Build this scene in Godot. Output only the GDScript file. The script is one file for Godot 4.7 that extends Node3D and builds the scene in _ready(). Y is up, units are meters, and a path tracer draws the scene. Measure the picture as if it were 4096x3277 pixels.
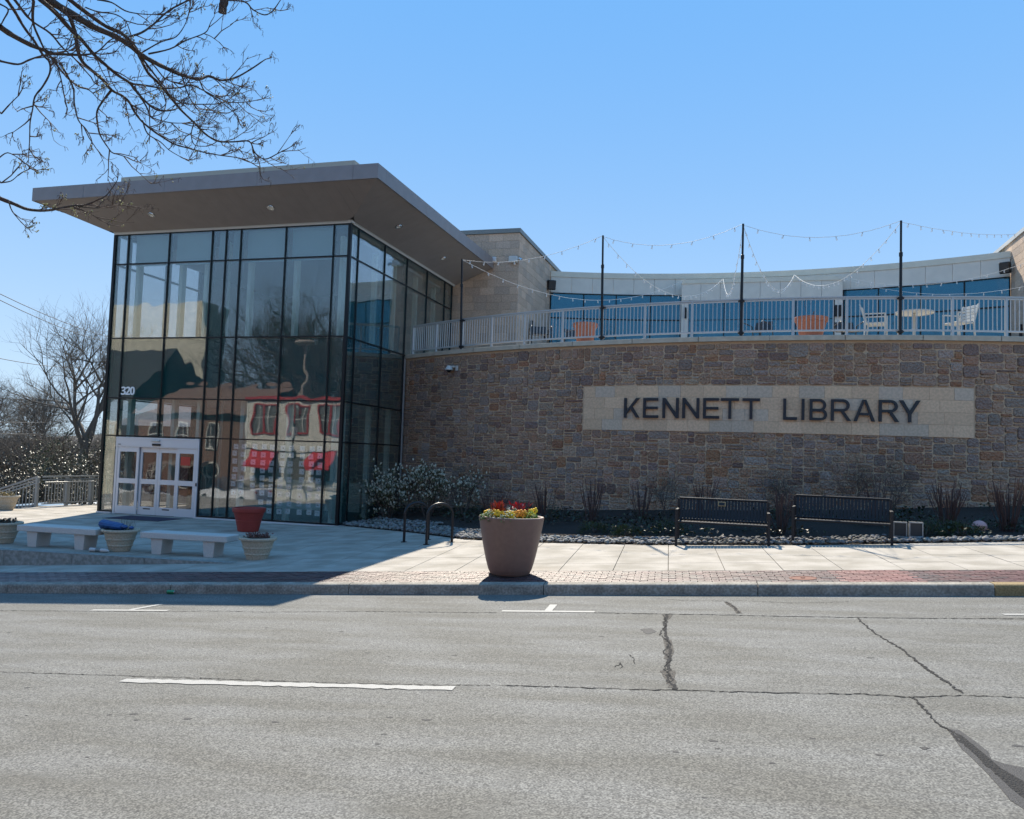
extends Node3D
# A library on a sloping street, seen from the far kerb. The entrance plaza lies at y = 0; x runs along the
# glass front, z towards the viewer. The street climbs towards +x.

var M := {}
var taken := {}
var R := RandomNumberGenerator.new()

# ------------------------------------------------------------------ shapes
class Sh:
	var v := PackedVector3Array()
	var n := PackedVector3Array()
	var c := PackedColorArray()
	var uv := PackedVector2Array()
	var col := Color(1, 1, 1)
	var tinted := false
	var mapped := false

	func vert(a: Vector3, na: Vector3, t := Vector2.ZERO) -> void:
		v.append(a)
		n.append(na)
		c.append(col)
		uv.append(t)

	func tri_n(a: Vector3, b: Vector3, d: Vector3, na: Vector3, nb: Vector3, nd: Vector3) -> void:
		vert(a, na)
		vert(d, nd)
		vert(b, nb)

	func tri(a: Vector3, b: Vector3, d: Vector3) -> void:
		var nn := (b - a).cross(d - a)
		if nn.length_squared() < 1e-16:
			return
		nn = nn.normalized()
		tri_n(a, b, d, nn, nn, nn)

	func quad(a: Vector3, b: Vector3, d: Vector3, e: Vector3) -> void:
		tri(a, b, d)
		tri(a, d, e)

	func tri_out(a: Vector3, b: Vector3, d: Vector3, o: Vector3) -> void:
		if (b - a).cross(d - a).dot((a + b + d) / 3.0 - o) < 0.0:
			tri(a, d, b)
		else:
			tri(a, b, d)

	func quad_out(a: Vector3, b: Vector3, d: Vector3, e: Vector3, o: Vector3) -> void:
		tri_out(a, b, d, o)
		tri_out(a, d, e, o)

	func box(at: Vector3, s: Vector3, b := Basis()) -> void:
		var h := s * 0.5
		var p := []
		for i in 8:
			p.append(at + b * Vector3(h.x if i & 1 else -h.x, h.y if i & 2 else -h.y, h.z if i & 4 else -h.z))
		for f in [[0, 1, 3, 2], [4, 5, 7, 6], [0, 1, 5, 4], [2, 3, 7, 6], [0, 2, 6, 4], [1, 3, 7, 5]]:
			quad_out(p[f[0]], p[f[1]], p[f[2]], p[f[3]], at)

	func span(a: Vector3, b: Vector3) -> void:
		box((a + b) * 0.5, (b - a).abs())

	# a box with its edges taken off
	func cbox(at: Vector3, s: Vector3, e: float, b := Basis()) -> void:
		var h := s * 0.5
		var px := []
		var py := []
		var pz := []
		for i in 8:
			var g := Vector3(1 if i & 1 else -1, 1 if i & 2 else -1, 1 if i & 4 else -1)
			px.append(at + b * Vector3(g.x * h.x, g.y * (h.y - e), g.z * (h.z - e)))
			py.append(at + b * Vector3(g.x * (h.x - e), g.y * h.y, g.z * (h.z - e)))
			pz.append(at + b * Vector3(g.x * (h.x - e), g.y * (h.y - e), g.z * h.z))
		for k in 2:
			quad_out(px[k], px[k + 2], px[k + 6], px[k + 4], at)
			quad_out(py[k * 2], py[k * 2 + 1], py[k * 2 + 5], py[k * 2 + 4], at)
			quad_out(pz[k * 4], pz[k * 4 + 1], pz[k * 4 + 3], pz[k * 4 + 2], at)
		for f in [[0, 4], [1, 5], [2, 6], [3, 7]]:
			quad_out(px[f[0]], px[f[1]], py[f[1]], py[f[0]], at)
		for f in [[0, 2], [1, 3], [4, 6], [5, 7]]:
			quad_out(px[f[0]], px[f[1]], pz[f[1]], pz[f[0]], at)
		for f in [[0, 1], [2, 3], [4, 5], [6, 7]]:
			quad_out(py[f[0]], py[f[1]], pz[f[1]], pz[f[0]], at)
		for i in 8:
			tri_out(px[i], py[i], pz[i], at)

	# a bar of rectangular section from a to b; w across, t along "up"
	func bar(a: Vector3, b: Vector3, w: float, t: float, up := Vector3.UP) -> void:
		var z := (b - a).normalized()
		var x := up.cross(z).normalized()
		box((a + b) * 0.5, Vector3(w, t, a.distance_to(b)), Basis(x, z.cross(x), z))

	func tube(pts: Array, rad: Array, sides := 6, caps := false) -> void:
		var m := pts.size()
		if m < 2:
			return
		var d0: Vector3 = (pts[1] - pts[0]).normalized()
		var u := d0.cross(Vector3.UP if absf(d0.y) < 0.9 else Vector3.RIGHT).normalized()
		var rings := []
		var norms := []
		for i in m:
			var d: Vector3
			if i == 0:
				d = d0
			elif i == m - 1:
				d = (pts[i] - pts[i - 1]).normalized()
			else:
				d = (pts[i + 1] - pts[i - 1]).normalized()
			u = (u - d * u.dot(d)).normalized()
			var w := d.cross(u)
			var ring := []
			var nr := []
			for k in sides:
				var a := TAU * k / sides
				var q := u * cos(a) + w * sin(a)
				nr.append(q)
				ring.append(pts[i] + q * rad[i])
			rings.append(ring)
			norms.append(nr)
		for i in m - 1:
			for k in sides:
				var k2 := (k + 1) % sides
				tri_n(rings[i][k], rings[i][k2], rings[i + 1][k2], norms[i][k], norms[i][k2], norms[i + 1][k2])
				tri_n(rings[i][k], rings[i + 1][k2], rings[i + 1][k], norms[i][k], norms[i + 1][k2], norms[i + 1][k])
		if caps:
			for k in range(1, sides - 1):
				tri_out(rings[0][0], rings[0][k], rings[0][k + 1], pts[1])
				tri_out(rings[m - 1][0], rings[m - 1][k], rings[m - 1][k + 1], pts[m - 2])

	# rings of a turned shape: profile of (radius, height)
	func lathe(prof: Array, seg := 32, at := Vector3.ZERO) -> void:
		for i in prof.size() - 1:
			var a: Vector2 = prof[i]
			var b: Vector2 = prof[i + 1]
			var t := (b - a).normalized()
			var nn := Vector2(t.y, -t.x)
			for k in seg:
				var p := Vector3(cos(TAU * k / seg), 0, sin(TAU * k / seg))
				var q := Vector3(cos(TAU * (k + 1) / seg), 0, sin(TAU * (k + 1) / seg))
				var np := p * nn.x + Vector3.UP * nn.y
				var nq := q * nn.x + Vector3.UP * nn.y
				var a1 := at + p * a.x + Vector3.UP * a.y
				var a2 := at + q * a.x + Vector3.UP * a.y
				var b1 := at + p * b.x + Vector3.UP * b.y
				var b2 := at + q * b.x + Vector3.UP * b.y
				if a.x > 1e-5:
					tri_n(a1, b2, a2, np, nq, nq)
				if b.x > 1e-5:
					tri_n(a1, b1, b2, np, np, nq)

	func blob(at: Vector3, s: Vector3, seg := 8, rings := 5, b := Basis()) -> void:
		for i in rings:
			for k in seg:
				var q := []
				for e in [[i, k], [i, k + 1], [i + 1, k + 1], [i + 1, k]]:
					var th: float = PI * e[0] / rings
					var ph: float = TAU * e[1] / seg
					q.append(Vector3(sin(th) * cos(ph), cos(th), sin(th) * sin(ph)))
				var p := []
				var m := []
				for w in q:
					p.append(at + b * (w * s))
					m.append((b * (w / s)).normalized())
				if i > 0:
					tri_n(p[0], p[1], p[2], m[0], m[1], m[2])
				if i < rings - 1:
					tri_n(p[0], p[2], p[3], m[0], m[2], m[3])

	# an upright prism over a plan outline, its top and bottom heights given corner by corner
	func slab(poly: PackedVector2Array, top: Array, bottom: Array) -> void:
		var idx := Geometry2D.triangulate_polygon(poly)
		if idx.is_empty():
			for i in range(1, poly.size() - 1):
				idx.append_array(PackedInt32Array([0, i, i + 1]))
		for i in range(0, idx.size(), 3):
			var q := []
			for k in 3:
				q.append(Vector3(poly[idx[i + k]].x, top[idx[i + k]], poly[idx[i + k]].y))
			if (q[1] - q[0]).cross(q[2] - q[0]).y < 0:
				tri(q[0], q[2], q[1])
			else:
				tri(q[0], q[1], q[2])
		var mid := Vector2.ZERO
		for w in poly:
			mid += w / poly.size()
		for i in poly.size():
			var j := (i + 1) % poly.size()
			var o := Vector3(mid.x, 0.5 * (top[i] + bottom[i]), mid.y)
			quad_out(Vector3(poly[i].x, bottom[i], poly[i].y), Vector3(poly[j].x, bottom[j], poly[j].y), Vector3(poly[j].x, top[j], poly[j].y), Vector3(poly[i].x, top[i], poly[i].y), o)

	func mesh() -> ArrayMesh:
		var arr := []
		arr.resize(Mesh.ARRAY_MAX)
		arr[Mesh.ARRAY_VERTEX] = v
		arr[Mesh.ARRAY_NORMAL] = n
		if tinted:
			arr[Mesh.ARRAY_COLOR] = c
		if mapped:
			arr[Mesh.ARRAY_TEX_UV] = uv
		var m := ArrayMesh.new()
		m.add_surface_from_arrays(Mesh.PRIMITIVE_TRIANGLES, arr)
		return m


func V(x: float, y: float, z: float) -> Vector3:
	return Vector3(x, y, z)

func V2(x: float, y: float) -> Vector2:
	return Vector2(x, y)

func rr(a: float, b: float) -> float:
	return R.randf_range(a, b)

# ------------------------------------------------------------------ naming and parenting
func numbered(called: String) -> String:
	var k: int = taken.get(called, 0)
	taken[called] = k + 1
	return called if k == 0 else "%s_%03d" % [called, k]

func tag(o: Node3D, label: String, category: String, group := "") -> void:
	o.set_meta("label", label)
	o.set_meta("category", category)
	if group != "":
		o.set_meta("group", group)

func thing(called: String, label: String, category: String, at := Vector3.ZERO, group := "") -> Node3D:
	var o := Node3D.new()
	o.name = numbered(called)
	add_child(o)
	o.position = at
	tag(o, label, category, group)
	return o

# a part whose shape is given in world coordinates
func part(parent: Node3D, called: String, sh: Sh, mat: Material, label := "") -> MeshInstance3D:
	var o := MeshInstance3D.new()
	o.name = called
	o.mesh = sh.mesh()
	o.material_override = mat
	parent.add_child(o, true)
	var off := Vector3.ZERO
	var q: Node = parent
	while q is Node3D and q != self:
		off += (q as Node3D).position
		q = q.get_parent()
	o.position = -off
	if label != "":
		o.set_meta("label", label)
	return o

# a part in its parent's own axes
func piece(parent: Node3D, called: String, mesh: Mesh, mat: Material, t := Transform3D()) -> MeshInstance3D:
	var o := MeshInstance3D.new()
	o.name = called
	o.mesh = mesh
	o.material_override = mat
	o.transform = t
	parent.add_child(o, true)
	return o

func structure(called: String, sh: Sh, mat: Material) -> MeshInstance3D:
	var o := MeshInstance3D.new()
	o.name = numbered(called)
	if sh:
		o.mesh = sh.mesh()
		o.material_override = mat
	o.set_meta("kind", "structure")
	add_child(o)
	return o

func copy_of(o: Node3D, at: Vector3, turn: float, label: String, grow := 1.0) -> Node3D:
	var d := o.duplicate() as Node3D
	var base := String(o.name)
	var cut := base.rfind("_")
	if cut > 0 and base.substr(cut + 1).is_valid_int():
		base = base.substr(0, cut)
	d.name = numbered(base)
	add_child(d)
	d.position = at
	d.rotation.y = turn
	d.scale = Vector3.ONE * grow
	d.set_meta("label", label)
	return d

func scatter(parent: Node, called: String, mesh: Mesh, mat: Material, where: Array, tints: Array = []) -> MultiMeshInstance3D:
	var mm := MultiMesh.new()
	mm.transform_format = MultiMesh.TRANSFORM_3D
	mm.use_colors = tints.size() > 0
	mm.mesh = mesh
	mm.instance_count = where.size()
	for i in where.size():
		mm.set_instance_transform(i, where[i])
		if tints.size() > 0:
			mm.set_instance_color(i, tints[i])
	var o := MultiMeshInstance3D.new()
	o.name = called
	o.multimesh = mm
	o.material_override = mat
	o.set_meta("kind", "stuff")
	parent.add_child(o, true)
	return o

# ------------------------------------------------------------------ materials
func noise(s: int, freq: float, lo: Color, hi: Color, kind := FastNoiseLite.TYPE_SIMPLEX, oct := 4, size := 512, bias := 0.0, raw := false) -> NoiseTexture2D:
	var f := FastNoiseLite.new()
	f.seed = s
	f.noise_type = kind
	f.frequency = freq
	f.fractal_octaves = oct
	if oct <= 1:
		f.fractal_type = FastNoiseLite.FRACTAL_NONE
	var t := NoiseTexture2D.new()
	t.width = size
	t.height = size
	t.seamless = true
	t.noise = f
	var g := Gradient.new()
	g.set_color(0, lo if raw else lo.linear_to_srgb())
	g.set_color(1, hi if raw else hi.linear_to_srgb())
	g.set_offset(0, clampf(0.2 + bias, 0, 0.9))
	g.set_offset(1, clampf(0.8 + bias, 0.1, 1))
	t.color_ramp = g
	return t

func bumps(s: int, freq: float, kind := FastNoiseLite.TYPE_SIMPLEX, oct := 4, size := 512) -> NoiseTexture2D:
	return noise(s, freq, Color(0, 0, 0), Color(1, 1, 1), kind, oct, size, 0.0, true)

func grey(x: float) -> Color:
	return Color(x, x, x)

# c is a linear real-world base colour
func mat(called: String, c: Color, rough := 0.8, metal := 0.0) -> StandardMaterial3D:
	var m := StandardMaterial3D.new()
	m.resource_name = called
	m.albedo_color = Color(c.r, c.g, c.b).linear_to_srgb()
	m.roughness = rough
	m.metallic = metal
	M[called] = m
	return m

func textured(called: String, c: Color, rough: float, tex: Texture2D, scale: float, bump: Texture2D = null, depth := 0.0, metal := 0.0) -> StandardMaterial3D:
	var m := mat(called, c, rough, metal)
	m.albedo_texture = tex
	m.uv1_triplanar = true
	m.uv1_world_triplanar = true
	m.uv1_scale = Vector3.ONE * scale
	if bump:
		m.heightmap_enabled = true
		m.heightmap_texture = bump
		m.heightmap_scale = depth
	return m

func over(m: StandardMaterial3D, tex: Texture2D, scale: float) -> void:
	m.detail_enabled = true
	m.detail_albedo = tex
	m.detail_blend_mode = BaseMaterial3D.BLEND_MODE_MUL
	m.detail_uv_layer = BaseMaterial3D.DETAIL_UV_2
	m.uv2_triplanar = true
	m.uv2_world_triplanar = true
	m.uv2_scale = Vector3.ONE * scale

func glass(called: String, c: Color, alpha: float, wave: Texture2D, amount: float, scale: float) -> StandardMaterial3D:
	var m := mat(called, c, 0.0)
	m.albedo_color.a = alpha
	m.transparency = BaseMaterial3D.TRANSPARENCY_ALPHA
	m.metallic_specular = 0.5
	if wave:
		m.normal_enabled = true
		m.normal_texture = wave
		m.normal_scale = amount
		m.uv1_triplanar = true
		m.uv1_world_triplanar = true
		m.uv1_scale = Vector3.ONE * scale
	return m

func wavy(s: int, freq: float, strength: float) -> NoiseTexture2D:
	var f := FastNoiseLite.new()
	f.seed = s
	f.frequency = freq
	f.fractal_octaves = 2
	var t := NoiseTexture2D.new()
	t.width = 512
	t.height = 512
	t.seamless = true
	t.noise = f
	t.as_normal_map = true
	t.bump_strength = strength
	return t

func make_materials() -> void:
	var fine := noise(1, 0.06, grey(0.80), grey(1.0), FastNoiseLite.TYPE_SIMPLEX, 5)
	var soft := noise(2, 0.012, grey(0.82), grey(1.0), FastNoiseLite.TYPE_SIMPLEX, 4)
	var rough := bumps(3, 0.05, FastNoiseLite.TYPE_SIMPLEX, 5)
	var grit := bumps(4, 0.25, FastNoiseLite.TYPE_SIMPLEX, 2)
	var blotch := noise(5, 0.008, grey(0.72), grey(1.0), FastNoiseLite.TYPE_SIMPLEX, 5)
	# asphalt: pale stones in a dark binder
	var m := textured("asphalt", Color(0.265, 0.26, 0.245), 0.9, noise(11, 0.33, Color(0.25, 0.25, 0.25), Color(1.0, 1.0, 0.97), FastNoiseLite.TYPE_VALUE, 2, 1024), 0.36)
	over(m, noise(13, 0.02, Color(0.72, 0.70, 0.65), Color(1, 1, 1), FastNoiseLite.TYPE_SIMPLEX, 5, 1024), 0.06)
	m.uv2_scale = Vector3(0.018, 1.0, 0.075)   # wear runs along the lanes
	m = textured("asphalt_crack", Color(0.03, 0.028, 0.026), 0.95, fine, 2.0, rough, 1.0)
	m = textured("asphalt_crumble", Color(0.17, 0.15, 0.125), 0.95, noise(14, 0.2, grey(0.3), grey(1.0), FastNoiseLite.TYPE_CELLULAR, 1), 1.2, rough, 1.0)
	m = textured("asphalt_stain", Color(0.05, 0.049, 0.05), 0.8, noise(15, 0.15, grey(1.0), grey(0.3), FastNoiseLite.TYPE_CELLULAR, 1), 0.9, grit, 0.3)
	m = textured("road_paint", Color(0.46, 0.45, 0.42), 0.7, noise(16, 0.14, grey(0.45), grey(1.0), FastNoiseLite.TYPE_SIMPLEX, 4), 1.2, grit, 0.2)
	m = textured("concrete_slab", Color(0.435, 0.39, 0.33), 0.9, noise(17, 0.07, grey(0.85), grey(1.0), FastNoiseLite.TYPE_SIMPLEX, 5), 0.8, grit, 0.12)
	over(m, noise(18, 0.014, Color(0.70, 0.69, 0.66), Color(1, 1, 1), FastNoiseLite.TYPE_SIMPLEX, 5), 0.13)
	m = textured("joint_dirt", Color(0.14, 0.125, 0.1), 1.0, fine, 1.0)
	m = textured("kerb_concrete", Color(0.42, 0.385, 0.32), 0.9, noise(19, 0.05, Color(0.58, 0.565, 0.55), Color(1, 1, 1), FastNoiseLite.TYPE_SIMPLEX, 5), 0.7, grit, 0.25)
	over(m, noise(20, 0.016, Color(0.66, 0.65, 0.64), Color(1, 1, 1), FastNoiseLite.TYPE_SIMPLEX, 4), 0.33)
	m = textured("kerb_yellow", Color(0.34, 0.24, 0.11), 0.85, noise(21, 0.06, Color(0.62, 0.6, 0.56), Color(1, 1, 1), FastNoiseLite.TYPE_SIMPLEX, 5), 0.8, grit, 0.25)
	m = textured("brick_paving", Color(1, 1, 1), 0.42, noise(22, 0.08, grey(0.72), grey(1.0), FastNoiseLite.TYPE_SIMPLEX, 4), 1.3, rough, 0.25)
	m.vertex_color_use_as_albedo = true
	m = textured("retaining_concrete", Color(0.32, 0.31, 0.28), 0.9, noise(23, 0.03, Color(0.62, 0.62, 0.60), Color(1, 1, 1), FastNoiseLite.TYPE_SIMPLEX, 5), 0.5, grit, 0.2)
	m = textured("bench_concrete", Color(0.60, 0.56, 0.51), 0.75, fine, 1.0, grit, 0.08)
	m = textured("stone_face", Color(1, 1, 1), 0.85, noise(24, 0.03, grey(0.62), grey(1.0), FastNoiseLite.TYPE_SIMPLEX, 5), 0.9, bumps(25, 0.02, FastNoiseLite.TYPE_SIMPLEX, 5), 3.0)
	m.vertex_color_use_as_albedo = true
	m = textured("mortar", Color(0.66, 0.48, 0.32), 0.95, fine, 1.4, grit, 0.3)
	m = textured("ashlar", Color(1, 1, 1), 0.9, noise(26, 0.03, grey(0.80), grey(1.0), FastNoiseLite.TYPE_SIMPLEX, 5), 0.7, grit, 0.15)
	m.vertex_color_use_as_albedo = true
	textured("ashlar_joint", Color(0.40, 0.34, 0.25), 0.95, fine, 1.4)
	textured("coping", Color(0.56, 0.48, 0.37), 0.9, soft, 0.6, grit, 0.15)
	# metals and paint
	mat("black_metal", Color(0.012, 0.012, 0.014), 0.4, 0.3)
	mat("bench_black", Color(0.004, 0.004, 0.006), 0.6, 0.0)
	mat("mullion_black", Color(0.012, 0.014, 0.016), 0.35, 0.5)
	mat("door_silver", Color(0.60, 0.59, 0.60), 0.4, 0.25)
	mat("rail_silver", Color(0.47, 0.47, 0.46), 0.4, 0.25)
	mat("rail_grey", Color(0.30, 0.30, 0.29), 0.45, 0.3)
	textured("fascia_metal", Color(0.27, 0.24, 0.235), 0.5, noise(27, 0.01, grey(0.92), grey(1.0)), 0.3, null, 0.0, 0.25)
	textured("soffit_metal", Color(0.285, 0.245, 0.22), 0.62, noise(28, 0.01, grey(0.92), grey(1.0)), 0.3, null, 0.0, 0.1)
	mat("trim_white", Color(0.58, 0.57, 0.53), 0.5)
	textured("panel_metal", Color(0.66, 0.62, 0.54), 0.5, noise(29, 0.01, grey(0.93), grey(1.0)), 0.3, null, 0.0, 0.2)
	textured("parapet_cap", Color(0.66, 0.62, 0.51), 0.5, noise(30, 0.01, grey(0.93), grey(1.0)), 0.3, null, 0.0, 0.2)
	mat("tower_cap", Color(0.20, 0.21, 0.20), 0.5, 0.3)
	mat("beige_panel", Color(0.40, 0.38, 0.31), 0.6)
	mat("lamp_glass", Color(0.7, 0.68, 0.6), 0.2)
	mat("chrome", Color(0.7, 0.7, 0.7), 0.2, 0.9)
	# glass and rooms
	glass("glass", Color(0.03, 0.17, 0.165), 0.055, wavy(31, 0.004, 6.0), 0.05, 0.35)
	glass("door_glass", Color(0.02, 0.03, 0.03), 0.08, wavy(32, 0.005, 6.0), 0.08, 0.4)
	glass("rear_glass", Color(0.03, 0.19, 0.29), 0.22, wavy(33, 0.005, 6.0), 0.12, 0.3)
	M.rear_glass.metallic = 0.5
	glass("house_glass", Color(0.02, 0.025, 0.03), 0.3, null, 0.0, 1.0)
	mat("spandrel", Color(0.022, 0.025, 0.028), 0.5)
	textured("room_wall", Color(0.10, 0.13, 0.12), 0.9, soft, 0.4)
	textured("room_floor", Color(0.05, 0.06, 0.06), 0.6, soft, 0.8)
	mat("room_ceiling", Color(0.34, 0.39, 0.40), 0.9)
	mat("room_column", Color(0.56, 0.72, 0.63), 0.6)
	mat("shade_cloth", Color(0.26, 0.46, 0.50), 0.9)
	textured("paper", Color(0.82, 0.83, 0.82), 0.9, noise(34, 0.02, grey(0.6), grey(1.0), FastNoiseLite.TYPE_SIMPLEX, 3, 256, -0.15), 3.0)
	mat("red_plastic", Color(0.5, 0.03, 0.02), 0.4)
	mat("white_vinyl", Color(0.78, 0.79, 0.8), 0.5)
	mat("mat_cloth", Color(0.035, 0.025, 0.05), 0.95)
	# pots
	textured("planter_brown", Color(0.225, 0.135, 0.10), 0.5, noise(35, 0.02, grey(0.88), grey(1.0)), 0.8)
	textured("terracotta", Color(0.36, 0.042, 0.028), 0.6, noise(36, 0.03, grey(0.75), grey(1.0)), 1.0, grit, 0.05)
	textured("terracotta_pale", Color(0.42, 0.15, 0.085), 0.7, noise(36, 0.03, grey(0.75), grey(1.0)), 1.0, grit, 0.05)
	textured("cast_stone", Color(0.55, 0.465, 0.35), 0.85, noise(37, 0.04, Color(0.66, 0.64, 0.6), Color(1, 1, 1), FastNoiseLite.TYPE_SIMPLEX, 5), 1.2, grit, 0.15)
	textured("soil", Color(0.035, 0.026, 0.02), 1.0, noise(38, 0.1, grey(0.4), grey(1.0)), 1.2, rough, 1.5)
	textured("mulch", Color(0.085, 0.062, 0.047), 1.0, noise(39, 0.12, grey(0.35), grey(1.0), FastNoiseLite.TYPE_CELLULAR, 1), 0.9, bumps(40, 0.12, FastNoiseLite.TYPE_CELLULAR, 1), 4.0)
	m = textured("pebble", Color(1, 1, 1), 0.75, fine, 2.0)
	m.vertex_color_use_as_albedo = true
	mat("blue_bag", Color(0.015, 0.065, 0.20), 0.35)
	mat("newsprint", Color(0.5, 0.5, 0.48), 0.7)
	mat("can_green", Color(0.05, 0.25, 0.12), 0.3, 0.5)
	mat("rust", Color(0.20, 0.085, 0.055), 0.85)
	mat("brass", Color(0.45, 0.27, 0.12), 0.4, 0.6)
	mat("pink_ball", Color(0.55, 0.30, 0.28), 0.6)
	mat("sign_letter", Color(0.022, 0.024, 0.03), 0.5, 0.2)
	mat("cord_white", Color(0.62, 0.62, 0.6), 0.6)
	m = glass("bulb_glass", Color(0.8, 0.8, 0.78), 0.35, null, 0.0, 1.0)
	mat("chair_white", Color(0.50, 0.485, 0.44), 0.55)
	mat("table_white", Color(0.50, 0.48, 0.43), 0.6)
	mat("dark_weave", Color(0.03, 0.03, 0.03), 0.6)
	# plants
	m = textured("bark", Color(0.115, 0.088, 0.07), 0.95, noise(41, 0.05, grey(0.5), grey(1.0)), 2.0, rough, 1.5)
	m = textured("bark_pale", Color(0.20, 0.165, 0.13), 0.95, noise(42, 0.04, grey(0.5), grey(1.0)), 1.0, rough, 1.5)
	mat("twig_brown", Color(0.10, 0.075, 0.06), 0.9)
	mat("twig_red", Color(0.075, 0.038, 0.030), 0.7)
	m = mat("leaf", Color(1, 1, 1), 0.5)
	m.vertex_color_use_as_albedo = true
	m.backlight_enabled = true
	m.backlight = Color(0.5, 0.5, 0.3)
	m = mat("petal", Color(1, 1, 1), 0.6)
	m.vertex_color_use_as_albedo = true
	m.backlight_enabled = true
	m.backlight = Color(0.55, 0.5, 0.4)
	m = mat("holly_leaf", Color(1, 1, 1), 0.48)
	m.vertex_color_use_as_albedo = true
	# ground and neighbours
	m = textured("dry_grass", Color(0.10, 0.095, 0.05), 1.0, noise(43, 0.05, grey(0.5), grey(1.0)), 0.35, rough, 3.0)
	over(m, blotch, 0.03)
	textured("lot_asphalt", Color(0.17, 0.17, 0.165), 0.9, fine, 0.6)
	textured("wood_floor_hill", Color(0.13, 0.115, 0.10), 1.0, noise(44, 0.04, grey(0.45), grey(1.0)), 0.05)
	textured("terrace_paver", Color(0.40, 0.38, 0.34), 0.9, fine, 0.8)
	textured("cream_render", Color(0.60, 0.56, 0.44), 0.9, soft, 0.15)
	textured("white_boards", Color(0.60, 0.585, 0.52), 0.8, soft, 0.4)
	mat("red_trim", Color(0.34, 0.03, 0.03), 0.6)
	mat("red_awning", Color(0.42, 0.02, 0.025), 0.8)
	textured("brown_brick", Color(0.22, 0.13, 0.09), 0.95, noise(45, 0.08, grey(0.6), grey(1.0)), 0.6)
	textured("red_brick", Color(0.24, 0.075, 0.055), 0.95, noise(46, 0.08, grey(0.6), grey(1.0)), 0.6)
	mat("roof_grey", Color(0.24, 0.25, 0.28), 0.8)
	mat("dark_room", Color(0.03, 0.03, 0.03), 0.9)
	mat("car_white", Color(0.72, 0.73, 0.74), 0.3)
	mat("car_blue", Color(0.30, 0.40, 0.50), 0.3, 0.2)
	mat("tyre", Color(0.02, 0.02, 0.02), 0.9)
	mat("lamp_green", Color(0.015, 0.03, 0.025), 0.5)
	mat("wire_black", Color(0.02, 0.02, 0.022), 0.7)
	mat("pole_wood", Color(0.30, 0.24, 0.20), 0.95)
	m = mat("needle", Color(1, 1, 1), 0.8)
	m.vertex_color_use_as_albedo = true
	mat("hut_white", Color(0.72, 0.72, 0.70), 0.7)

# ------------------------------------------------------------------ the lie of the land
const SKEW := 0.085                     # the street turns a little away from the building's front
func side_y(x: float, z: float) -> float:
	return 0.0602 * (x + 9.24) - 0.02 * (z + 13.56)

func road_y(x: float, z: float) -> float:
	return 0.173 + 0.0629 * (x + 3.2) + 0.01 * (z + 11.6)

# plan point from metres along the street and metres across it (0 = back of the kerb)
func street(s: float, t: float) -> Vector2:
	var k := sqrt(1.0 + SKEW * SKEW)
	return Vector2((s + SKEW * t) / k, -12.13 + (t - SKEW * s) / k)

func land_y(x: float, z: float) -> float:
	var y := 0.0629 * (clampf(x, -62.0, 45.0) + 3.2) - 0.45
	if z < -16.0 and x > -23.0:
		y = minf(y, -0.6)
	return y

func sheet_y(poly: PackedVector2Array, f: Callable, lift: float) -> Array:
	var out := []
	for p in poly:
		out.append(f.call(p.x, p.y) + lift)
	return out

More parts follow.
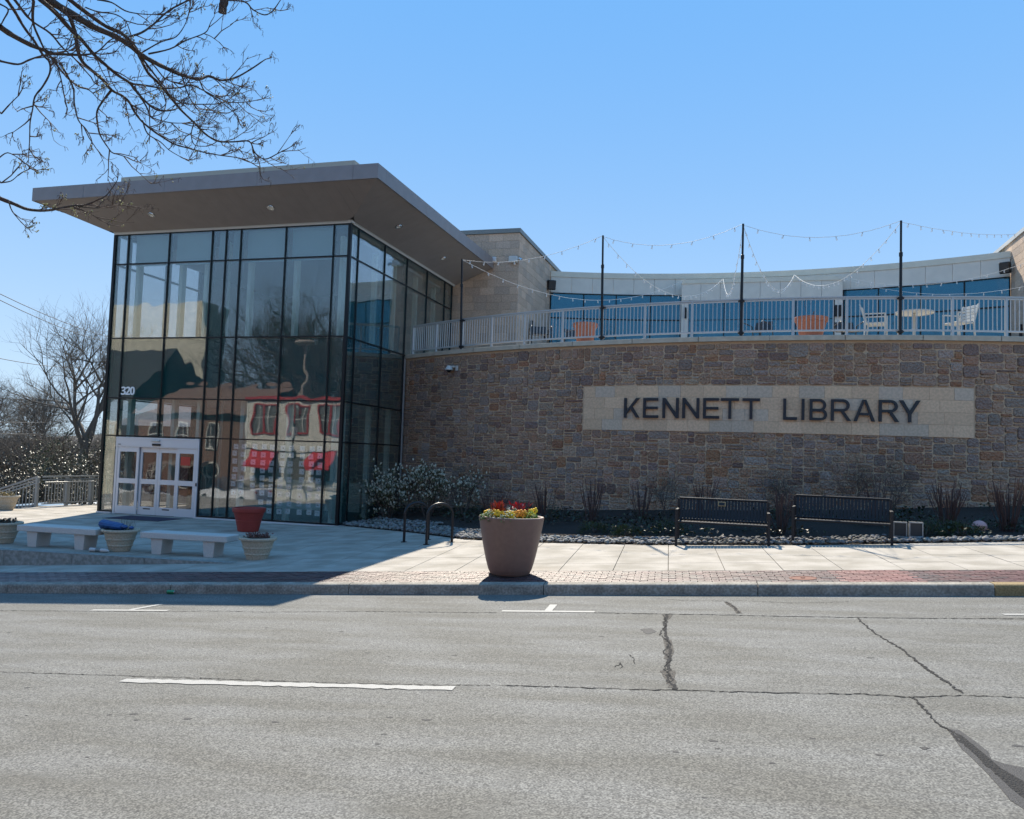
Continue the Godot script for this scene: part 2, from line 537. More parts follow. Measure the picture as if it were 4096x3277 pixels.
func make_ground() -> void:
	# the land itself, out to the horizon
	var xs := [-400.0, -200.0, -110.0, -62.0, -45.0, -30.0, -23.0, -22.9, -10.0, 0.0, 15.0, 30.0, 45.0, 110.0, 200.0, 400.0]
	var zs := [-400.0, -220.0, -120.0, -70.0, -45.0, -30.0, -16.05, -15.95, -10.0, 0.0, 20.0, 60.0, 120.0, 260.0, 400.0]
	var g := Sh.new()
	for i in xs.size() - 1:
		for j in zs.size() - 1:
			var p := []
			for e in [[i, j + 1], [i + 1, j + 1], [i + 1, j], [i, j]]:
				p.append(V(xs[e[0]], land_y(xs[e[0]], zs[e[1]]), zs[e[1]]))
			g.quad(p[0], p[1], p[2], p[3])
	structure("ground", g, M.dry_grass)
	# road
	var r := Sh.new()
	for k in 34:
		var s0 := -70.0 + k * 4.0
		var q := []
		for e in [[s0, 12.6], [s0 + 4.0, 12.6], [s0 + 4.0, 0.19], [s0, 0.19]]:
			var w := street(e[0], e[1])
			q.append(V(w.x, road_y(w.x, w.y), w.y))
		r.quad(q[0], q[1], q[2], q[3])
	var road := structure("road", r, M.asphalt)
	# cracks, a seam of crumbled asphalt, a dark stain, all where the traffic has left them
	R.seed = 71
	for line in [
		[[V2(-14.0, -8.95), V2(-10.147, -9.340), V2(-8.605, -9.492), V2(-7.488, -9.592), V2(-6.964, -9.719), V2(-6.068, -9.732), V2(-4.755, -9.958), V2(-3.423, -10.031), V2(-2.951, -10.091)], 0.011],
		[[V2(-1.752, -10.231), V2(-0.964, -10.242), V2(-0.044, -10.274), V2(0.427, -10.267), V2(1.337, -10.287), V2(2.165, -10.349), V2(3.058, -10.437), V2(5.5, -10.7)], 0.017],
		[[V2(-8.7, -6.0), V2(-6.706, -6.219), V2(-5.656, -6.287), V2(-4.658, -6.344), V2(-3.707, -6.382), V2(-2.614, -6.469), V2(-1.941, -6.566)], 0.008],
		[[V2(-1.899, -6.589), V2(-1.095, -6.632), V2(-0.633, -6.663), V2(-0.464, -6.686), V2(0.036, -6.718), V2(0.574, -6.774), V2(0.926, -6.824), V2(1.241, -6.792), V2(1.613, -6.916), V2(2.028, -6.924), V2(4.0, -7.15)], 0.013],
		[[V2(-0.844, -10.204), V2(-0.835, -9.622), V2(-0.769, -9.041), V2(-0.710, -8.652), V2(-0.637, -8.073), V2(-0.632, -7.756), V2(-0.589, -7.377), V2(-0.570, -7.031), V2(-0.514, -6.838), V2(-0.463, -6.671)], 0.022],
		[[V2(-0.90, -10.204), V2(-0.80, -9.622), V2(-0.82, -8.941), V2(-0.66, -8.452), V2(-0.70, -8.073), V2(-0.59, -7.756), V2(-0.64, -7.377), V2(-0.52, -7.031), V2(-0.57, -6.838)], 0.012],
		[[V2(1.311, -10.283), V2(1.359, -9.354), V2(1.430, -8.919), V2(1.493, -8.525), V2(1.523, -8.018), V2(1.558, -7.615), V2(1.607, -7.258), V2(1.629, -6.947)], 0.016],
		[[V2(-0.176, -11.311), V2(-0.079, -10.954), V2(-0.003, -10.402)], 0.02],
		[[V2(1.241, -6.809), V2(1.274, -6.635), V2(1.279, -6.324), V2(1.293, -6.101), V2(1.332, -5.951), V2(1.343, -5.756), V2(1.372, -5.491), V2(1.401, -5.178), V2(1.445, -4.939), V2(1.55, -4.3)], 0.013],
		[[V2(-1.072, -7.388), V2(-1.028, -7.540), V2(-1.005, -7.306)], 0.007], [[V2(-1.010, -7.903), V2(-0.934, -7.758), V2(-0.914, -7.511)], 0.007],
		[[V2(-1.2, -11.5), V2(-0.6, -11.35), V2(0.1, -11.42), V2(0.7, -11.3), V2(1.4, -11.5)], 0.008],
	]:
		var fine := []
		var pts: Array = line[0]
		for i in pts.size() - 1:
			var steps := maxi(2, int(pts[i].distance_to(pts[i + 1]) / 0.035))
			for k in steps:
				fine.append(pts[i].lerp(pts[i + 1], float(k) / steps) + V2(rr(-1, 1), rr(-1, 1)) * 0.014)
		var c := Sh.new()
		for i in fine.size() - 1:
			var d: Vector2 = (fine[i + 1] - fine[i]).normalized().orthogonal()
			var w0: float = line[1] * rr(0.25, 1.0)
			var q := []
			for e in [fine[i] - d * w0, fine[i] + d * w0, fine[i + 1] + d * w0, fine[i + 1] - d * w0]:
				q.append(V(e.x, road_y(e.x, e.y) + 0.004, e.y))
			c.quad(q[0], q[1], q[2], q[3])
		part(road, "crack", c, M.asphalt_crack)
	for patch in [
		[[V2(-0.90, -10.2), V2(-0.78, -10.2), V2(-0.80, -9.9), V2(-0.85, -9.85)], "asphalt_crumble", 0.02],
		[[V2(-0.76, -8.7), V2(-0.67, -8.66), V2(-0.60, -8.1), V2(-0.61, -7.7), V2(-0.67, -7.8), V2(-0.69, -8.2)], "asphalt_crumble", 0.014],
		[[V2(-0.66, -7.3), V2(-0.54, -7.35), V2(-0.49, -6.9), V2(-0.47, -6.72), V2(-0.54, -6.76), V2(-0.58, -7.0)], "asphalt_crumble", 0.014],
		[[V2(-0.21, -11.3), V2(-0.14, -11.32), V2(-0.05, -10.9), V2(0.03, -10.42), V2(-0.03, -10.42), V2(-0.10, -10.9)], "asphalt_crumble", 0.012],
		[[V2(1.320, -6.027), V2(1.389, -6.014), V2(1.429, -5.773), V2(1.450, -5.594), V2(1.43, -5.46), V2(1.484, -5.390), V2(1.64, -5.3), V2(1.8, -4.6), V2(1.7, -4.0), V2(1.5, -4.3), V2(1.349, -4.819), V2(1.350, -4.986), V2(1.345, -5.172), V2(1.333, -5.406), V2(1.313, -5.613)], "asphalt_stain", 0.03],
		[[V2(1.345, -5.95), V2(1.375, -5.9), V2(1.41, -5.6), V2(1.44, -5.3), V2(1.53, -5.0), V2(1.66, -4.5), V2(1.6, -4.2), V2(1.46, -4.6), V2(1.40, -5.0), V2(1.375, -5.35), V2(1.345, -5.7)], "asphalt_crack", 0.016],
		[[V2(-1.050, -9.213), V2(-0.953, -9.301), V2(-0.878, -9.095), V2(-0.941, -8.947)], "asphalt_stain", 0.02],
		[[V2(1.072, -5.599), V2(1.111, -5.625), V2(1.129, -5.592), V2(1.091, -5.557)], "asphalt_stain", 0.004],
	]:
		var fine := PackedVector2Array()
		var pts: Array = patch[0]
		for i in pts.size():
			var b: Vector2 = pts[(i + 1) % pts.size()]
			for k in 8:
				fine.append(pts[i].lerp(b, k / 8.0) + V2(rr(-1, 1), rr(-1, 1)) * patch[2])
		if Geometry2D.triangulate_polygon(fine).is_empty():
			fine = PackedVector2Array(pts)
		var c := Sh.new()
		var lift := 0.0035 if patch[1] == "asphalt_crack" else 0.0025
		c.slab(fine, sheet_y(fine, road_y, lift), sheet_y(fine, road_y, -0.004))
		part(road, "crumbled_patch" if patch[1] == "asphalt_crumble" else "stain", c, M[patch[1]])
	for k in 40:
		var c := Sh.new()
		var o := V2(rr(-7, 2.2), rr(-5.9, -4.3))
		if k > 30:
			o = V2(rr(-9, 2.5), rr(-8.9, -7.2))
		var poly := PackedVector2Array()
		var s := rr(0.008, 0.024)
		for i in 9:
			poly.append(o + V2(cos(TAU * i / 9.0) * s * 1.7, sin(TAU * i / 9.0) * s) * rr(0.7, 1.2))
		c.slab(poly, sheet_y(poly, road_y, 0.0015), sheet_y(poly, road_y, -0.004))
		part(road, "oil_spot", c, M.asphalt_stain)
	# painted marks, each with worn edges
	for a in [["parking_mark", V2(-8.767, -9.555), V2(-7.583, -9.662), V2(-8.195, -9.66), V2(-8.10, -10.15)], ["parking_mark", V2(-2.950, -10.205), V2(-1.758, -10.29), V2(-2.358, -10.29), V2(-2.40, -10.80)], ["parking_mark", V2(2.924, -10.70), V2(4.1, -10.8), V2(3.5, -10.8), V2(3.45, -11.3)]]:
		var c := Sh.new()
		worn(c, a[1], a[2], 0.05, 0.002)
		worn(c, a[3], a[4], 0.05, 0.002)
		part(road, a[0], c, M.road_paint)
	for a in [[V2(-5.26, -6.141), V2(-2.24, -6.41)], [V2(-14.4, -5.37), V2(-11.4, -5.62)], [V2(6.9, -7.15), V2(9.9, -7.4)]]:
		var c := Sh.new()
		worn(c, a[0], a[1], 0.06, 0.018)
		part(road, "lane_dash", c, M.road_paint)
	# kerb stones, three metres each
	var kt := {}
	for k in range(-14, 12):
		var x0 := 0.23 + 3.0 * k
		var c := Sh.new()
		var f := Sh.new()
		var prof := [V2(0.0, -0.3), V2(0.0, 0.0), V2(0.165, -0.002), V2(0.188, -0.014), V2(0.197, -0.04), V2(0.212, -0.3)]
		var ends := [[], []]
		for e in 2:
			for w in prof:
				var p := street((x0 + (3.0 - 0.012 if e else 0.0)) * 1.0036, w.x)
				ends[e].append(V(p.x, side_y(p.x, p.y) + w.y + 0.002, p.y))
		var mid: Vector3 = (ends[0][0] + ends[1][3]) * 0.5
		for i in prof.size() - 1:
			(f if i == 4 else c).quad_out(ends[0][i], ends[0][i + 1], ends[1][i + 1], ends[1][i], mid - Vector3(0, 0.1, 0))
		for e in 2:
			for i in range(1, prof.size() - 1):
				f.tri_out(ends[e][0], ends[e][i], ends[e][i + 1], mid)
		var kerb := structure("kerb", c, M.kerb_yellow if k >= 1 else M.kerb_concrete)
		part(kerb, "kerb_front", f, M.kerb_yellow if k >= 1 else M.kerb_concrete)
	# the strip of brick pavers behind the kerb: each brick its own block; those in full view single
	R.seed = 72
	var bed := Sh.new()
	for k in 26:
		var s0 := -45.0 + k * 3.0
		var q := []
		for e in [[s0, 0.0], [s0 + 3.0, 0.0], [s0 + 3.0, -6.5], [s0, -6.5]]:
			var w := street(e[0], e[1])
			q.append(V(w.x, side_y(w.x, w.y) - 0.03, w.y))
		if s0 > -9.5:
			bed.quad(q[0], q[1], q[2], q[3])
		else:
			var lim := []
			for e in [[s0, 0.0], [s0 + 3.0, 0.0], [s0 + 3.0, -1.9], [s0, -1.9]]:
				var w := street(e[0], e[1])
				lim.append(V(w.x, side_y(w.x, w.y) - 0.03, w.y))
			bed.quad(lim[0], lim[1], lim[2], lim[3])
	var strip := structure("brick_strip", bed, M.joint_dirt)
	var rest := Sh.new()
	rest.tinted = true
	for row in 10:
		var t0 := -1.115 + row * 0.1115
		var s := -30.0 + (0.1 if row % 2 else 0.0)
		while s < 16.0:
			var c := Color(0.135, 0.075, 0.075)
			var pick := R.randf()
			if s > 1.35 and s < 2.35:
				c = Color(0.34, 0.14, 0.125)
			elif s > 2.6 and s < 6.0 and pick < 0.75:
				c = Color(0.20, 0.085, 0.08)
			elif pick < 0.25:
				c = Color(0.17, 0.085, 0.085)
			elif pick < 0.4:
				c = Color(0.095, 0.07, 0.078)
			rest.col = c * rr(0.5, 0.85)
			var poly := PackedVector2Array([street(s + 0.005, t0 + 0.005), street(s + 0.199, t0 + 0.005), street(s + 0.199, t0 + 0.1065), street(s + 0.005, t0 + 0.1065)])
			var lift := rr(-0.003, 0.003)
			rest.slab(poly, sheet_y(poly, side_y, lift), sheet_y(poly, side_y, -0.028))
			s += 0.205
	var rb := part(strip, "brick", rest, M.brick_paving)
	rb.set_meta("kind", "stuff")
	# a small rusty valve lid among the bricks
	var lid := thing("valve_cover", "round rusty iron valve lid set among the brick pavers near the kerb", "valve cover", V(0.87, side_y(0.87, -12.55) + 0.002, -12.55))
	lid.rotation = V(atan(0.02), 0, atan(0.0602))
	var lp := Sh.new()
	lp.lathe([V2(0.0, -0.03), V2(0.19, -0.03), V2(0.19, 0.004), V2(0.165, 0.006), V2(0.16, 0.001), V2(0.0, 0.003)], 28)
	piece(lid, "lid", lp.mesh(), M.rust)
	var lk := Sh.new()
	lk.lathe([V2(0.0, 0.012), V2(0.03, 0.012), V2(0.035, 0.0)], 10)
	piece(lid, "knob", lk.mesh(), M.rust)
	make_paving()

func worn(c: Sh, a: Vector2, b: Vector2, half: float, wear: float) -> void:
	var d := (b - a).normalized().orthogonal()
	var n := maxi(3, int(a.distance_to(b) / 0.06))
	var l := []
	var r := []
	for i in n + 1:
		var p := a.lerp(b, float(i) / n)
		l.append(p - d * (half + rr(-wear, wear)))
		r.append(p + d * (half + rr(-wear, wear)))
	for i in n:
		var q := []
		for e in [l[i], r[i], r[i + 1], l[i + 1]]:
			q.append(V(e.x, road_y(e.x, e.y) + 0.0055, e.y))
		c.quad(q[0], q[1], q[2], q[3])

# paving of the pavement and the plaza: cast squares with open joints
func make_paving() -> void:
	R.seed = 73
	var tip := V2(-9.24, -13.56)
	var crease := V2(-11.85, -21.37)
	var walk := PackedVector2Array([street(-40, -1.125), street(-20, -1.125), street(18, -1.125), V2(18.5, -18.9), V2(9, -17.9), V2(5.06, -17.3), V2(2.78, -16.97), V2(1.52, -16.7), V2(-1.75, -16.65), V2(-4.28, -17.07), V2(-6.05, -17.7), V2(-8.16, -19.4), V2(-10.66, -21.1), V2(-11.2, -21.45), crease, tip, V2(-14.2, -13.01), V2(-25, -11.82), V2(-39, -10.3)])
	var plaza := PackedVector2Array([tip + V2(-0.02, -0.04), crease, V2(-11.9, -21.6), V2(-19.7, -21.6), V2(-19.7, -27.0), V2(-22.75, -27.0), V2(-22.55, -21.6), V2(-22.3, -20.4), V2(-26.5, -19.0), V2(-26.5, -11.85), V2(-14.2, -13.21)])
	var base := Sh.new()
	base.slab(plaza, sheet_y(plaza, func(_x, _z): return 0.0, -0.03), sheet_y(plaza, func(_x, _z): return 0.0, -0.5))
	var pz := structure("plaza", base, M.joint_dirt)
	var wk := structure("sidewalk", null, null)
	var step := 0.871
	for i in range(-46, 22):
		for j in range(-14, 0):
			var s0 := 0.49 + 1.12 + i * step
			var t0 := -1.125 + j * step
			var g := 0.006
			var cell := PackedVector2Array([street(s0 + g, t0 + g), street(s0 + step - g, t0 + g), street(s0 + step - g, t0 + step - g), street(s0 + g, t0 + step - g)])
			for zone in 2:
				for piece_ in Geometry2D.intersect_polygons(cell, walk if zone == 0 else plaza):
					var tidy := PackedVector2Array()
					for w in piece_:
						if tidy.is_empty() or (w.distance_to(tidy[tidy.size() - 1]) > 0.004 and w.distance_to(tidy[0]) > 0.004):
							tidy.append(w)
					if tidy.size() < 3:
						continue
					piece_ = tidy
					var c := Sh.new()
					var lift := rr(-0.002, 0.002)
					if zone == 0:
						c.slab(piece_, sheet_y(piece_, side_y, lift), sheet_y(piece_, side_y, -0.07))
					else:
						c.slab(piece_, sheet_y(piece_, func(_x, _z): return 0.0, lift), sheet_y(piece_, func(_x, _z): return 0.0, -0.029))
					if c.v.size() > 0:
						part(wk if zone == 0 else pz, "slab", c, M.concrete_slab)
	# the low wall that holds the plaza up where the pavement drops
	var wall := thing("retaining_wall", "low stained concrete retaining wall tapering out along the plaza edge", "wall", V(-14.2, side_y(-14.2, -12.95), -12.95))
	var ends := [V2(-9.3, -13.555), V2(-11.1, -13.36), V2(-12.65, -13.19), V2(-14.15, -13.015), V2(-17.0, -12.7), V2(-21.0, -12.26), V2(-26.0, -11.71)]
	for i in ends.size() - 1:
		var a: Vector2 = ends[i]
		var b: Vector2 = ends[i + 1]
		b = b.lerp(a, 0.006)
		var back := V2(-0.02, -0.22)
		var poly := PackedVector2Array([a, b, b + back, a + back])
		var c := Sh.new()
		c.slab(poly, [0.004, 0.004, 0.004, 0.004], sheet_y(poly, side_y, -0.3))
		part(wall, "wall_section", c, M.retaining_concrete)
	# far pavement behind the viewer
	var far := Sh.new()
	for k in 30:
		var s0 := -70.0 + k * 4.0
		var q := []
		for e in [[s0, 15.6], [s0 + 4.0, 15.6], [s0 + 4.0, 12.6], [s0, 12.6]]:
			var w := street(e[0], e[1])
			q.append(V(w.x, road_y(w.x, w.y) + 0.15, w.y))
		far.quad(q[0], q[1], q[2], q[3])
		far.quad(q[3], q[2], q[2] - V(0, 0.2, 0), q[3] - V(0, 0.2, 0))
	structure("far_sidewalk", far, M.concrete_slab)
	# parking lot below the plaza
	var lot := Sh.new()
	var pts := PackedVector2Array([V2(-23.4, -17), V2(-23.4, -52), V2(-75, -52), V2(-75, -17)])
	lot.slab(pts, sheet_y(pts, land_y, 0.03), sheet_y(pts, land_y, -0.1))
	structure("parking_lot", lot, M.lot_asphalt)

# ------------------------------------------------------------------ the glass entrance pavilion
const GX := [-19.56, -19.04, -17.49, -15.92, -15.42, -14.90, -13.34, -11.74, -11.22]
const GY := [0.07, 2.444, 3.635, 5.545, 7.935, 8.89]
const GZ := [-21.37, -21.93, -23.81, -25.62, -27.47, -29.30, -30.10]
const FRONT := -21.37
const SIDE := -11.22

# one sealed pane: two thin sheets with air between; axis 0 lies across x, 1 across z
func pane(parent: Node3D, a: Vector3, b: Vector3, axis: int, m: Material) -> MeshInstance3D:
	var sh := Sh.new()
	var lo := Vector3(minf(a.x, b.x), minf(a.y, b.y), minf(a.z, b.z))
	var hi := Vector3(maxf(a.x, b.x), maxf(a.y, b.y), maxf(a.z, b.z))
	for off in [0.0, -0.007, -0.025]:
		if axis == 0:
			sh.span(V(lo.x, lo.y, lo.z + off - 0.003), V(hi.x, hi.y, lo.z + off + 0.003))
		else:
			sh.span(V(lo.x + off - 0.003, lo.y, lo.z), V(lo.x + off + 0.003, hi.y, hi.z))
	return part(parent, "glass_pane", sh, m)

func make_pavilion() -> void:
	R.seed = 81
	var b := thing("glass_pavilion", "two storey glass entrance hall under a broad grey flat roof beside the stone wall", "building", V(-15.4, 0, -25))
	# panes of the street front
	for i in GX.size() - 1:
		for j in GY.size() - 1:
			if j == 0 and (i == 1 or i == 2):
				continue
			pane(b, V(GX[i], GY[j], FRONT), V(GX[i + 1], GY[j + 1], FRONT), 0, M.glass)
			if j == 2:
				var s := Sh.new()
				s.span(V(GX[i] + 0.03, GY[j], FRONT - 0.16), V(GX[i + 1] - 0.03, GY[j + 1], FRONT - 0.1))
				part(b, "spandrel_panel", s, M.spandrel)
			if j == 4 and i != 0 and i != 7:
				var s := Sh.new()
				s.span(V(GX[i] + 0.07, GY[j] - 0.02, FRONT - 0.27), V(GX[i + 1] - 0.07, GY[j + 1], FRONT - 0.26))
				part(b, "roller_shade", s, M.shade_cloth)
	# panes of the side that faces the terrace
	for i in GZ.size() - 1:
		for j in GY.size() - 1:
			if i >= 3 and j < 3:
				continue
			pane(b, V(SIDE, GY[j], GZ[i]), V(SIDE, GY[j + 1], GZ[i + 1]), 1, M.glass)
			if j == 2:
				var s := Sh.new()
				s.span(V(SIDE - 0.16, GY[j], GZ[i] - 0.03), V(SIDE - 0.1, GY[j + 1], GZ[i + 1] + 0.03))
				part(b, "spandrel_panel", s, M.spandrel)
	# panes of the far side
	for i in 3:
		for j in GY.size() - 1:
			pane(b, V(GX[0], GY[j], GZ[i]), V(GX[0], GY[j + 1], GZ[i + 1]), 1, M.glass)
	# mullions and transoms
	for x in GX:
		var s := Sh.new()
		if x == GX[0] or x == SIDE:
			s.span(V(x - 0.045, 0.03, FRONT - 0.06), V(x + 0.045, 8.9, FRONT + 0.04))
		elif x == GX[2]:
			s.span(V(x - 0.019, 2.43, FRONT - 0.15), V(x + 0.019, 8.9, FRONT + 0.03))
		else:
			s.span(V(x - 0.019, 0.05, FRONT - 0.15), V(x + 0.019, 8.9, FRONT + 0.03))
		part(b, "mullion", s, M.mullion_black)
	for j in GY.size():
		var s := Sh.new()
		for i in GX.size() - 1:
			if j == 0 and (i == 1 or i == 2):
				continue
			s.span(V(GX[i] + 0.019, GY[j] - 0.019, FRONT - 0.14), V(GX[i + 1] - 0.019, GY[j] + 0.019, FRONT + 0.026))
		part(b, "transom", s, M.mullion_black)
	for k in range(1, GZ.size()):
		var s := Sh.new()
		s.span(V(SIDE - 0.15, 0.03 if k < 4 else 5.5, GZ[k] - 0.019), V(SIDE + 0.03, 8.9, GZ[k] + 0.019))
		part(b, "mullion", s, M.mullion_black)
	for j in GY.size():
		var s := Sh.new()
		for i in GZ.size() - 1:
			if i >= 3 and j < 3:
				continue
			s.span(V(SIDE - 0.14, GY[j] - 0.019, GZ[i + 1] + 0.019), V(SIDE + 0.026, GY[j] + 0.019, GZ[i] - (0.06 if i == 0 else 0.019)))
		part(b, "transom", s, M.mullion_black)
	for k in 4:
		var s := Sh.new()
		s.span(V(GX[0] - 0.03, 0.03, GZ[k] - 0.019 - (0.062 if k == 0 else 0.0)), V(GX[0] + 0.12, 8.9, GZ[k] + 0.019 - (0.062 if k == 0 else 0.0)))
		part(b, "mullion", s, M.mullion_black)
	for j in GY.size():
		var s := Sh.new()
		for i in 3:
			s.span(V(GX[0] - 0.026, GY[j] - 0.019, GZ[i + 1] + 0.019), V(GX[0] + 0.11, GY[j] + 0.019, GZ[i] - (0.1 if i == 0 else 0.019)))
		part(b, "transom", s, M.mullion_black)
	# pale sill along the foot of the glass
	var sill := Sh.new()
	sill.span(V(GX[0] - 0.06, -0.02, FRONT - 0.1), V(GX[1] - 0.03, 0.042, FRONT + 0.06))
	sill.span(V(GX[3] - 0.03, -0.02, FRONT - 0.1), V(SIDE + 0.06, 0.042, FRONT + 0.06))
	sill.span(V(SIDE - 0.1, -0.02, GZ[3]), V(SIDE + 0.06, 0.041, FRONT - 0.1))
	part(b, "sill", sill, M.door_silver)
	# the corner post of pale trim where glass meets the stone wall
	var post := Sh.new()
	post.span(V(SIDE - 0.05, -0.2, -25.74), V(SIDE + 0.05, 5.42, -25.655))
	part(b, "edge_trim", post, M.rail_silver)
	# rooms behind the glass
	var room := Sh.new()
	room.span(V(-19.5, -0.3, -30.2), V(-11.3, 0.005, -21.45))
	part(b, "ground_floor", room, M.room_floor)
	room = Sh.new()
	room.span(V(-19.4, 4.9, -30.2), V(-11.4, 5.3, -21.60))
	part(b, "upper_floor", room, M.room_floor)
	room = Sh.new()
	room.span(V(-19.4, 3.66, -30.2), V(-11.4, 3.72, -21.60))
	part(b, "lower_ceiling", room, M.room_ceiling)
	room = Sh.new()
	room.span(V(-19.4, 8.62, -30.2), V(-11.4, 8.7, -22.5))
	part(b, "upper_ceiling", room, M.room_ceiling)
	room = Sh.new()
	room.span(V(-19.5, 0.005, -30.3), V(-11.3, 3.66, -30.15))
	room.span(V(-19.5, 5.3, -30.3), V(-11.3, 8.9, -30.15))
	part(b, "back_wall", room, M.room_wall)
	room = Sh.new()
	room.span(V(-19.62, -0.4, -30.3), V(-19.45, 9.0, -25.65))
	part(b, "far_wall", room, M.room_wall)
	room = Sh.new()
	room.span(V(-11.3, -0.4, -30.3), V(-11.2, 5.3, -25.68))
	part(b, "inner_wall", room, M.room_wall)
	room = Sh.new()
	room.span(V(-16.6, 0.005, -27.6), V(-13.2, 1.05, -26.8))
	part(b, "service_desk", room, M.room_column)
	for x in [-18.9, -17.25, -16.32, -15.62, -14.75, -13.15, -11.62]:
		var c := Sh.new()
		c.span(V(x - 0.06, 0.005, FRONT - 0.5), V(x + 0.06, 3.66, FRONT - 0.3))
		c.span(V(x - 0.06, 5.3, FRONT - 0.5), V(x + 0.06, 8.62, FRONT - 0.3))
		part(b, "column", c, M.room_column)
	for z in [-22.15, -23.9, -25.4, -27.3, -29.1]:
		var c := Sh.new()
		if z > -25.6:
			c.span(V(SIDE - 0.45, 0.005, z - 0.07), V(SIDE - 0.3, 3.66, z + 0.07))
		c.span(V(SIDE - 0.45, 5.3, z - 0.07), V(SIDE - 0.3, 8.62, z + 0.07))
		part(b, "column", c, M.room_column)
	# roof: fascia panels, boarded soffit rising outwards, deck
	var x0 := -21.23
	var x1 := -9.575
	var z0 := -19.66
	var z1 := -30.3
	var roof := Sh.new()
	roof.span(V(x0 + 0.05, 9.62, z1 + 0.03), V(x1 - 0.05, 9.9, z0 - 0.05))
	var deck := part(b, "roof", roof, M.fascia_metal)
	var cuts := [x0, -19.3, -16.4, -13.3, -10.32, x1]
	for i in cuts.size() - 1:
		var s := Sh.new()
		s.span(V(cuts[i] + 0.004, 9.58, z0 - 0.045), V(cuts[i + 1] - (0.004 if i < 4 else 0.0), 9.985, z0))
		part(deck, "fascia_panel", s, M.fascia_metal)
	var zc := [z0 - 0.045, -20.2, -23.2, -26.2, -29.2, z1]
	for i in zc.size() - 1:
		var s := Sh.new()
		s.span(V(x1 - 0.045, 9.58, zc[i + 1] + 0.004), V(x1, 9.985, zc[i] - (0.004 if i > 0 else 0.0)))
		part(deck, "fascia_panel", s, M.fascia_metal)
		s = Sh.new()
		s.span(V(x0, 9.58, zc[i + 1] + 0.004), V(x0 + 0.045, 9.985, zc[i] - (0.004 if i > 0 else 0.0)))
		part(deck, "fascia_panel", s, M.fascia_metal)
	var lo := 8.95
	var hi := 9.60
	var inner := FRONT + 0.06
	var k := x0 + 0.05
	while k < x1 - 0.06:
		var e := minf(k + 0.352, x1 - 0.05)
		var s := Sh.new()
		var top := []
		var pts := []
		for x in [k + 0.0015, e - 0.0015]:
			var f := 0.0
			if x > SIDE + 0.06:
				f = (x - SIDE - 0.06) / (x1 - 0.05 - SIDE - 0.06)
			elif x < GX[0] - 0.06:
				f = (GX[0] - 0.06 - x) / (GX[0] - 0.06 - x0 - 0.05)
			pts.append(V(x, lerpf(lo, hi, f), lerpf(inner, z0 - 0.05, f)))
			top.append(V(x, hi, z0 - 0.05))
		var up := V(0, 0.02, 0)
		s.quad(pts[0], pts[1], top[1], top[0])
		s.quad(pts[0] + up, top[0] + up, top[1] + up, pts[1] + up)
		s.quad(pts[0], top[0], top[0] + up, pts[0] + up)
		s.quad(pts[1], pts[1] + up, top[1] + up, top[1])
		part(deck, "soffit_board", s, M.soffit_metal)
		k += 0.352
	k = z0 - 0.05
	while k > z1 + 0.02:
		var e := maxf(k - 0.352, z1)
		var s := Sh.new()
		var top := []
		var pts := []
		for z in [k - 0.0015, e + 0.0015]:
			var f := 0.0
			if z > inner:
				f = (z - inner) / (z0 - 0.05 - inner)
			pts.append(V(lerpf(SIDE + 0.06, x1 - 0.05, f), lerpf(lo, hi, f), z))
			top.append(V(x1 - 0.05, hi, z))
		var up := V(0, 0.02, 0)
		s.quad(pts[0], pts[1], top[1], top[0])
		s.quad(pts[0] + up, top[0] + up, top[1] + up, pts[1] + up)
		s.quad(pts[0], top[0], top[0] + up, pts[0] + up)
		s.quad(pts[1], pts[1] + up, top[1] + up, top[1])
		part(deck, "soffit_board", s, M.soffit_metal)
		k -= 0.352
	var ls := Sh.new()
	ls.quad(V(GX[0] - 0.06, lo, inner), V(x0 + 0.05, hi, z0 - 0.05), V(x0 + 0.05, hi, z1), V(GX[0] - 0.06, lo, z1))
	part(deck, "far_soffit", ls, M.soffit_metal)
	var trim := Sh.new()
	trim.span(V(GX[0] - 0.03, 8.9, FRONT - 0.1), V(SIDE + 0.03, 8.945, FRONT + 0.05))
	trim.span(V(GX[0] - 0.03, 8.95, FRONT - 0.1), V(SIDE + 0.065, 8.985, FRONT + 0.085))
	trim.span(V(SIDE - 0.1, 8.9, z1 + 0.02), V(SIDE + 0.05, 8.945, FRONT - 0.1))
	trim.span(V(SIDE - 0.1, 8.95, z1 + 0.02), V(SIDE + 0.085, 8.985, FRONT - 0.1))
	trim.span(V(SIDE + 0.05, 8.9, FRONT - 0.1), V(SIDE + 0.085, 8.985, FRONT + 0.085))
	part(b, "head_trim", trim, M.trim_white)
	var up_ := Sh.new()
	up_.span(V(-19.8, 9.9, -29.0), V(-11.35, 10.93, -21.70))
	part(deck, "roof_upstand", up_, M.beige_panel)
	for w in [V(-17.57, 9.24, -20.57), V(-13.4, 9.24, -20.56), V(-10.42, 9.245, -23.03), V(-10.46, 9.235, -27.06)]:
		var tilt := Basis(Vector3.RIGHT, -0.366) if w.x < -11 else Basis(Vector3.FORWARD, -0.366)
		var dn := Node3D.new()
		dn.name = "downlight"
		b.add_child(dn, true)
		dn.position = w - b.position
		dn.basis = tilt
		var ring := Sh.new()
		ring.lathe([V2(0.075, 0.02), V2(0.075, -0.022), V2(0.105, -0.022), V2(0.11, -0.006), V2(0.11, 0.005)], 22)
		piece(dn, "ring", ring.mesh(), M.chrome)
		var cup := Sh.new()
		cup.lathe([V2(0.0, 0.0), V2(0.05, -0.004), V2(0.075, -0.018)], 18)
		piece(dn, "reflector", cup.mesh(), M.lamp_glass)
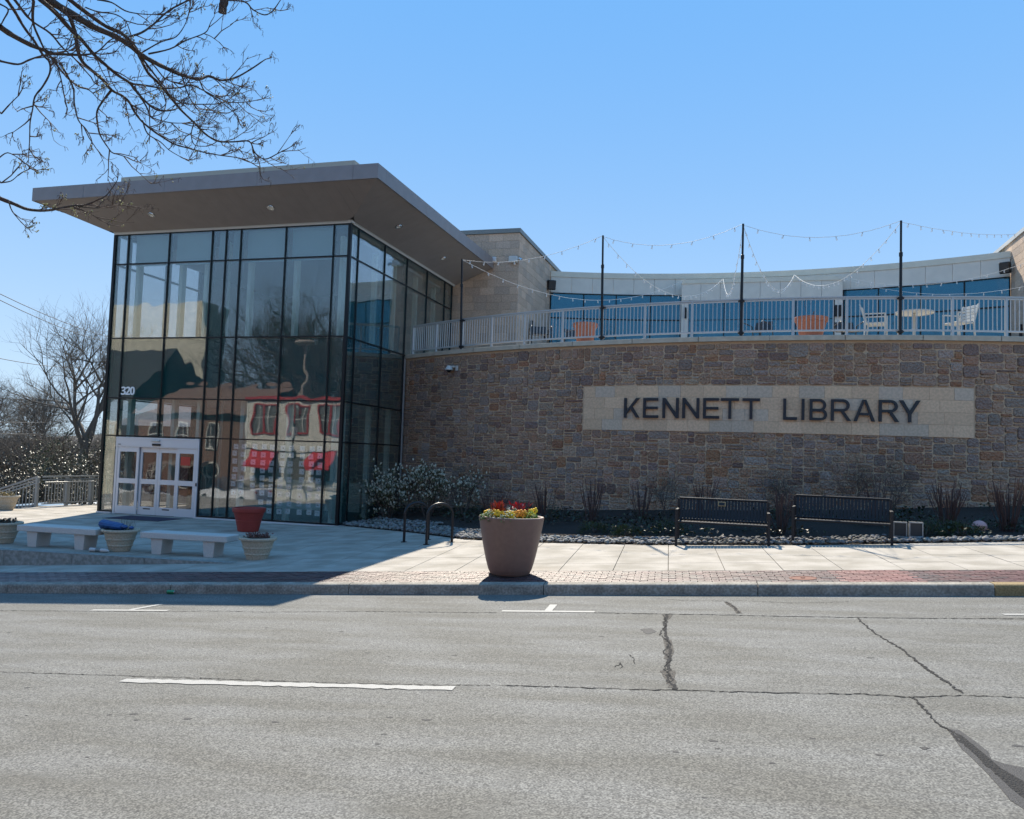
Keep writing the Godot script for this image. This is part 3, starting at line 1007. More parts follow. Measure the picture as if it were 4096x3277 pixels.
	# house number on the dark glass
	for ch in [["3", -18.99], ["2", -18.82], ["0", -18.65]]:
		var o := MeshInstance3D.new()
		o.name = "number"
		o.mesh = letters(ch[0], 0.26, 0.012, true)
		o.material_override = M.white_vinyl
		b.add_child(o, true)
		o.position = V(ch[1], 3.74, FRONT + 0.004) - b.position
	make_door(b)
	# exit sign hanging inside
	var ex := thing("exit_sign", "small lit exit sign hanging inside the side glass", "exit sign", V(-12.6, 3.1, -24.6))
	var eb := Sh.new()
	eb.span(V(-0.02, 0.0, -0.16), V(0.02, 0.22, 0.16))
	piece(ex, "case", eb.mesh(), M.white_vinyl)
	var rod := Sh.new()
	rod.span(V(-0.01, 0.22, -0.01), V(0.01, 0.57, 0.01))
	piece(ex, "rod", rod.mesh(), M.white_vinyl)
	piece(ex, "lettering", letters("EXIT", 0.12, 0.01, true), M.red_plastic, Transform3D(Basis(Vector3.UP, PI / 2), V(0.022, 0.05, 0.135)))

func letters(text: String, cap: float, depth: float, bold: bool) -> Mesh:
	var f := SystemFont.new()
	f.font_names = PackedStringArray(["Droid Sans"])
	f.font_weight = 700 if bold else 400
	var t := TextMesh.new()
	t.text = text
	t.font = f
	t.font_size = 96
	t.pixel_size = cap / 69.0
	t.depth = depth
	t.curve_step = 0.8
	t.horizontal_alignment = HORIZONTAL_ALIGNMENT_LEFT
	t.vertical_alignment = VERTICAL_ALIGNMENT_BOTTOM
	var arr := t.get_mesh_arrays()
	var m := ArrayMesh.new()
	# set the foot of the letter at y = 0 and its left edge at x = 0
	var vs: PackedVector3Array = arr[Mesh.ARRAY_VERTEX]
	var lo := V(1e9, 1e9, 0)
	var hi := V(-1e9, -1e9, 0)
	for p in vs:
		lo = lo.min(p)
		hi = hi.max(p)
	var s := cap / (hi.y - lo.y)
	for i in vs.size():
		vs[i] = V((vs[i].x - lo.x) * s, (vs[i].y - lo.y) * s, vs[i].z)
	arr[Mesh.ARRAY_VERTEX] = vs
	m.add_surface_from_arrays(Mesh.PRIMITIVE_TRIANGLES, arr)
	return m

func make_door(b: Node3D) -> void:
	var at := Transform3D(Basis(), V(-17.48, 0, FRONT) - b.position)
	var w := -19.01 + 17.48
	var e := -15.95 + 17.48
	var s := Sh.new()
	s.span(V(w, 2.1, -0.1), V(e, 2.41, 0.07))
	piece(b, "door_header", s.mesh(), M.door_silver, at)
	s = Sh.new()
	s.span(V(w, 2.13, 0.071), V(e, 2.145, 0.078))
	s.span(V(w, 2.36, 0.071), V(e, 2.385, 0.08))
	s.span(V(w, 0.0, -0.1), V(w + 0.075, 2.1, 0.06))
	s.span(V(e - 0.075, 0.0, -0.1), V(e, 2.1, 0.06))
	piece(b, "door_frame", s.mesh(), M.door_silver, at)
	s = Sh.new()
	s.span(V(-0.14, 2.16, 0.072), V(0.14, 2.225, 0.115))
	piece(b, "door_sensor", s.mesh(), M.black_metal, at)
	s = Sh.new()
	s.cbox(V(-0.03, 2.315, 0.1), V(0.3, 0.05, 0.07), 0.015)
	piece(b, "awning_sensor", s.mesh(), M.trim_white, at)
	s = Sh.new()
	s.span(V(w + 0.09, 2.16, 0.072), V(w + 0.19, 2.19, 0.078))
	piece(b, "maker_plate", s.mesh(), M.tower_cap, at)
	var xs := [-18.93 + 17.48, -18.13 + 17.48, -17.44 + 17.48, -16.73 + 17.48, -16.03 + 17.48]
	for i in 4:
		var z := 0.03 if (i == 0 or i == 3) else -0.03
		var a: float = xs[i] + 0.004
		var c: float = xs[i + 1] - 0.004
		s = Sh.new()
		for r in [[a, a + 0.085, 0.015, 2.095], [c - 0.085, c, 0.015, 2.095], [a + 0.085, c - 0.085, 1.95, 2.095], [a + 0.085, c - 0.085, 0.965, 1.115], [a + 0.085, c - 0.085, 0.015, 0.26]]:
			s.span(V(r[0], r[2], z - 0.022), V(r[1], r[3], z + 0.022))
		var leaf := piece(b, "door_leaf", s.mesh(), M.door_silver, at)
		for r in [[0.26, 0.965], [1.115, 1.95]]:
			var g := Sh.new()
			for off in [0.0, -0.014]:
				g.span(V(a + 0.085, r[0], z + off - 0.003), V(c - 0.085, r[1], z + off + 0.003))
			piece(leaf, "glass_pane", g.mesh(), M.door_glass)
		if i == 1 or i == 2:
			var l := Sh.new()
			l.span(V((a + c) * 0.5 - 0.13, 0.18, z + 0.0225), V((a + c) * 0.5 + 0.13, 0.215, z + 0.0245))
			piece(leaf, "warning_label", l.mesh(), M.black_metal)
		if i == 3:
			var l := Sh.new()
			l.cbox(V(a + 0.3, 1.72, z + 0.006), V(0.34, 0.26, 0.004), 0.001)
			piece(leaf, "red_notice", l.mesh(), M.red_plastic)
	s = Sh.new()
	s.cbox(V(e - 0.03, 1.02, 0.075), V(0.035, 0.1, 0.03), 0.006)
	piece(b, "door_lock", s.mesh(), M.black_metal, at)

# ------------------------------------------------------------------ the curved stone wall
const WC := Vector2(1.673, -45.707)      # centre of its curve in plan
const WR := 23.77                        # out to the lip of the coping

func curve(deg: float, r: float, y: float) -> Vector3:
	var a := deg_to_rad(deg)
	return V(WC.x + r * sin(a), y, WC.y + r * cos(a))

func at_wall(s: float, y: float, r: float) -> Vector3:
	return curve(rad_to_deg(s / 23.7), r, y)

func bed_y(x: float, z: float) -> float:
	var back := clampf((edge_z(x) - z) / 5.0, 0.0, 1.0)
	return side_y(x, z) + 0.02 + 0.28 * back

func make_wall() -> void:
	R.seed = 91
	var w := thing("stone_wall", "curved terrace wall of mixed brown and grey fieldstone with pale mortar", "wall", curve(-8, 23.6, 0.4))
	var core := Sh.new()
	for k in 60:
		var a := -33.2 + k
		var b := a + 1.0
		core.quad(curve(a, 23.665, -0.9), curve(b, 23.665, -0.9), curve(b, 23.665, 5.43), curve(a, 23.665, 5.43))
		core.quad(curve(a, 23.3, 5.43), curve(b, 23.3, 5.43), curve(b, 23.3, -0.9), curve(a, 23.3, -0.9))
	part(w, "mortar", core, M.mortar)
	# coping stones
	var a := -33.3
	while a < 26.0:
		var b := a + 4.4
		var c := Sh.new()
		for k in 4:
			var p := a + 0.02 + (4.36) * k / 4.0
			var q := a + 0.02 + (4.36) * (k + 1) / 4.0
			var mid := curve((p + q) * 0.5, 23.55, 5.49)
			c.quad_out(curve(p, 23.77, 5.43), curve(q, 23.77, 5.43), curve(q, 23.77, 5.55), curve(p, 23.77, 5.55), mid)
			c.quad_out(curve(p, 23.77, 5.55), curve(q, 23.77, 5.55), curve(q, 23.76, 5.56), curve(p, 23.76, 5.56), mid)
			c.quad_out(curve(p, 23.76, 5.56), curve(q, 23.76, 5.56), curve(q, 23.3, 5.565), curve(p, 23.3, 5.565), mid)
			c.quad_out(curve(p, 23.77, 5.43), curve(q, 23.77, 5.43), curve(q, 23.3, 5.43), curve(p, 23.3, 5.43), mid)
		part(w, "coping_stone", c, M.coping)
		a = b
	# the stones: laid rectangle by rectangle from the ground up, none alike
	var cw := 0.098
	var chh := 0.078
	var s0 := deg_to_rad(-33.1) * 23.7
	var cols := int((deg_to_rad(24.0) * 23.7 - s0) / cw)
	var y0 := -0.40
	var rows := int((5.425 - y0) / chh)
	var full := PackedByteArray()
	full.resize(cols * rows)
	var sa := deg_to_rad(-14.8) * 23.7
	var sb := deg_to_rad(9.25) * 23.7
	for r in rows:
		for c in cols:
			var s := s0 + (c + 0.5) * cw
			var y := y0 + (r + 0.5) * chh
			if s > sa and s < sb and y > 3.025 and y < 4.255:
				full[r * cols + c] = 2
	var tones := [Color(0.42, 0.27, 0.19), Color(0.45, 0.30, 0.215), Color(0.36, 0.26, 0.205), Color(0.45, 0.28, 0.185), Color(0.41, 0.23, 0.145), Color(0.31, 0.21, 0.165), Color(0.50, 0.345, 0.235), Color(0.42, 0.205, 0.11), Color(0.27, 0.165, 0.125), Color(0.44, 0.335, 0.265)]
	var odds := [0.24, 0.44, 0.60, 0.72, 0.79, 0.86, 0.90, 0.94, 0.98, 1.0]
	var stones := []
	for r in rows:
		var c := 0
		while c < cols:
			if full[r * cols + c] != 0:
				c += 1
				continue
			var room := 0
			while c + room < cols and full[r * cols + c + room] == 0 and room < 8:
				room += 1
			var want: int = [2, 3, 3, 3, 4, 4, 5, 6][R.randi() % 8]
			var tall: int = [1, 1, 2, 2, 2, 3, 3, 4][R.randi() % 8]
			if tall == 1 and want < 3:
				tall = 2
			var wide := mini(want, room)
			if room - wide == 1:
				wide = room if room <= 5 else wide - 1
			var hgt := 0
			while hgt < tall and r + hgt < rows:
				var free := true
				for k in wide:
					if full[(r + hgt) * cols + c + k] != 0:
						free = false
				if not free:
					break
				hgt += 1
			# never leave a sliver below the coping or the sign
			if r + hgt == rows - 1:
				hgt += 1
			for yy in hgt:
				for k in wide:
					if full[(r + yy) * cols + c + k] == 0:
						full[(r + yy) * cols + c + k] = 1
			stones.append([s0 + c * cw, y0 + r * chh, wide * cw, hgt * chh])
			c += wide
	var shown := []
	for st in stones:
		var p := at_wall(st[0] + st[2] * 0.5, st[1] + st[3] * 0.5, 23.7)
		var deg := rad_to_deg((st[0] + st[2] * 0.5) / 23.7)
		var score: float = st[2] * st[3] if (deg > -33 and deg < 12.0 and p.y > 1.3) else 0.0
		shown.append(score)
	var order := range(stones.size())
	order.sort_custom(func(i, j): return shown[i] > shown[j] if shown[i] != shown[j] else i < j)
	var single := {}
	for k in 300:
		single[order[k]] = true
	var rest := Sh.new()
	rest.tinted = true
	for i in stones.size():
		var st: Array = stones[i]
		var pk := R.randf()
		var t := 0
		while odds[t] < pk:
			t += 1
		var col: Color = tones[t] * rr(0.86, 1.14)
		col.g *= rr(0.97, 1.03)
		var sh := Sh.new() if single.has(i) else rest
		sh.tinted = true
		sh.col = col
		one_stone(sh, st)
		if single.has(i):
			part(w, "stone", sh, M.stone_face)
	var o := part(w, "stone", rest, M.stone_face)
	o.set_meta("kind", "stuff")
	# camera on its bracket
	var cam := thing("security_camera", "white dome security camera on a short bracket high on the stone wall", "camera", curve(-26.6, 23.72, 4.9))
	cam.rotation.y = deg_to_rad(-26.6)
	var s := Sh.new()
	s.cbox(V(0.14, 0.06, 0.02), V(0.1, 0.16, 0.06), 0.01)
	s.cbox(V(0.06, 0.1, 0.12), V(0.16, 0.06, 0.1), 0.015)
	piece(cam, "bracket", s.mesh(), M.trim_white)
	s = Sh.new()
	s.lathe([V2(0.0, 0.13), V2(0.06, 0.13), V2(0.075, 0.1), V2(0.125, 0.03), V2(0.135, 0.0), V2(0.12, -0.015)], 22, V(-0.03, 0, 0.2))
	piece(cam, "housing", s.mesh(), M.trim_white)
	s = Sh.new()
	s.lathe([V2(0.12, -0.015), V2(0.085, -0.02), V2(0.07, -0.05), V2(0.035, -0.08), V2(0.0, -0.085)], 18, V(-0.03, 0, 0.2))
	piece(cam, "dome", s.mesh(), M.black_metal)

func one_stone(sh: Sh, st: Array) -> void:
	var g := 0.0105
	var a: float = st[0] + g
	var b: float = st[0] + st[2] - g
	var c: float = st[1] + g
	var d: float = st[1] + st[3] - g
	var small: float = minf(st[2], st[3])
	var pts := []
	for q in [[a, c, 1, 1], [b, c, -1, 1], [b, d, -1, -1], [a, d, 1, -1]]:
		var e := rr(0.06, 0.24) * small
		var f := rr(0.06, 0.24) * small
		var first := V2(q[0] + q[2] * e, q[1])
		var second := V2(q[0], q[1] + q[3] * f)
		if q[2] * q[3] > 0:
			pts.append(second)
			pts.append(first)
		else:
			pts.append(first)
			pts.append(second)
	var mid := V2((a + b) * 0.5 + rr(-0.02, 0.02), (c + d) * 0.5 + rr(-0.015, 0.015))
	var proud := rr(0.018, 0.045)
	var tilt := V2(rr(-0.05, 0.05), rr(-0.06, 0.06))
	var outer := []
	var ring := []
	for p in pts:
		p += V2(rr(-1, 1), rr(-1, 1)) * 0.005
		outer.append(at_wall(p.x, p.y, 23.66))
		var q: Vector2 = p.lerp(mid, minf(0.16, 0.014 / small))
		var dep := 23.665 + proud + (q - mid).dot(tilt) + rr(-0.004, 0.004)
		ring.append(at_wall(q.x, q.y, dep))
	var centre := at_wall(mid.x, mid.y, 23.668 + proud + rr(0.0, 0.008))
	var o := at_wall(mid.x, mid.y, 23.4)
	for k in 8:
		var k2 := (k + 1) % 8
		sh.quad_out(outer[k], outer[k2], ring[k2], ring[k], o)
		sh.tri_out(ring[k], ring[k2], centre, o)

func make_sign() -> void:
	R.seed = 92
	var s := thing("library_sign", "pale smooth stone band in the wall carrying big dark capital letters", "sign", curve(-2.8, 23.7, 3.025))
	var y := 3.03
	for row in 4:
		var a := -14.75
		var first := true
		while a < 9.2:
			var b := a + (0.78 if (first and row % 2) else 1.46) * rr(0.9, 1.1)
			if 9.2 - b < 0.5:
				b = 9.2
			var c := Sh.new()
			c.tinted = true
			c.col = Color(0.74, 0.505, 0.325) * rr(0.9, 1.08)
			if R.randf() < 0.25:
				c.col = Color(0.64, 0.495, 0.365) * rr(0.92, 1.05)
			var p := a + 0.006
			var q := b - 0.006
			var lo := y + 0.002
			var hi := y + 0.304
			var r := 23.705 + rr(-0.002, 0.002)
			var mid := curve((p + q) * 0.5, 23.5, (lo + hi) * 0.5)
			c.quad_out(curve(p, r, lo), curve(q, r, lo), curve(q, r, hi), curve(p, r, hi), mid)
			for e in [[p, lo, q, lo], [p, hi, q, hi], [p, lo, p, hi], [q, lo, q, hi]]:
				c.quad_out(curve(e[0], r, e[1]), curve(e[2], r, e[3]), curve(e[2], 23.66, e[3]), curve(e[0], 23.66, e[1]), mid)
			part(s, "stone_block", c, M.ashlar)
			a = b
			first = false
		y += 0.306
	# letters stand a little off the stone
	for l in [["K", -11.76, -10.69], ["E", -10.44, -9.42], ["N", -9.14, -8.08], ["N", -7.84, -6.76], ["E", -6.51, -5.50], ["T", -5.40, -4.29], ["T", -4.08, -3.03], ["L", -1.64, -0.82], ["I", -0.57, -0.39], ["B", -0.10, 0.92], ["R", 1.13, 2.28], ["A", 2.42, 3.64], ["R", 3.84, 4.99], ["Y", 4.99, 6.18]]:
		var m := Sh.new()
		var wide: float = deg_to_rad(l[2] - l[1]) * 23.76
		glyph(m, l[0], wide, 0.545, 0.072, 0.05)
		var mid: float = (l[1] + l[2]) * 0.5
		var o := piece(s, "letter", m.mesh(), M.sign_letter, Transform3D(Basis(Vector3.UP, deg_to_rad(mid)), curve(mid, 23.745, 3.375) - s.position - Basis(Vector3.UP, deg_to_rad(mid)) * V(wide * 0.5, 0, 0)))
		o.set_meta("label", "dark letter %s" % l[0])

# plain square-cut capitals: strokes as extruded bars, bowls as bent bands
func glyph(m: Sh, ch: String, w: float, h: float, t: float, dep: float) -> void:
	var stroke := func(a: Vector2, b: Vector2, k: float):
		var d := (b - a).normalized().orthogonal() * k * 0.5
		band(m, PackedVector2Array([a - d, b - d, b + d, a + d]), dep)
	var rect := func(x0: float, y0: float, x1: float, y1: float):
		band(m, PackedVector2Array([V2(x0, y0), V2(x1, y0), V2(x1, y1), V2(x0, y1)]), dep)
	match ch:
		"K":
			rect.call(0, 0, t, h)
			band(m, PackedVector2Array([V2(t, h * 0.36), V2(w - t * 1.35, h), V2(w, h), V2(t, h * 0.36 - t * 1.25 + t * 0.0)]), dep)
			band(m, PackedVector2Array([V2(w * 0.36, h * 0.52), V2(w - t * 1.3, 0), V2(w, 0), V2(w * 0.36 + t * 0.85, h * 0.62)]), dep * 0.97)
		"E":
			rect.call(0, 0, t, h)
			rect.call(t, 0, w, t)
			rect.call(t, h * 0.5 - t * 0.42, w * 0.94, h * 0.5 + t * 0.5)
			rect.call(t, h - t, w * 0.97, h)
		"N":
			rect.call(0, 0, t, h)
			rect.call(w - t, 0, w, h)
			band(m, PackedVector2Array([V2(t, h), V2(t, h - t * 1.9), V2(w - t, 0), V2(w - t, t * 1.9)]), dep * 0.97)
		"T":
			rect.call(0, h - t, w, h)
			rect.call(w * 0.5 - t * 0.5, 0, w * 0.5 + t * 0.5, h - t)
		"L":
			rect.call(0, 0, t, h)
			rect.call(t, 0, w, t)
		"I":
			rect.call(w * 0.5 - t * 0.5, 0, w * 0.5 + t * 0.5, h)
		"B":
			rect.call(0, 0, t, h)
			bowl(m, t, 0, w, h * 0.53, t, dep)
			bowl(m, t, h * 0.53 - t * 0.85, w * 0.94, h, t, dep * 0.97)
		"R":
			rect.call(0, 0, t, h)
			bowl(m, t, h * 0.43, w * 0.93, h, t, dep)
			band(m, PackedVector2Array([V2(w * 0.47, h * 0.45), V2(w - t * 1.25, 0), V2(w, 0), V2(w * 0.47 + t * 1.2, h * 0.45)]), dep * 0.97)
		"A":
			band(m, PackedVector2Array([V2(0, 0), V2(t * 1.12, 0), V2(w * 0.5 + t * 0.2, h), V2(w * 0.5 - t * 0.6, h)]), dep)
			band(m, PackedVector2Array([V2(w, 0), V2(w * 0.5 + t * 0.6, h), V2(w * 0.5 - t * 0.2, h), V2(w - t * 1.12, 0)]), dep * 0.97)
			rect.call(w * 0.24, h * 0.27, w * 0.76, h * 0.27 + t * 0.9)
		"Y":
			rect.call(w * 0.5 - t * 0.5, 0, w * 0.5 + t * 0.5, h * 0.43)
			band(m, PackedVector2Array([V2(0, h), V2(w * 0.5 - t * 0.5, h * 0.36), V2(w * 0.5 + t * 0.35, h * 0.43), V2(t * 1.3, h)]), dep * 0.97)
			band(m, PackedVector2Array([V2(w, h), V2(w - t * 1.3, h), V2(w * 0.5 - t * 0.35, h * 0.43), V2(w * 0.5 + t * 0.5, h * 0.36)]), dep * 0.94)

func band(m: Sh, p: PackedVector2Array, dep: float) -> void:
	var o := V((p[0].x + p[2].x) * 0.5, (p[0].y + p[2].y) * 0.5, 0)
	var f := []
	var k := []
	for q in p:
		f.append(V(q.x, q.y, dep * 0.5))
		k.append(V(q.x, q.y, -dep * 0.5))
	m.quad_out(f[0], f[1], f[2], f[3], o)
	m.quad_out(k[0], k[1], k[2], k[3], o)
	for i in 4:
		m.quad_out(f[i], f[(i + 1) % 4], k[(i + 1) % 4], k[i], o)

func bowl(m: Sh, x0: float, y0: float, x1: float, y1: float, t: float, dep: float) -> void:
	var r := (y1 - y0) * 0.5
	var cx := x1 - r
	var out := [V2(x0, y0), V2(cx, y0)]
	var inn := [V2(x0, y0 + t * 0.9), V2(cx, y0 + t * 0.9)]
	for k in range(1, 10):
		var a := -PI / 2 + PI * k / 10.0
		out.append(V2(cx + cos(a) * r, y0 + r + sin(a) * r))
		inn.append(V2(cx + cos(a) * (r - t), y0 + r + sin(a) * (r - t * 0.9)))
	out.append(V2(cx, y1))
	inn.append(V2(cx, y1 - t * 0.9))
	out.append(V2(x0, y1))
	inn.append(V2(x0, y1 - t * 0.9))
	for k in out.size() - 1:
		band(m, PackedVector2Array([out[k], out[k + 1], inn[k + 1], inn[k]]), dep)

# ------------------------------------------------------------------ towers and the rear wing
func ashlar_face(parent: Node3D, origin: Vector3, along: Vector3, out: Vector3, length: float, y0: float, y1: float) -> void:
	var y := y0
	var row := 0
	while y < y1 - 0.02:
		var h := minf(0.305, y1 - y)
		var s := 0.0
		var first := true
		while s < length - 0.01:
			var w := 0.61 if not (first and row % 2) else 0.305
			if row % 5 == 3:
				w *= 0.82
			var e := minf(s + w, length)
			if length - e < 0.12:
				e = length
			var c := Sh.new()
			c.tinted = true
			c.col = Color(0.62, 0.455, 0.33) * rr(0.87, 1.1)
			if R.randf() < 0.3:
				c.col = Color(0.55, 0.42, 0.32) * rr(0.87, 1.05)
			var b := Basis(along, Vector3.UP, along.cross(Vector3.UP))
			c.cbox(origin + along * ((s + e) * 0.5) + V(0, y + h * 0.5, 0) - out * 0.02, V(e - s - 0.006, h - 0.006, 0.05), 0.003, b)
			part(parent, "stone_block", c, M.ashlar)
			s = e
			first = false
		y += h
		row += 1

func make_towers() -> void:
	R.seed = 93
	var t := thing("stair_tower", "square tan sandstone tower rising behind the glass hall roof", "tower", V(-10.5, 5.4, -33))
	var core := Sh.new()
	core.span(V(-14.0, 2.0, -40.0), V(-8.59, 11.0, -30.36))
	part(t, "core", core, M.ashlar_joint)
	ashlar_face(t, V(-11.35, 0, -30.345), Vector3.RIGHT, Vector3.BACK, 2.80, 5.5, 11.0)
	ashlar_face(t, V(-8.575, 0, -30.36), Vector3.FORWARD, Vector3.RIGHT, 5.5, 5.5, 11.0)
	var cap := Sh.new()
	cap.span(V(-14.0, 11.0, -40.0), V(-8.52, 11.17, -30.29))
	part(t, "cap", cap, M.tower_cap)
	# pale light fitting and camera on the corner, and a dark speaker further back
	var f := thing("wall_floodlight", "small pale floodlight box on the corner of the sandstone tower", "light fitting", V(-8.75, 9.78, -30.24))
	var s := Sh.new()
	s.cbox(V(0, 0.12, 0.05), V(0.34, 0.24, 0.16), 0.02)
	piece(f, "housing", s.mesh(), M.trim_white)
	s = Sh.new()
	s.tube([V(0.2, 0.1, 0.05), V(0.3, 0.14, 0.1), V(0.36, 0.06, 0.14)], [0.05, 0.05, 0.06], 10, true)
	piece(f, "lens", s.mesh(), M.chrome)
	f = thing("junction_box", "pale electrical box on the tower just under the roof edge", "electrical box", V(-9.62, 9.88, -30.26))
	s = Sh.new()
	s.cbox(V(0, 0.05, 0.04), V(0.34, 0.2, 0.12), 0.02)
	piece(f, "box", s.mesh(), M.trim_white)
	s = Sh.new()
	s.cbox(V(0, 0.05, 0.105), V(0.3, 0.16, 0.012), 0.004)
	piece(f, "lid", s.mesh(), M.door_silver)
	speaker("black wall speaker at the corner where the sandstone tower meets the grey wing", V(-8.40, 9.75, -35.3), 0.5)
	speaker("black wall speaker beside the far right stone pier above the terrace", V(9.52, 9.78, -34.5), -0.5)
	for a in [["small black wall sconce on the tower near the terrace rail", V(-8.5, 7.35, -32.2)], ["black wall sconce on the tower next to the blue windows", V(-8.5, 7.35, -34.6)]]:
		sconce(a[0], a[1], PI / 2)
	sconce("black wall sconce on the grey panel at the near end of the terrace bay", V(-2.5, 8.48, -35.98), 0.0)
	sconce("left of two black door pulls on the far end of the terrace bay", V(3.66, 8.47, -35.98), 0.0)
	sconce("right of two black door pulls on the far end of the terrace bay", V(3.81, 8.47, -35.98), 0.0)
	sconce("black box sconce on the far right stone pier", V(9.74, 7.15, -33.3), -PI / 2)
	t = thing("stone_pier", "tan block stone pier at the far right end of the terrace", "tower", V(11.5, 5.4, -33))
	core = Sh.new()
	core.span(V(9.83, 2.0, -42.0), V(16.0, 11.05, -29.0))
	part(t, "core", core, M.ashlar_joint)
	ashlar_face(t, V(9.815, 0, -35.6), Vector3.BACK, Vector3.LEFT, 6.6, 5.5, 11.05)
	cap = Sh.new()
	cap.span(V(9.76, 11.05, -42.0), V(16.0, 11.2, -28.96))
	part(t, "cap", cap, M.trim_white)

func speaker(label: String, at: Vector3, turn: float) -> void:
	var f := thing("wall_speaker", label, "speaker", at, "terrace speakers")
	f.rotation.y = turn
	var s := Sh.new()
	s.cbox(V(0, 0.22, 0), V(0.36, 0.44, 0.3), 0.03, Basis(Vector3.RIGHT, 0.2))
	piece(f, "cabinet", s.mesh(), M.black_metal)
	s = Sh.new()
	s.cbox(V(0, 0.2, 0.155), V(0.31, 0.38, 0.012), 0.004, Basis(Vector3.RIGHT, 0.2))
	piece(f, "grille", s.mesh(), M.dark_weave)

func sconce(label: String, at: Vector3, turn: float) -> void:
	var f := thing("wall_sconce", label, "wall light", at, "black wall fittings of the terrace")
	f.rotation.y = turn
	var s := Sh.new()
	s.cbox(V(0, 0.24, 0.05), V(0.11, 0.48, 0.1), 0.02)
	piece(f, "body", s.mesh(), M.black_metal)
	s = Sh.new()
	s.cbox(V(0, 0.24, 0.0), V(0.07, 0.2, 0.04), 0.006)
	piece(f, "backplate", s.mesh(), M.tower_cap)

const RC := Vector2(-0.559, -12.963)
const RR := 24.2
func rear(x: float, y: float, r := RR) -> Vector3:
	return V(x, y, RC.y - sqrt(r * r - (x - RC.x) * (x - RC.x)))

func make_rear_wing() -> void:
	R.seed = 94
	var b := thing("rear_wing", "upper rear wing with a concave grey metal parapet over a band of blue windows", "building", V(0, 5.4, -40))
	# solid behind the windows
	var core := Sh.new()
	core.span(V(-8.6, 10.0, -52.0), V(9.85, 10.55, -37.35))
	core.span(V(-8.6, 2.0, -52.0), V(9.85, 10.0, -51.7))
	part(b, "roof_deck", core, M.roof_grey)
	core = Sh.new()
	core.span(V(-8.6, 5.3, -51.7), V(9.8, 5.62, -34.5))
	part(b, "room_floor", core, M.room_floor)
	core = Sh.new()
	core.span(V(-8.6, 5.62, -43.2), V(9.8, 10.0, -43.0))
	part(b, "room_wall", core, M.room_wall)
	core = Sh.new()
	core.span(V(-8.6, 9.83, -43.0), V(9.8, 9.99, -37.3))
	part(b, "room_ceiling", core, M.room_ceiling)
	var xs := []
	for k in 21:
		xs.append(-8.55 + 18.34 * k / 20.0)
	for i in 20:
		var p0 := rear(xs[i] + 0.006, 9.75)
		var p1 := rear(xs[i + 1] - 0.006, 9.75)
		var up := V(0, 0.72, 0)
		var bk := V(0, 0, -0.08)
		var c := Sh.new()
		var mid := (p0 + p1) * 0.5 + V(0, 0.4, -0.04)
		c.quad_out(p0, p1, p1 + up, p0 + up, mid)
		c.quad_out(p0, p0 + up, p0 + up + bk, p0 + bk, mid)
		c.quad_out(p1, p1 + up, p1 + up + bk, p1 + bk, mid)
		c.quad_out(p0, p1, p1 + bk, p0 + bk, mid)
		part(b, "parapet_panel", c, M.panel_metal)
		# the cap, a little proud
		p0 = rear(xs[i], 10.475, RR - 0.03)
		p1 = rear(xs[i + 1], 10.475, RR - 0.03)
		up = V(0, 0.245, 0)
		bk = V(0, 0, -0.4)
		c = Sh.new()
		mid = (p0 + p1) * 0.5 + V(0, 0.1, -0.2)
		c.quad_out(p0, p1, p1 + up, p0 + up, mid)
		c.quad_out(p0 + up, p1 + up, p1 + up + bk, p0 + up + bk, mid)
		c.quad_out(p0, p1, p1 + bk, p0 + bk, mid)
		part(b, "parapet_cap", c, M.parapet_cap)
	# windows each side of the bay
	for bank in [[-8.52, -7.08, -5.64, -4.12, -2.75], [4.03, 5.35, 6.87, 8.34, 9.76]]:
		for i in bank.size() - 1:
			for row in [[5.62, 7.0], [7.0, 8.58], [8.58, 9.72]]:
				var p0 := rear(bank[i], row[0])
				var p1 := rear(bank[i + 1], row[0])
				var up := V(0, row[1] - row[0], 0)
				var sh := Sh.new()
				for off in [0.0, -0.02]:
					var o := V(0, 0, off)
					for th in [-0.003, 0.003]:
						var q := V(0, 0, th)
						sh.quad(p0 + o + q, p1 + o + q, p1 + up + o + q, p0 + up + o + q)
				part(b, "glass_pane", sh, M.rear_glass)
				var tr := Sh.new()
				tr.bar(p0 + up, p1 + up, 0.09, 0.05)
				part(b, "transom", tr, M.mullion_black)
		for x in bank:
			var p := rear(x, 5.62)
			var mu := Sh.new()
			mu.span(p + V(-0.019, 0, -0.1), p + V(0.019, 4.1, 0.05))
			part(b, "mullion", mu, M.mullion_black)
		var h0 := rear(bank[0], 9.735)
		var h1 := rear(bank[4], 9.735)
		var tm := Sh.new()
		for i in 4:
			tm.bar(rear(bank[i], 9.748, RR - 0.02), rear(bank[i + 1], 9.748, RR - 0.02), 0.1, 0.03)
		part(b, "head_trim", tm, M.trim_white)
	# the bay: flat grey box with its own windows and white doors at both ends
	var bay := Node3D.new()
	bay.name = "bay"
	b.add_child(bay)
	bay.position = V(0.6, 5.62, -36.0) - b.position
	var box := Sh.new()
	var x0 := -2.68
	var x1 := 3.92
	for i in 8:
		var a := x0 + (x1 - x0) * i / 8.0
		var e := x0 + (x1 - x0) * (i + 1) / 8.0
		var c := Sh.new()
		c.span(V(a + 0.005, 9.28, -36.06), V(e - 0.005, 10.02, -36.0))
		part(bay, "wall_panel", c, M.panel_metal)
	box = Sh.new()
	box.span(V(x0 - 0.02, 10.02, -37.1), V(x1 + 0.02, 10.2, -35.97))
	part(bay, "parapet_cap", box, M.parapet_cap)
	box = Sh.new()
	box.span(V(x0, 5.62, -37.2), V(x0 + 0.05, 10.02, -36.06))
	box.span(V(x1 - 0.05, 5.62, -37.2), V(x1, 10.02, -36.06))
	part(bay, "side_wall", box, M.panel_metal)
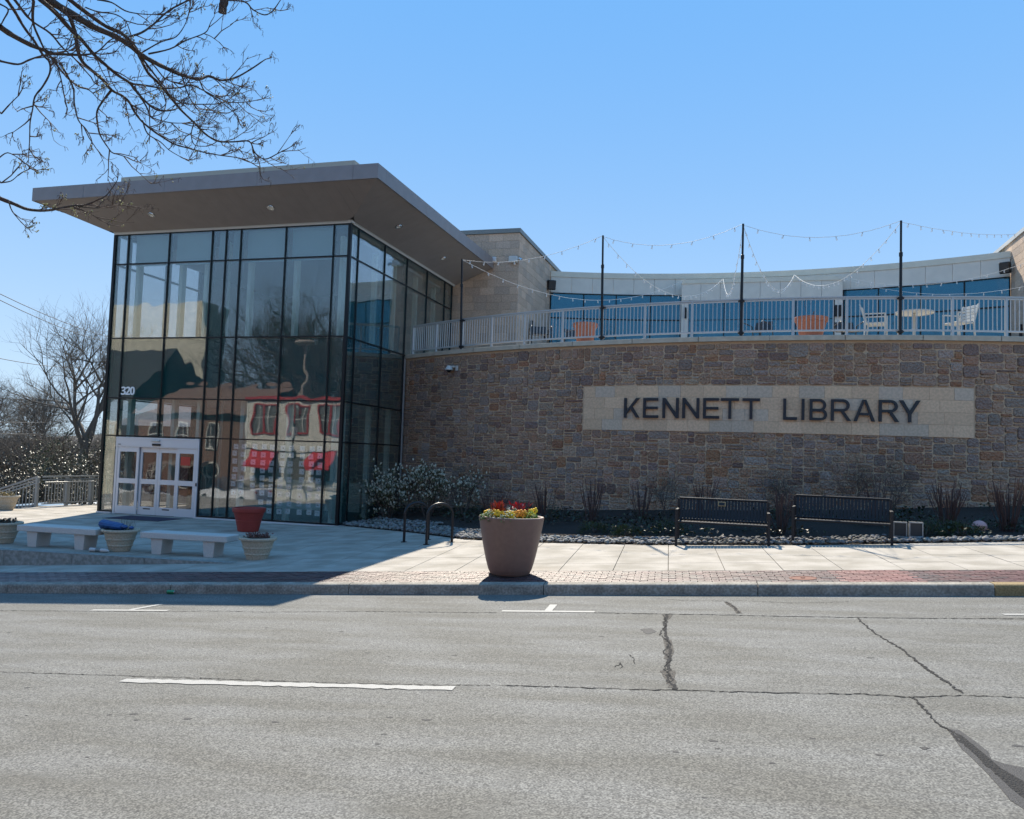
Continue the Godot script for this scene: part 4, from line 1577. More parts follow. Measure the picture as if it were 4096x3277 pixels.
	for a in [[x0, -2.37], [3.60, x1]]:
		var c := Sh.new()
		c.span(V(a[0] + 0.004, 5.62, -36.08), V(a[1] - 0.004, 9.27, -36.01))
		part(bay, "door_panel", c, M.panel_metal)
	var wx := [-2.37, -0.86, 0.62, 2.08, 3.60]
	for i in 4:
		for row in [[5.62, 7.0], [7.0, 8.42], [8.42, 9.28]]:
			pane(bay, V(wx[i], row[0], -36.05), V(wx[i + 1], row[1], -36.05), 0, M.rear_glass)
			var tr := Sh.new()
			tr.span(V(wx[i] + 0.03, row[1] - 0.019, -36.12), V(wx[i + 1] - 0.03, row[1] + 0.0, -36.02))
			part(bay, "transom", tr, M.mullion_black)
	for x in wx:
		var mu := Sh.new()
		mu.span(V(x - 0.019, 5.62, -36.14), V(x + 0.019, 9.27, -36.005))
		part(bay, "mullion", mu, M.mullion_black)
	# terrace deck
	var deck := Sh.new()
	var poly := PackedVector2Array()
	for k in 29:
		var p := curve(-33.3 + k * 2.1, 23.3, 0)
		poly.append(V2(p.x, p.z))
	poly.append(V2(14.0, -34.0))
	poly.append(V2(9.75, -34.9))
	for k in 19:
		var p := rear(9.7 - k * 18.2 / 18.0, 0.0)
		poly.append(V2(p.x, p.z + 0.02))
	poly.append(V2(-8.5, -30.4))
	poly.append(V2(-11.2, -30.4))
	var hi := []
	var lo := []
	for p in poly:
		hi.append(5.60)
		lo.append(5.2)
	deck.slab(poly, hi, lo)
	structure("terrace_floor", deck, M.terrace_paver)

# ------------------------------------------------------------------ terrace railing, poles and strings of bulbs
func make_railing() -> void:
	var r := thing("terrace_railing", "silver picket guard rail following the curve of the stone wall", "railing", curve(-8, 23.6, 5.56))
	var q := 23.6
	var posts := [-32.33, -29.2, -26.1, -23.05, -19.94, -16.73, -13.65, -10.58, -7.4, -4.2, -1.12, 2.04, 5.05, 8.09, 11.16, 14.25, 17.35, 20.45]
	var pick := Sh.new()
	pick.span(V(-0.0095, 0, -0.0095), V(0.0095, 0.80, 0.0095))
	var pm := pick.mesh()
	var post := Sh.new()
	post.cbox(V(0, 0.49, 0), V(0.062, 0.98, 0.062), 0.006)
	post.cbox(V(0, 0.01, 0), V(0.13, 0.02, 0.11), 0.005)
	var pom := post.mesh()
	for i in posts.size():
		piece(r, "post", pom, M.rail_silver, Transform3D(Basis(Vector3.UP, deg_to_rad(posts[i])), curve(posts[i], q, 5.56) - r.position))
		if i == posts.size() - 1:
			break
		var a: float = posts[i]
		var b: float = posts[i + 1]
		var top := Sh.new()
		var low := Sh.new()
		for k in 3:
			var p: float = lerpf(a, b, k / 3.0)
			var e: float = lerpf(a, b, (k + 1) / 3.0)
			top.bar(curve(p, q, 6.555), curve(e, q, 6.555), 0.075, 0.035)
			top.bar(curve(p, q, 6.515), curve(e, q, 6.515), 0.035, 0.04)
			low.bar(curve(p, q, 5.70), curve(e, q, 5.70), 0.032, 0.045)
		part(r, "top_rail", top, M.rail_silver)
		part(r, "bottom_rail", low, M.rail_silver)
		var n := 11
		for k in range(1, n + 1):
			var d := lerpf(a, b, k / (n + 1.0))
			piece(r, "picket", pm, M.rail_silver, Transform3D(Basis(Vector3.UP, deg_to_rad(d)), curve(d, q, 5.71) - r.position))
	var tops := []
	var names := ["black light pole nearest the glass hall", "second black light pole along the terrace from the glass hall", "third black light pole along the terrace, mid wall", "black light pole above the right end of the sign"]
	var spots := [[-26.01, 8.50, V(-0.07, 0, 0.02)], [-13.57, 8.58, V(-0.04, 0, 0.01)], [-4.26, 8.57, V(0.01, 0, 0)], [5.07, 8.48, V(0, 0, 0)]]
	for i in 4:
		var s: Array = spots[i]
		var base := curve(s[0], 23.69, 5.45)
		var p := thing("light_pole", names[i] + " holding up strings of bulbs", "pole", base, "poles for the terrace lights")
		var h: float = s[1] - 5.45
		var sh := Sh.new()
		sh.tube([Vector3.ZERO, V(0, h * 0.72, 0) + s[2] * 0.72], [0.036, 0.036], 12, true)
		piece(p, "lower_tube", sh.mesh(), M.black_metal)
		sh = Sh.new()
		sh.tube([V(0, h * 0.71, 0) + s[2] * 0.71, V(0, h, 0) + s[2]], [0.028, 0.028], 12, true)
		piece(p, "upper_tube", sh.mesh(), M.black_metal)
		sh = Sh.new()
		sh.lathe([V2(0.03, -0.06), V2(0.046, -0.05), V2(0.046, 0.05), V2(0.03, 0.06)], 14, V(0, h * 0.715, 0) + s[2] * 0.715)
		piece(p, "collar", sh.mesh(), M.black_metal)
		for y in [0.2, 1.05]:
			sh = Sh.new()
			sh.cbox(V(0, y, -0.04), V(0.16, 0.045, 0.11), 0.008, Basis(Vector3.UP, deg_to_rad(s[0])))
			sh.cbox(V(0, y, 0.0), V(0.10, 0.09, 0.09), 0.012, Basis(Vector3.UP, deg_to_rad(s[0])))
			piece(p, "clamp", sh.mesh(), M.black_metal)
		tops.append(base + V(0, h, 0) + s[2])
	# strings: cord and bulbs
	R.seed = 95
	var bulb := Sh.new()
	bulb.lathe([V2(0.0, -0.115), V2(0.014, -0.11), V2(0.026, -0.09), V2(0.026, -0.07), V2(0.014, -0.045)], 9)
	var bm := bulb.mesh()
	var cap := Sh.new()
	cap.lathe([V2(0.013, -0.05), V2(0.014, -0.01), V2(0.006, 0.004)], 8)
	var cm := cap.mesh()
	for a in [
		["string of bulbs from the pole by the glass hall to the next pole", tops[0], tops[1], 0.34, 0.52],
		["long string of bulbs from the pole by the glass hall to the bay corner", tops[0], V(-2.52, 10.23, -36.0), 1.12, 0.72],
		["string of bulbs high between the second and third poles", tops[1], tops[2], 0.40, 0.50],
		["string of bulbs sweeping from the second pole down to the bay roof", tops[1], V(-0.92, 10.20, -36.0), 1.20, 0.74],
		["steep string of bulbs from the third pole to the bay roof, near side", tops[2], V(-0.92, 10.20, -36.0), 1.20, 0.70],
		["steep string of bulbs from the third pole to the middle of the bay roof", tops[2], V(2.0, 10.29, -36.0), 1.14, 0.74],
		["string of bulbs from the last pole back to the bay roof", tops[3], V(2.0, 10.29, -36.0), 0.96, 0.74],
		["upper string of bulbs from the bay corner to the far right pier", V(3.75, 10.24, -36.0), V(9.7, 9.75, -32.6), 0.60, 0.52],
		["lower string of bulbs from the bay corner to the far right pier", V(3.59, 10.24, -36.0), V(9.7, 8.89, -32.6), 0.52, 0.56],
		["string of bulbs high between the third and last poles", tops[2], tops[3], 0.38, 0.55],
		["string of bulbs from the last pole up to the right pier roof", tops[3], V(9.7, 11.1, -33.77), 0.14, 1.0],
	]:
		var p0: Vector3 = a[1] - V(0, 0.03, 0)
		var p1: Vector3 = a[2]
		var t := thing("string_light", a[0], "string lights", p0, "strings of bulbs over the terrace")
		var pts := []
		var rad := []
		for k in 33:
			var f := k / 32.0
			pts.append(p0.lerp(p1, f) - V(0, 4.0 * a[3] * f * (1.0 - f), 0) + V(0, rr(-0.006, 0.006), 0) - p0)
			rad.append(0.006)
		var sh := Sh.new()
		sh.tube(pts, rad, 5)
		piece(t, "cord", sh.mesh(), M.cord_white)
		var n := int(p0.distance_to(p1) / a[4])
		for k in n:
			var f := (k + 0.6) / n
			var at: Vector3 = p0.lerp(p1, f) - V(0, 4.0 * a[3] * f * (1.0 - f), 0) - p0
			var bb := Basis(Vector3.FORWARD, rr(-0.35, 0.35)) * Basis(Vector3.RIGHT, rr(-0.2, 0.2))
			var o := piece(t, "bulb", bm, M.bulb_glass, Transform3D(bb, at))
			piece(o, "socket", cm, M.cord_white)

func terracotta(label: String, at: Vector3, r: float, h: float, m: Material) -> Node3D:
	var p := thing("terracotta_pot", label, "plant pot", at, "terracotta pots")
	var s := Sh.new()
	s.lathe([V2(0.0, 0.0), V2(r * 0.60, 0.0), V2(r * 0.63, h * 0.03), V2(r * 0.76, h * 0.44), V2(r * 0.785, h * 0.46), V2(r * 0.78, h * 0.49), V2(r * 0.91, h * 0.80), V2(r * 0.965, h * 0.815)], 44)
	piece(p, "body", s.mesh(), m)
	s = Sh.new()
	s.lathe([V2(r * 0.965, h * 0.815), V2(r * 0.985, h * 0.86), V2(r * 1.0, h * 0.97), V2(r * 0.985, h), V2(r * 0.90, h), V2(r * 0.88, h * 0.97), V2(r * 0.84, h * 0.86)], 44)
	piece(p, "rim", s.mesh(), m)
	s = Sh.new()
	s.lathe([V2(r * 0.86, h * 0.88), V2(r * 0.5, h * 0.9), V2(0.0, h * 0.91)], 24)
	piece(p, "soil", s.mesh(), M.soil)
	return p

func make_terrace_things() -> void:
	R.seed = 96
	terracotta("orange clay pot on the terrace behind the second pole", V(-4.6, 5.60, -23.9), 0.37, 0.66, M.terracotta_pale)
	var p := terracotta("orange clay pot with a dried stalk on the terrace above the sign", V(1.75, 5.60, -23.4), 0.44, 0.66, M.terracotta_pale)
	var st := Sh.new()
	st.tube([V(-0.1, 0.6, 0), V(-0.14, 0.85, 0.02), V(-0.2, 1.2, 0)], [0.008, 0.006, 0.004], 5)
	st.tube([V(0.06, 0.6, 0), V(0.05, 0.75, 0.02), V(0.07, 0.82, 0)], [0.014, 0.012, 0.02], 5)
	st.tube([V(0.12, 0.6, 0), V(0.2, 0.7, 0.02)], [0.01, 0.012], 5)
	piece(p, "dried_stalk", st.mesh(), M.twig_red)
	# round white table
	var t := thing("bistro_table", "round white slatted bistro table on the terrace by the last pole", "table", V(4.3, 5.60, -23.3))
	for k in 9:
		var x := -0.40 + 0.1 * k
		var half := sqrt(maxf(0.0, 0.455 * 0.455 - x * x))
		var s := Sh.new()
		s.cbox(V(x, 0.735, 0), V(0.093, 0.022, 2.0 * half), 0.004)
		piece(t, "slat", s.mesh(), M.table_white)
	var ring := Sh.new()
	ring.lathe([V2(0.455, 0.715), V2(0.475, 0.715), V2(0.475, 0.75), V2(0.455, 0.75), V2(0.455, 0.715)], 40)
	piece(t, "rim", ring.mesh(), M.table_white)
	var leg := Sh.new()
	leg.tube([V(0, 0.03, 0), V(0, 0.72, 0)], [0.035, 0.035], 10)
	piece(t, "pedestal", leg.mesh(), M.table_white)
	for k in 4:
		var b := Basis(Vector3.UP, k * PI / 2 + 0.4)
		var s := Sh.new()
		s.bar(b * V(0.02, 0.05, 0), b * V(0.34, 0.015, 0), 0.05, 0.03)
		piece(t, "foot", s.mesh(), M.table_white)
	var c := make_chair("white slatted armchair facing right at the bistro table", V(3.35, 5.60, -23.2), PI / 2 - 0.25)
	copy_of(c, V(5.35, 5.60, -23.25), -PI / 2 + 0.5, "white slatted armchair facing left at the bistro table")
	var d := make_lounge("low dark framed lounge chair on the terrace behind the first pots", V(-6.0, 5.60, -23.9), 0.4)
	copy_of(d, V(-4.95, 5.60, -24.7), 0.9, "low dark framed lounge chair half hidden by the orange pot")
	copy_of(d, V(0.35, 5.60, -23.6), -0.5, "low dark framed lounge chair left of the pot above the sign")
	copy_of(d, V(2.75, 5.60, -23.8), 0.2, "low dark framed lounge chair right of the pot above the sign")

func make_chair(label: String, at: Vector3, turn: float) -> Node3D:
	var c := thing("terrace_chair", label, "chair", at, "white chairs at the bistro table")
	c.rotation.y = turn
	for k in 6:
		var s := Sh.new()
		s.cbox(V(0, 0.435, -0.2 + k * 0.08), V(0.46, 0.018, 0.07), 0.004)
		piece(c, "seat_slat", s.mesh(), M.chair_white)
	for k in 5:
		var s := Sh.new()
		var y := 0.52 + k * 0.088
		s.cbox(V(0, y, -0.235 - (y - 0.45) * 0.28), V(0.44, 0.076, 0.016), 0.004, Basis(Vector3.RIGHT, -0.27))
		piece(c, "back_slat", s.mesh(), M.chair_white)
	for x in [-0.255, 0.255]:
		for z in [[0.25, 0.66], [-0.22, 0.0]]:
			var s := Sh.new()
			if z[1] > 0:
				s.bar(V(x, 0, z[0]), V(x, z[1], z[0]), 0.035, 0.035, Vector3.BACK)
			else:
				s.bar(V(x, 0, -0.26), V(x, 0.44, -0.22), 0.035, 0.035, Vector3.BACK)
				s.bar(V(x, 0.44, -0.22), V(x, 0.93, -0.365), 0.035, 0.035, Vector3.BACK)
			piece(c, "leg", s.mesh(), M.chair_white)
		var arm := Sh.new()
		arm.bar(V(x, 0.665, 0.27), V(x, 0.675, -0.29), 0.05, 0.022)
		piece(c, "armrest", arm.mesh(), M.chair_white)
		var rail := Sh.new()
		rail.bar(V(x, 0.42, 0.25), V(x, 0.42, -0.22), 0.025, 0.035)
		piece(c, "seat_rail", rail.mesh(), M.chair_white)
	return c

func make_lounge(label: String, at: Vector3, turn: float) -> Node3D:
	var c := thing("lounge_chair", label, "chair", at, "lounge chairs on the terrace")
	c.rotation.y = turn
	for x in [-0.3, 0.3]:
		var s := Sh.new()
		s.tube([V(x, 0.0, 0.38), V(x, 0.5, 0.36), V(x, 0.56, 0.28), V(x, 0.52, -0.25), V(x, 0.0, -0.4)], [0.016, 0.016, 0.016, 0.016, 0.016], 8)
		piece(c, "side_frame", s.mesh(), M.dark_weave)
	var seat := Sh.new()
	seat.box(V(0, 0.34, 0.02), V(0.56, 0.03, 0.6), Basis(Vector3.RIGHT, 0.12))
	piece(c, "seat", seat.mesh(), M.dark_weave)
	var back := Sh.new()
	back.box(V(0, 0.5, -0.36), V(0.5, 0.32, 0.02), Basis(Vector3.RIGHT, -0.4))
	piece(c, "backrest", back.mesh(), M.dark_weave)
	return c

# ------------------------------------------------------------------ things on the plaza and the pavement
func make_street_things() -> void:
	R.seed = 101
	# concrete benches
	var b := stone_bench("pale concrete slab bench nearer the street steps, pot of blue bag at its right end", V(-13.55, 0, -13.88), 0.055)
	copy_of(b, V(-10.72, 0, -14.18), 0.1, "pale concrete slab bench between the two stone pots")
	# cast stone pots
	var p := stone_pot("tan stone pot with a crumpled blue bag between the concrete benches", V(-12.24, 0, -14.0))
	stone_pot("tan stone pot of dried reddish leaves at the end of the concrete bench", V(-9.16, 0, -14.2))
	stone_pot("dark soiled stone pot cut off at the left picture edge by the bench", V(-15.11, 0, -13.85))
	stone_pot("tan stone pot standing in the sun by the stair rail", V(-22.2, 0, -20.4))
	dried_plant("dried reddish sedum leaves heaped in the stone pot by the bench end", V(-9.16, 0.40, -14.2), 0.24, Color(0.16, 0.085, 0.075), 90, 0.11)
	dried_plant("dark withered plant in the pot at the left picture edge", V(-15.11, 0.40, -13.85), 0.24, Color(0.09, 0.075, 0.06), 80, 0.11)
	dried_plant("pale dried grass in the sunlit pot by the stair rail", V(-22.2, 0.40, -20.4), 0.24, Color(0.30, 0.24, 0.13), 80, 0.14)
	dried_plant("thin dry stems sticking up behind the blue bag", V(-12.12, 0.40, -14.05), 0.14, Color(0.10, 0.085, 0.06), 26, 0.26)
	# blue bag
	var bag := thing("plastic_bag", "crumpled blue plastic bag lying in the stone pot", "bag", V(-12.3, 0.43, -13.93))
	bag.scale = Vector3.ONE * 1.25
	var s := Sh.new()
	var N := 9
	var q := []
	for i in N + 1:
		var row := []
		for j in 13:
			var a := TAU * j / 12.0
			var r := 0.105 * (1.0 - 0.35 * i / N) * (1.0 + 0.07 * sin(3.0 * a + i * 0.4)) + rr(-0.006, 0.006)
			row.append(V(-0.26 + 0.40 * i / N, 0.08 + sin(a) * r * 0.8 - 0.03 * i / N, cos(a) * r))
		row[12] = row[0]
		q.append(row)
	for i in N:
		for j in 12:
			s.quad(q[i][j], q[i][j + 1], q[i + 1][j + 1], q[i + 1][j])
	for j in 12:
		s.tri(q[0][j + 1], q[0][j], V(-0.27, 0.06, 0))
		s.tri(q[N][j], q[N][j + 1], V(0.15, 0.05, 0))
	piece(bag, "bag_body", s.mesh(), M.blue_bag)
	s = Sh.new()
	s.blob(V(0.18, 0.06, 0.02), V(0.06, 0.04, 0.05), 8, 5)
	s.blob(V(0.29, 0.05, -0.01), V(0.045, 0.03, 0.04), 7, 4)
	piece(bag, "knotted_end", s.mesh(), M.blue_bag)
	# red terracotta pot before the glass
	terracotta("glazed red terracotta pot standing against the glass front", V(-12.5, 0, -18.9), 0.425, 0.62, M.terracotta)
	# rolled paper on the plaza edge
	var news := thing("rolled_newspaper", "rolled newspaper in a clear sleeve lying on the plaza edge", "newspaper", V(-12.42, 0.045, -13.62))
	news.rotation.y = 0.06
	s = Sh.new()
	s.tube([V(-0.2, 0, 0), V(-0.19, 0, 0), V(-0.05, 0.0, 0)], [0.03, 0.042, 0.04], 10, true)
	s.tube([V(0.06, 0, 0), V(0.19, 0, 0.0), V(0.24, -0.01, 0)], [0.04, 0.036, 0.02], 10, true)
	piece(news, "paper_roll", s.mesh(), M.newsprint)
	s = Sh.new()
	s.tube([V(-0.05, 0, 0), V(0.06, 0, 0)], [0.041, 0.041], 10)
	piece(news, "printed_band", s.mesh(), M.tower_cap)
	# soda can in the gutter
	var can := thing("drink_can", "green drink can lying on its side against the kerb", "can", V(-8.72, road_y(-8.72, -11.14) + 0.033, -11.15))
	can.rotation.y = 0.2
	s = Sh.new()
	s.tube([V(-0.06, 0, 0), V(-0.052, 0, 0), V(0.048, 0, 0), V(0.06, 0, 0)], [0.024, 0.033, 0.033, 0.026], 14, true)
	piece(can, "can_body", s.mesh(), M.can_green)
	s = Sh.new()
	s.tube([V(0.06, 0, 0), V(0.064, 0, 0)], [0.027, 0.025], 14, true)
	piece(can, "can_end", s.mesh(), M.chrome)
	# door mat
	var dm := thing("door_mat", "dark purple door mat before the sliding doors", "mat", V(-17.0, 0.004, -20.35))
	s = Sh.new()
	s.cbox(V(0, 0.006, 0), V(1.85, 0.012, 1.05), 0.004)
	piece(dm, "carpet", s.mesh(), M.mat_cloth)
	s = Sh.new()
	s.cbox(V(0, 0.005, 0.55), V(1.95, 0.008, 0.05), 0.002)
	s.cbox(V(0, 0.005, -0.55), V(1.95, 0.008, 0.05), 0.002)
	piece(dm, "rubber_edge", s.mesh(), M.black_metal)
	make_planter()
	# bike racks
	var rk := rack("black hoop bike rack farther from the street by the pebbles", V(-7.125, side_y(-7.125, -17.4), -17.41), V(-7.28, 0, -17.22), V(-6.97, 0, -17.61))
	rack("black hoop bike rack nearer the street by the pebbles", V(-6.38, side_y(-6.38, -16.93), -16.93), V(-6.54, 0, -16.73), V(-6.22, 0, -17.14))
	# slatted benches
	var sb := slat_bench("black slatted steel bench with a brass plaque on its back", V(-0.36, bed_y(-0.36, -16.75), -16.78), 0.0, true)
	slat_bench("black slatted steel bench without a plaque", V(1.87, bed_y(1.87, -16.95), -16.98), -0.12, false)
	# two framed boxes in the bed
	for a in [["pale framed utility box beside the bench end", V(2.98, 0, -17.45)], ["pale framed utility box farther from the bench end", V(3.26, 0, -17.42)]]:
		var o := thing("utility_box", a[0], "box", V(a[1].x, bed_y(a[1].x, a[1].z), a[1].z), "utility boxes in the planting bed")
		s = Sh.new()
		s.span(V(-0.105, 0.05, -0.06), V(0.105, 0.3, 0.04))
		s.span(V(-0.02, -0.1, -0.03), V(0.02, 0.05, 0.01))
		piece(o, "box_body", s.mesh(), M.dark_weave)
		s = Sh.new()
		for e in [[-0.125, -0.105, 0.04, 0.32], [0.105, 0.125, 0.04, 0.32]]:
			s.span(V(e[0], e[2], -0.06), V(e[1], e[3], 0.055))
		s.span(V(-0.125, 0.3, -0.06), V(0.125, 0.322, 0.056))
		s.span(V(-0.125, 0.03, -0.06), V(0.125, 0.05, 0.056))
		piece(o, "frame", s.mesh(), M.rail_grey)
	var ball := thing("pink_ball", "dusty pink ball lying in the planting bed at the right", "ball", V(4.61, bed_y(4.61, -18.4) + 0.1, -18.4))
	s = Sh.new()
	s.blob(Vector3.ZERO, V(0.14, 0.115, 0.14), 20, 12)
	piece(ball, "ball_body", s.mesh(), M.pink_ball)
	s = Sh.new()
	s.lathe([V2(0.141, -0.006), V2(0.143, 0.0), V2(0.141, 0.006)], 24)
	piece(ball, "seam", s.mesh(), M.rust)
	# pages taped inside the glass
	R.seed = 102
	var sheet := Sh.new()
	sheet.box(Vector3.ZERO, V(0.165, 0.158, 0.002))
	var sm := sheet.mesh()
	var motif := Sh.new()
	motif.lathe([V2(0.0, 0.0), V2(0.018, 0.001), V2(0.019, -0.001)], 9)
	var mm := motif.mesh()
	var inks := [mat("ink_blue", Color(0.05, 0.1, 0.25)), mat("ink_rust", Color(0.3, 0.1, 0.05)), mat("ink_grey", Color(0.15, 0.16, 0.17))]
	var px := [-14.75, -14.46, -14.09, -13.76, -13.48, -13.14, -12.85, -12.48, -12.17, -11.89]
	var py := [2.18, 1.96, 1.72, 1.50, 1.25, 1.03, 0.80, 0.55, 0.31]
	var nth := ["first", "second", "third", "fourth", "fifth", "sixth", "seventh", "eighth", "ninth", "tenth"]
	for i in 10:
		for j in 9:
			if (i < 2 and j > 6) or (i < 2 and j == 7) or (i == 2 and j > 5):
				continue
			var pg := thing("taped_page", "white page taped inside the glass, %s row from the top, %s column from the doors" % [nth[j], nth[i]], "paper", V(px[i] + rr(-0.03, 0.03), py[j] + 0.05 + rr(-0.02, 0.02), FRONT - 0.045), "pages taped inside the glass")
			pg.rotation.z = rr(-0.05, 0.05)
			piece(pg, "sheet", sm, M.paper)
			piece(pg, "drawing", mm, inks[R.randi() % 3], Transform3D(Basis(Vector3.RIGHT, PI / 2).scaled(V(rr(0.6, 1.3), rr(0.5, 1.2), 1)), V(rr(-0.02, 0.02), rr(-0.02, 0.02), 0.0025)))
	# lettering on the glass, thin white lines of vinyl
	make_stair_rail()

func stone_bench(label: String, at: Vector3, turn: float) -> Node3D:
	var b := thing("concrete_bench", label, "bench", at, "concrete benches on the plaza")
	b.rotation.y = turn
	var s := Sh.new()
	s.cbox(V(0, 0.375, 0), V(1.9, 0.125, 0.48), 0.012)
	piece(b, "seat", s.mesh(), M.bench_concrete)
	for x in [-0.60, 0.54]:
		s = Sh.new()
		var e := 0.1
		var lo := []
		var hi := []
		for c in [[-1, 1], [1, 1], [1, -1], [-1, -1]]:
			lo.append(V(x + c[0] * 0.10, 0.0, c[1] * 0.185))
			hi.append(V(x + c[0] * 0.13, 0.3125, c[1] * 0.2))
		for k in 4:
			s.quad_out(lo[k], lo[(k + 1) % 4], hi[(k + 1) % 4], hi[k], V(x, 0.15, 0))
		s.quad_out(lo[0], lo[1], lo[2], lo[3], V(x, 0.15, 0))
		piece(b, "leg", s.mesh(), M.bench_concrete)
	return b

func stone_pot(label: String, at: Vector3) -> Node3D:
	var p := thing("stone_pot", label, "plant pot", at, "cast stone pots on the plaza")
	var s := Sh.new()
	s.lathe([V2(0.0, 0.0), V2(0.185, 0.0), V2(0.20, 0.015), V2(0.225, 0.10), V2(0.245, 0.115), V2(0.245, 0.135), V2(0.24, 0.145), V2(0.268, 0.225), V2(0.287, 0.24), V2(0.287, 0.262), V2(0.28, 0.27), V2(0.315, 0.375), V2(0.33, 0.39)], 40)
	piece(p, "body", s.mesh(), M.cast_stone)
	s = Sh.new()
	s.lathe([V2(0.33, 0.39), V2(0.365, 0.40), V2(0.372, 0.425), V2(0.362, 0.448), V2(0.335, 0.45), V2(0.315, 0.42), V2(0.305, 0.38)], 40)
	piece(p, "rim", s.mesh(), M.cast_stone)
	s = Sh.new()
	s.lathe([V2(0.312, 0.40), V2(0.15, 0.41), V2(0.0, 0.405)], 20)
	piece(p, "soil", s.mesh(), M.soil)
	return p

func dried_plant(label: String, at: Vector3, spread: float, c: Color, n: int, h: float) -> void:
	var p := thing("dried_plant", label, "plant", at, "plants in the stone pots")
	var s := Sh.new()
	var l := Sh.new()
	l.tinted = true
	for k in n:
		var a := rr(0, TAU)
		var r := sqrt(R.randf()) * spread
		var b := V(cos(a) * r * 0.8, 0.0, sin(a) * r * 0.8)
		var tip := b + V(cos(a) * rr(0, 0.1), rr(0.4, 1.2) * h, sin(a) * rr(0, 0.1))
		s.tube([b, b.lerp(tip, 0.5) + V(rr(-0.015, 0.015), 0, rr(-0.015, 0.015)), tip], [0.004, 0.003, 0.002], 3)
		if h < 0.2:
			for e in 3:
				l.col = c * rr(0.6, 1.5)
				var o := b.lerp(tip, rr(0.5, 1.0))
				leaf_face(l, o, rr(0.03, 0.06), rr(0.012, 0.022), V(rr(-1, 1), rr(-0.2, 0.9), rr(-1, 1)).normalized())
	piece(p, "stems", s.mesh(), M.twig_brown)
	if l.v.size() > 0:
		piece(p, "leaves", l.mesh(), M.leaf)

# one folded leaf: two halves that meet at the midrib
func leaf_face(s: Sh, at: Vector3, length: float, half: float, dir: Vector3) -> void:
	var side := dir.cross(V(rr(-1, 1), rr(-1, 1), rr(-1, 1))).normalized()
	var up := side.cross(dir).normalized()
	var m := at + dir * length * 0.45
	var tip := at + dir * length - up * length * 0.1
	s.tri(at, m + side * half + up * half * 0.4, tip)
	s.tri(at, tip, m - side * half + up * half * 0.4)

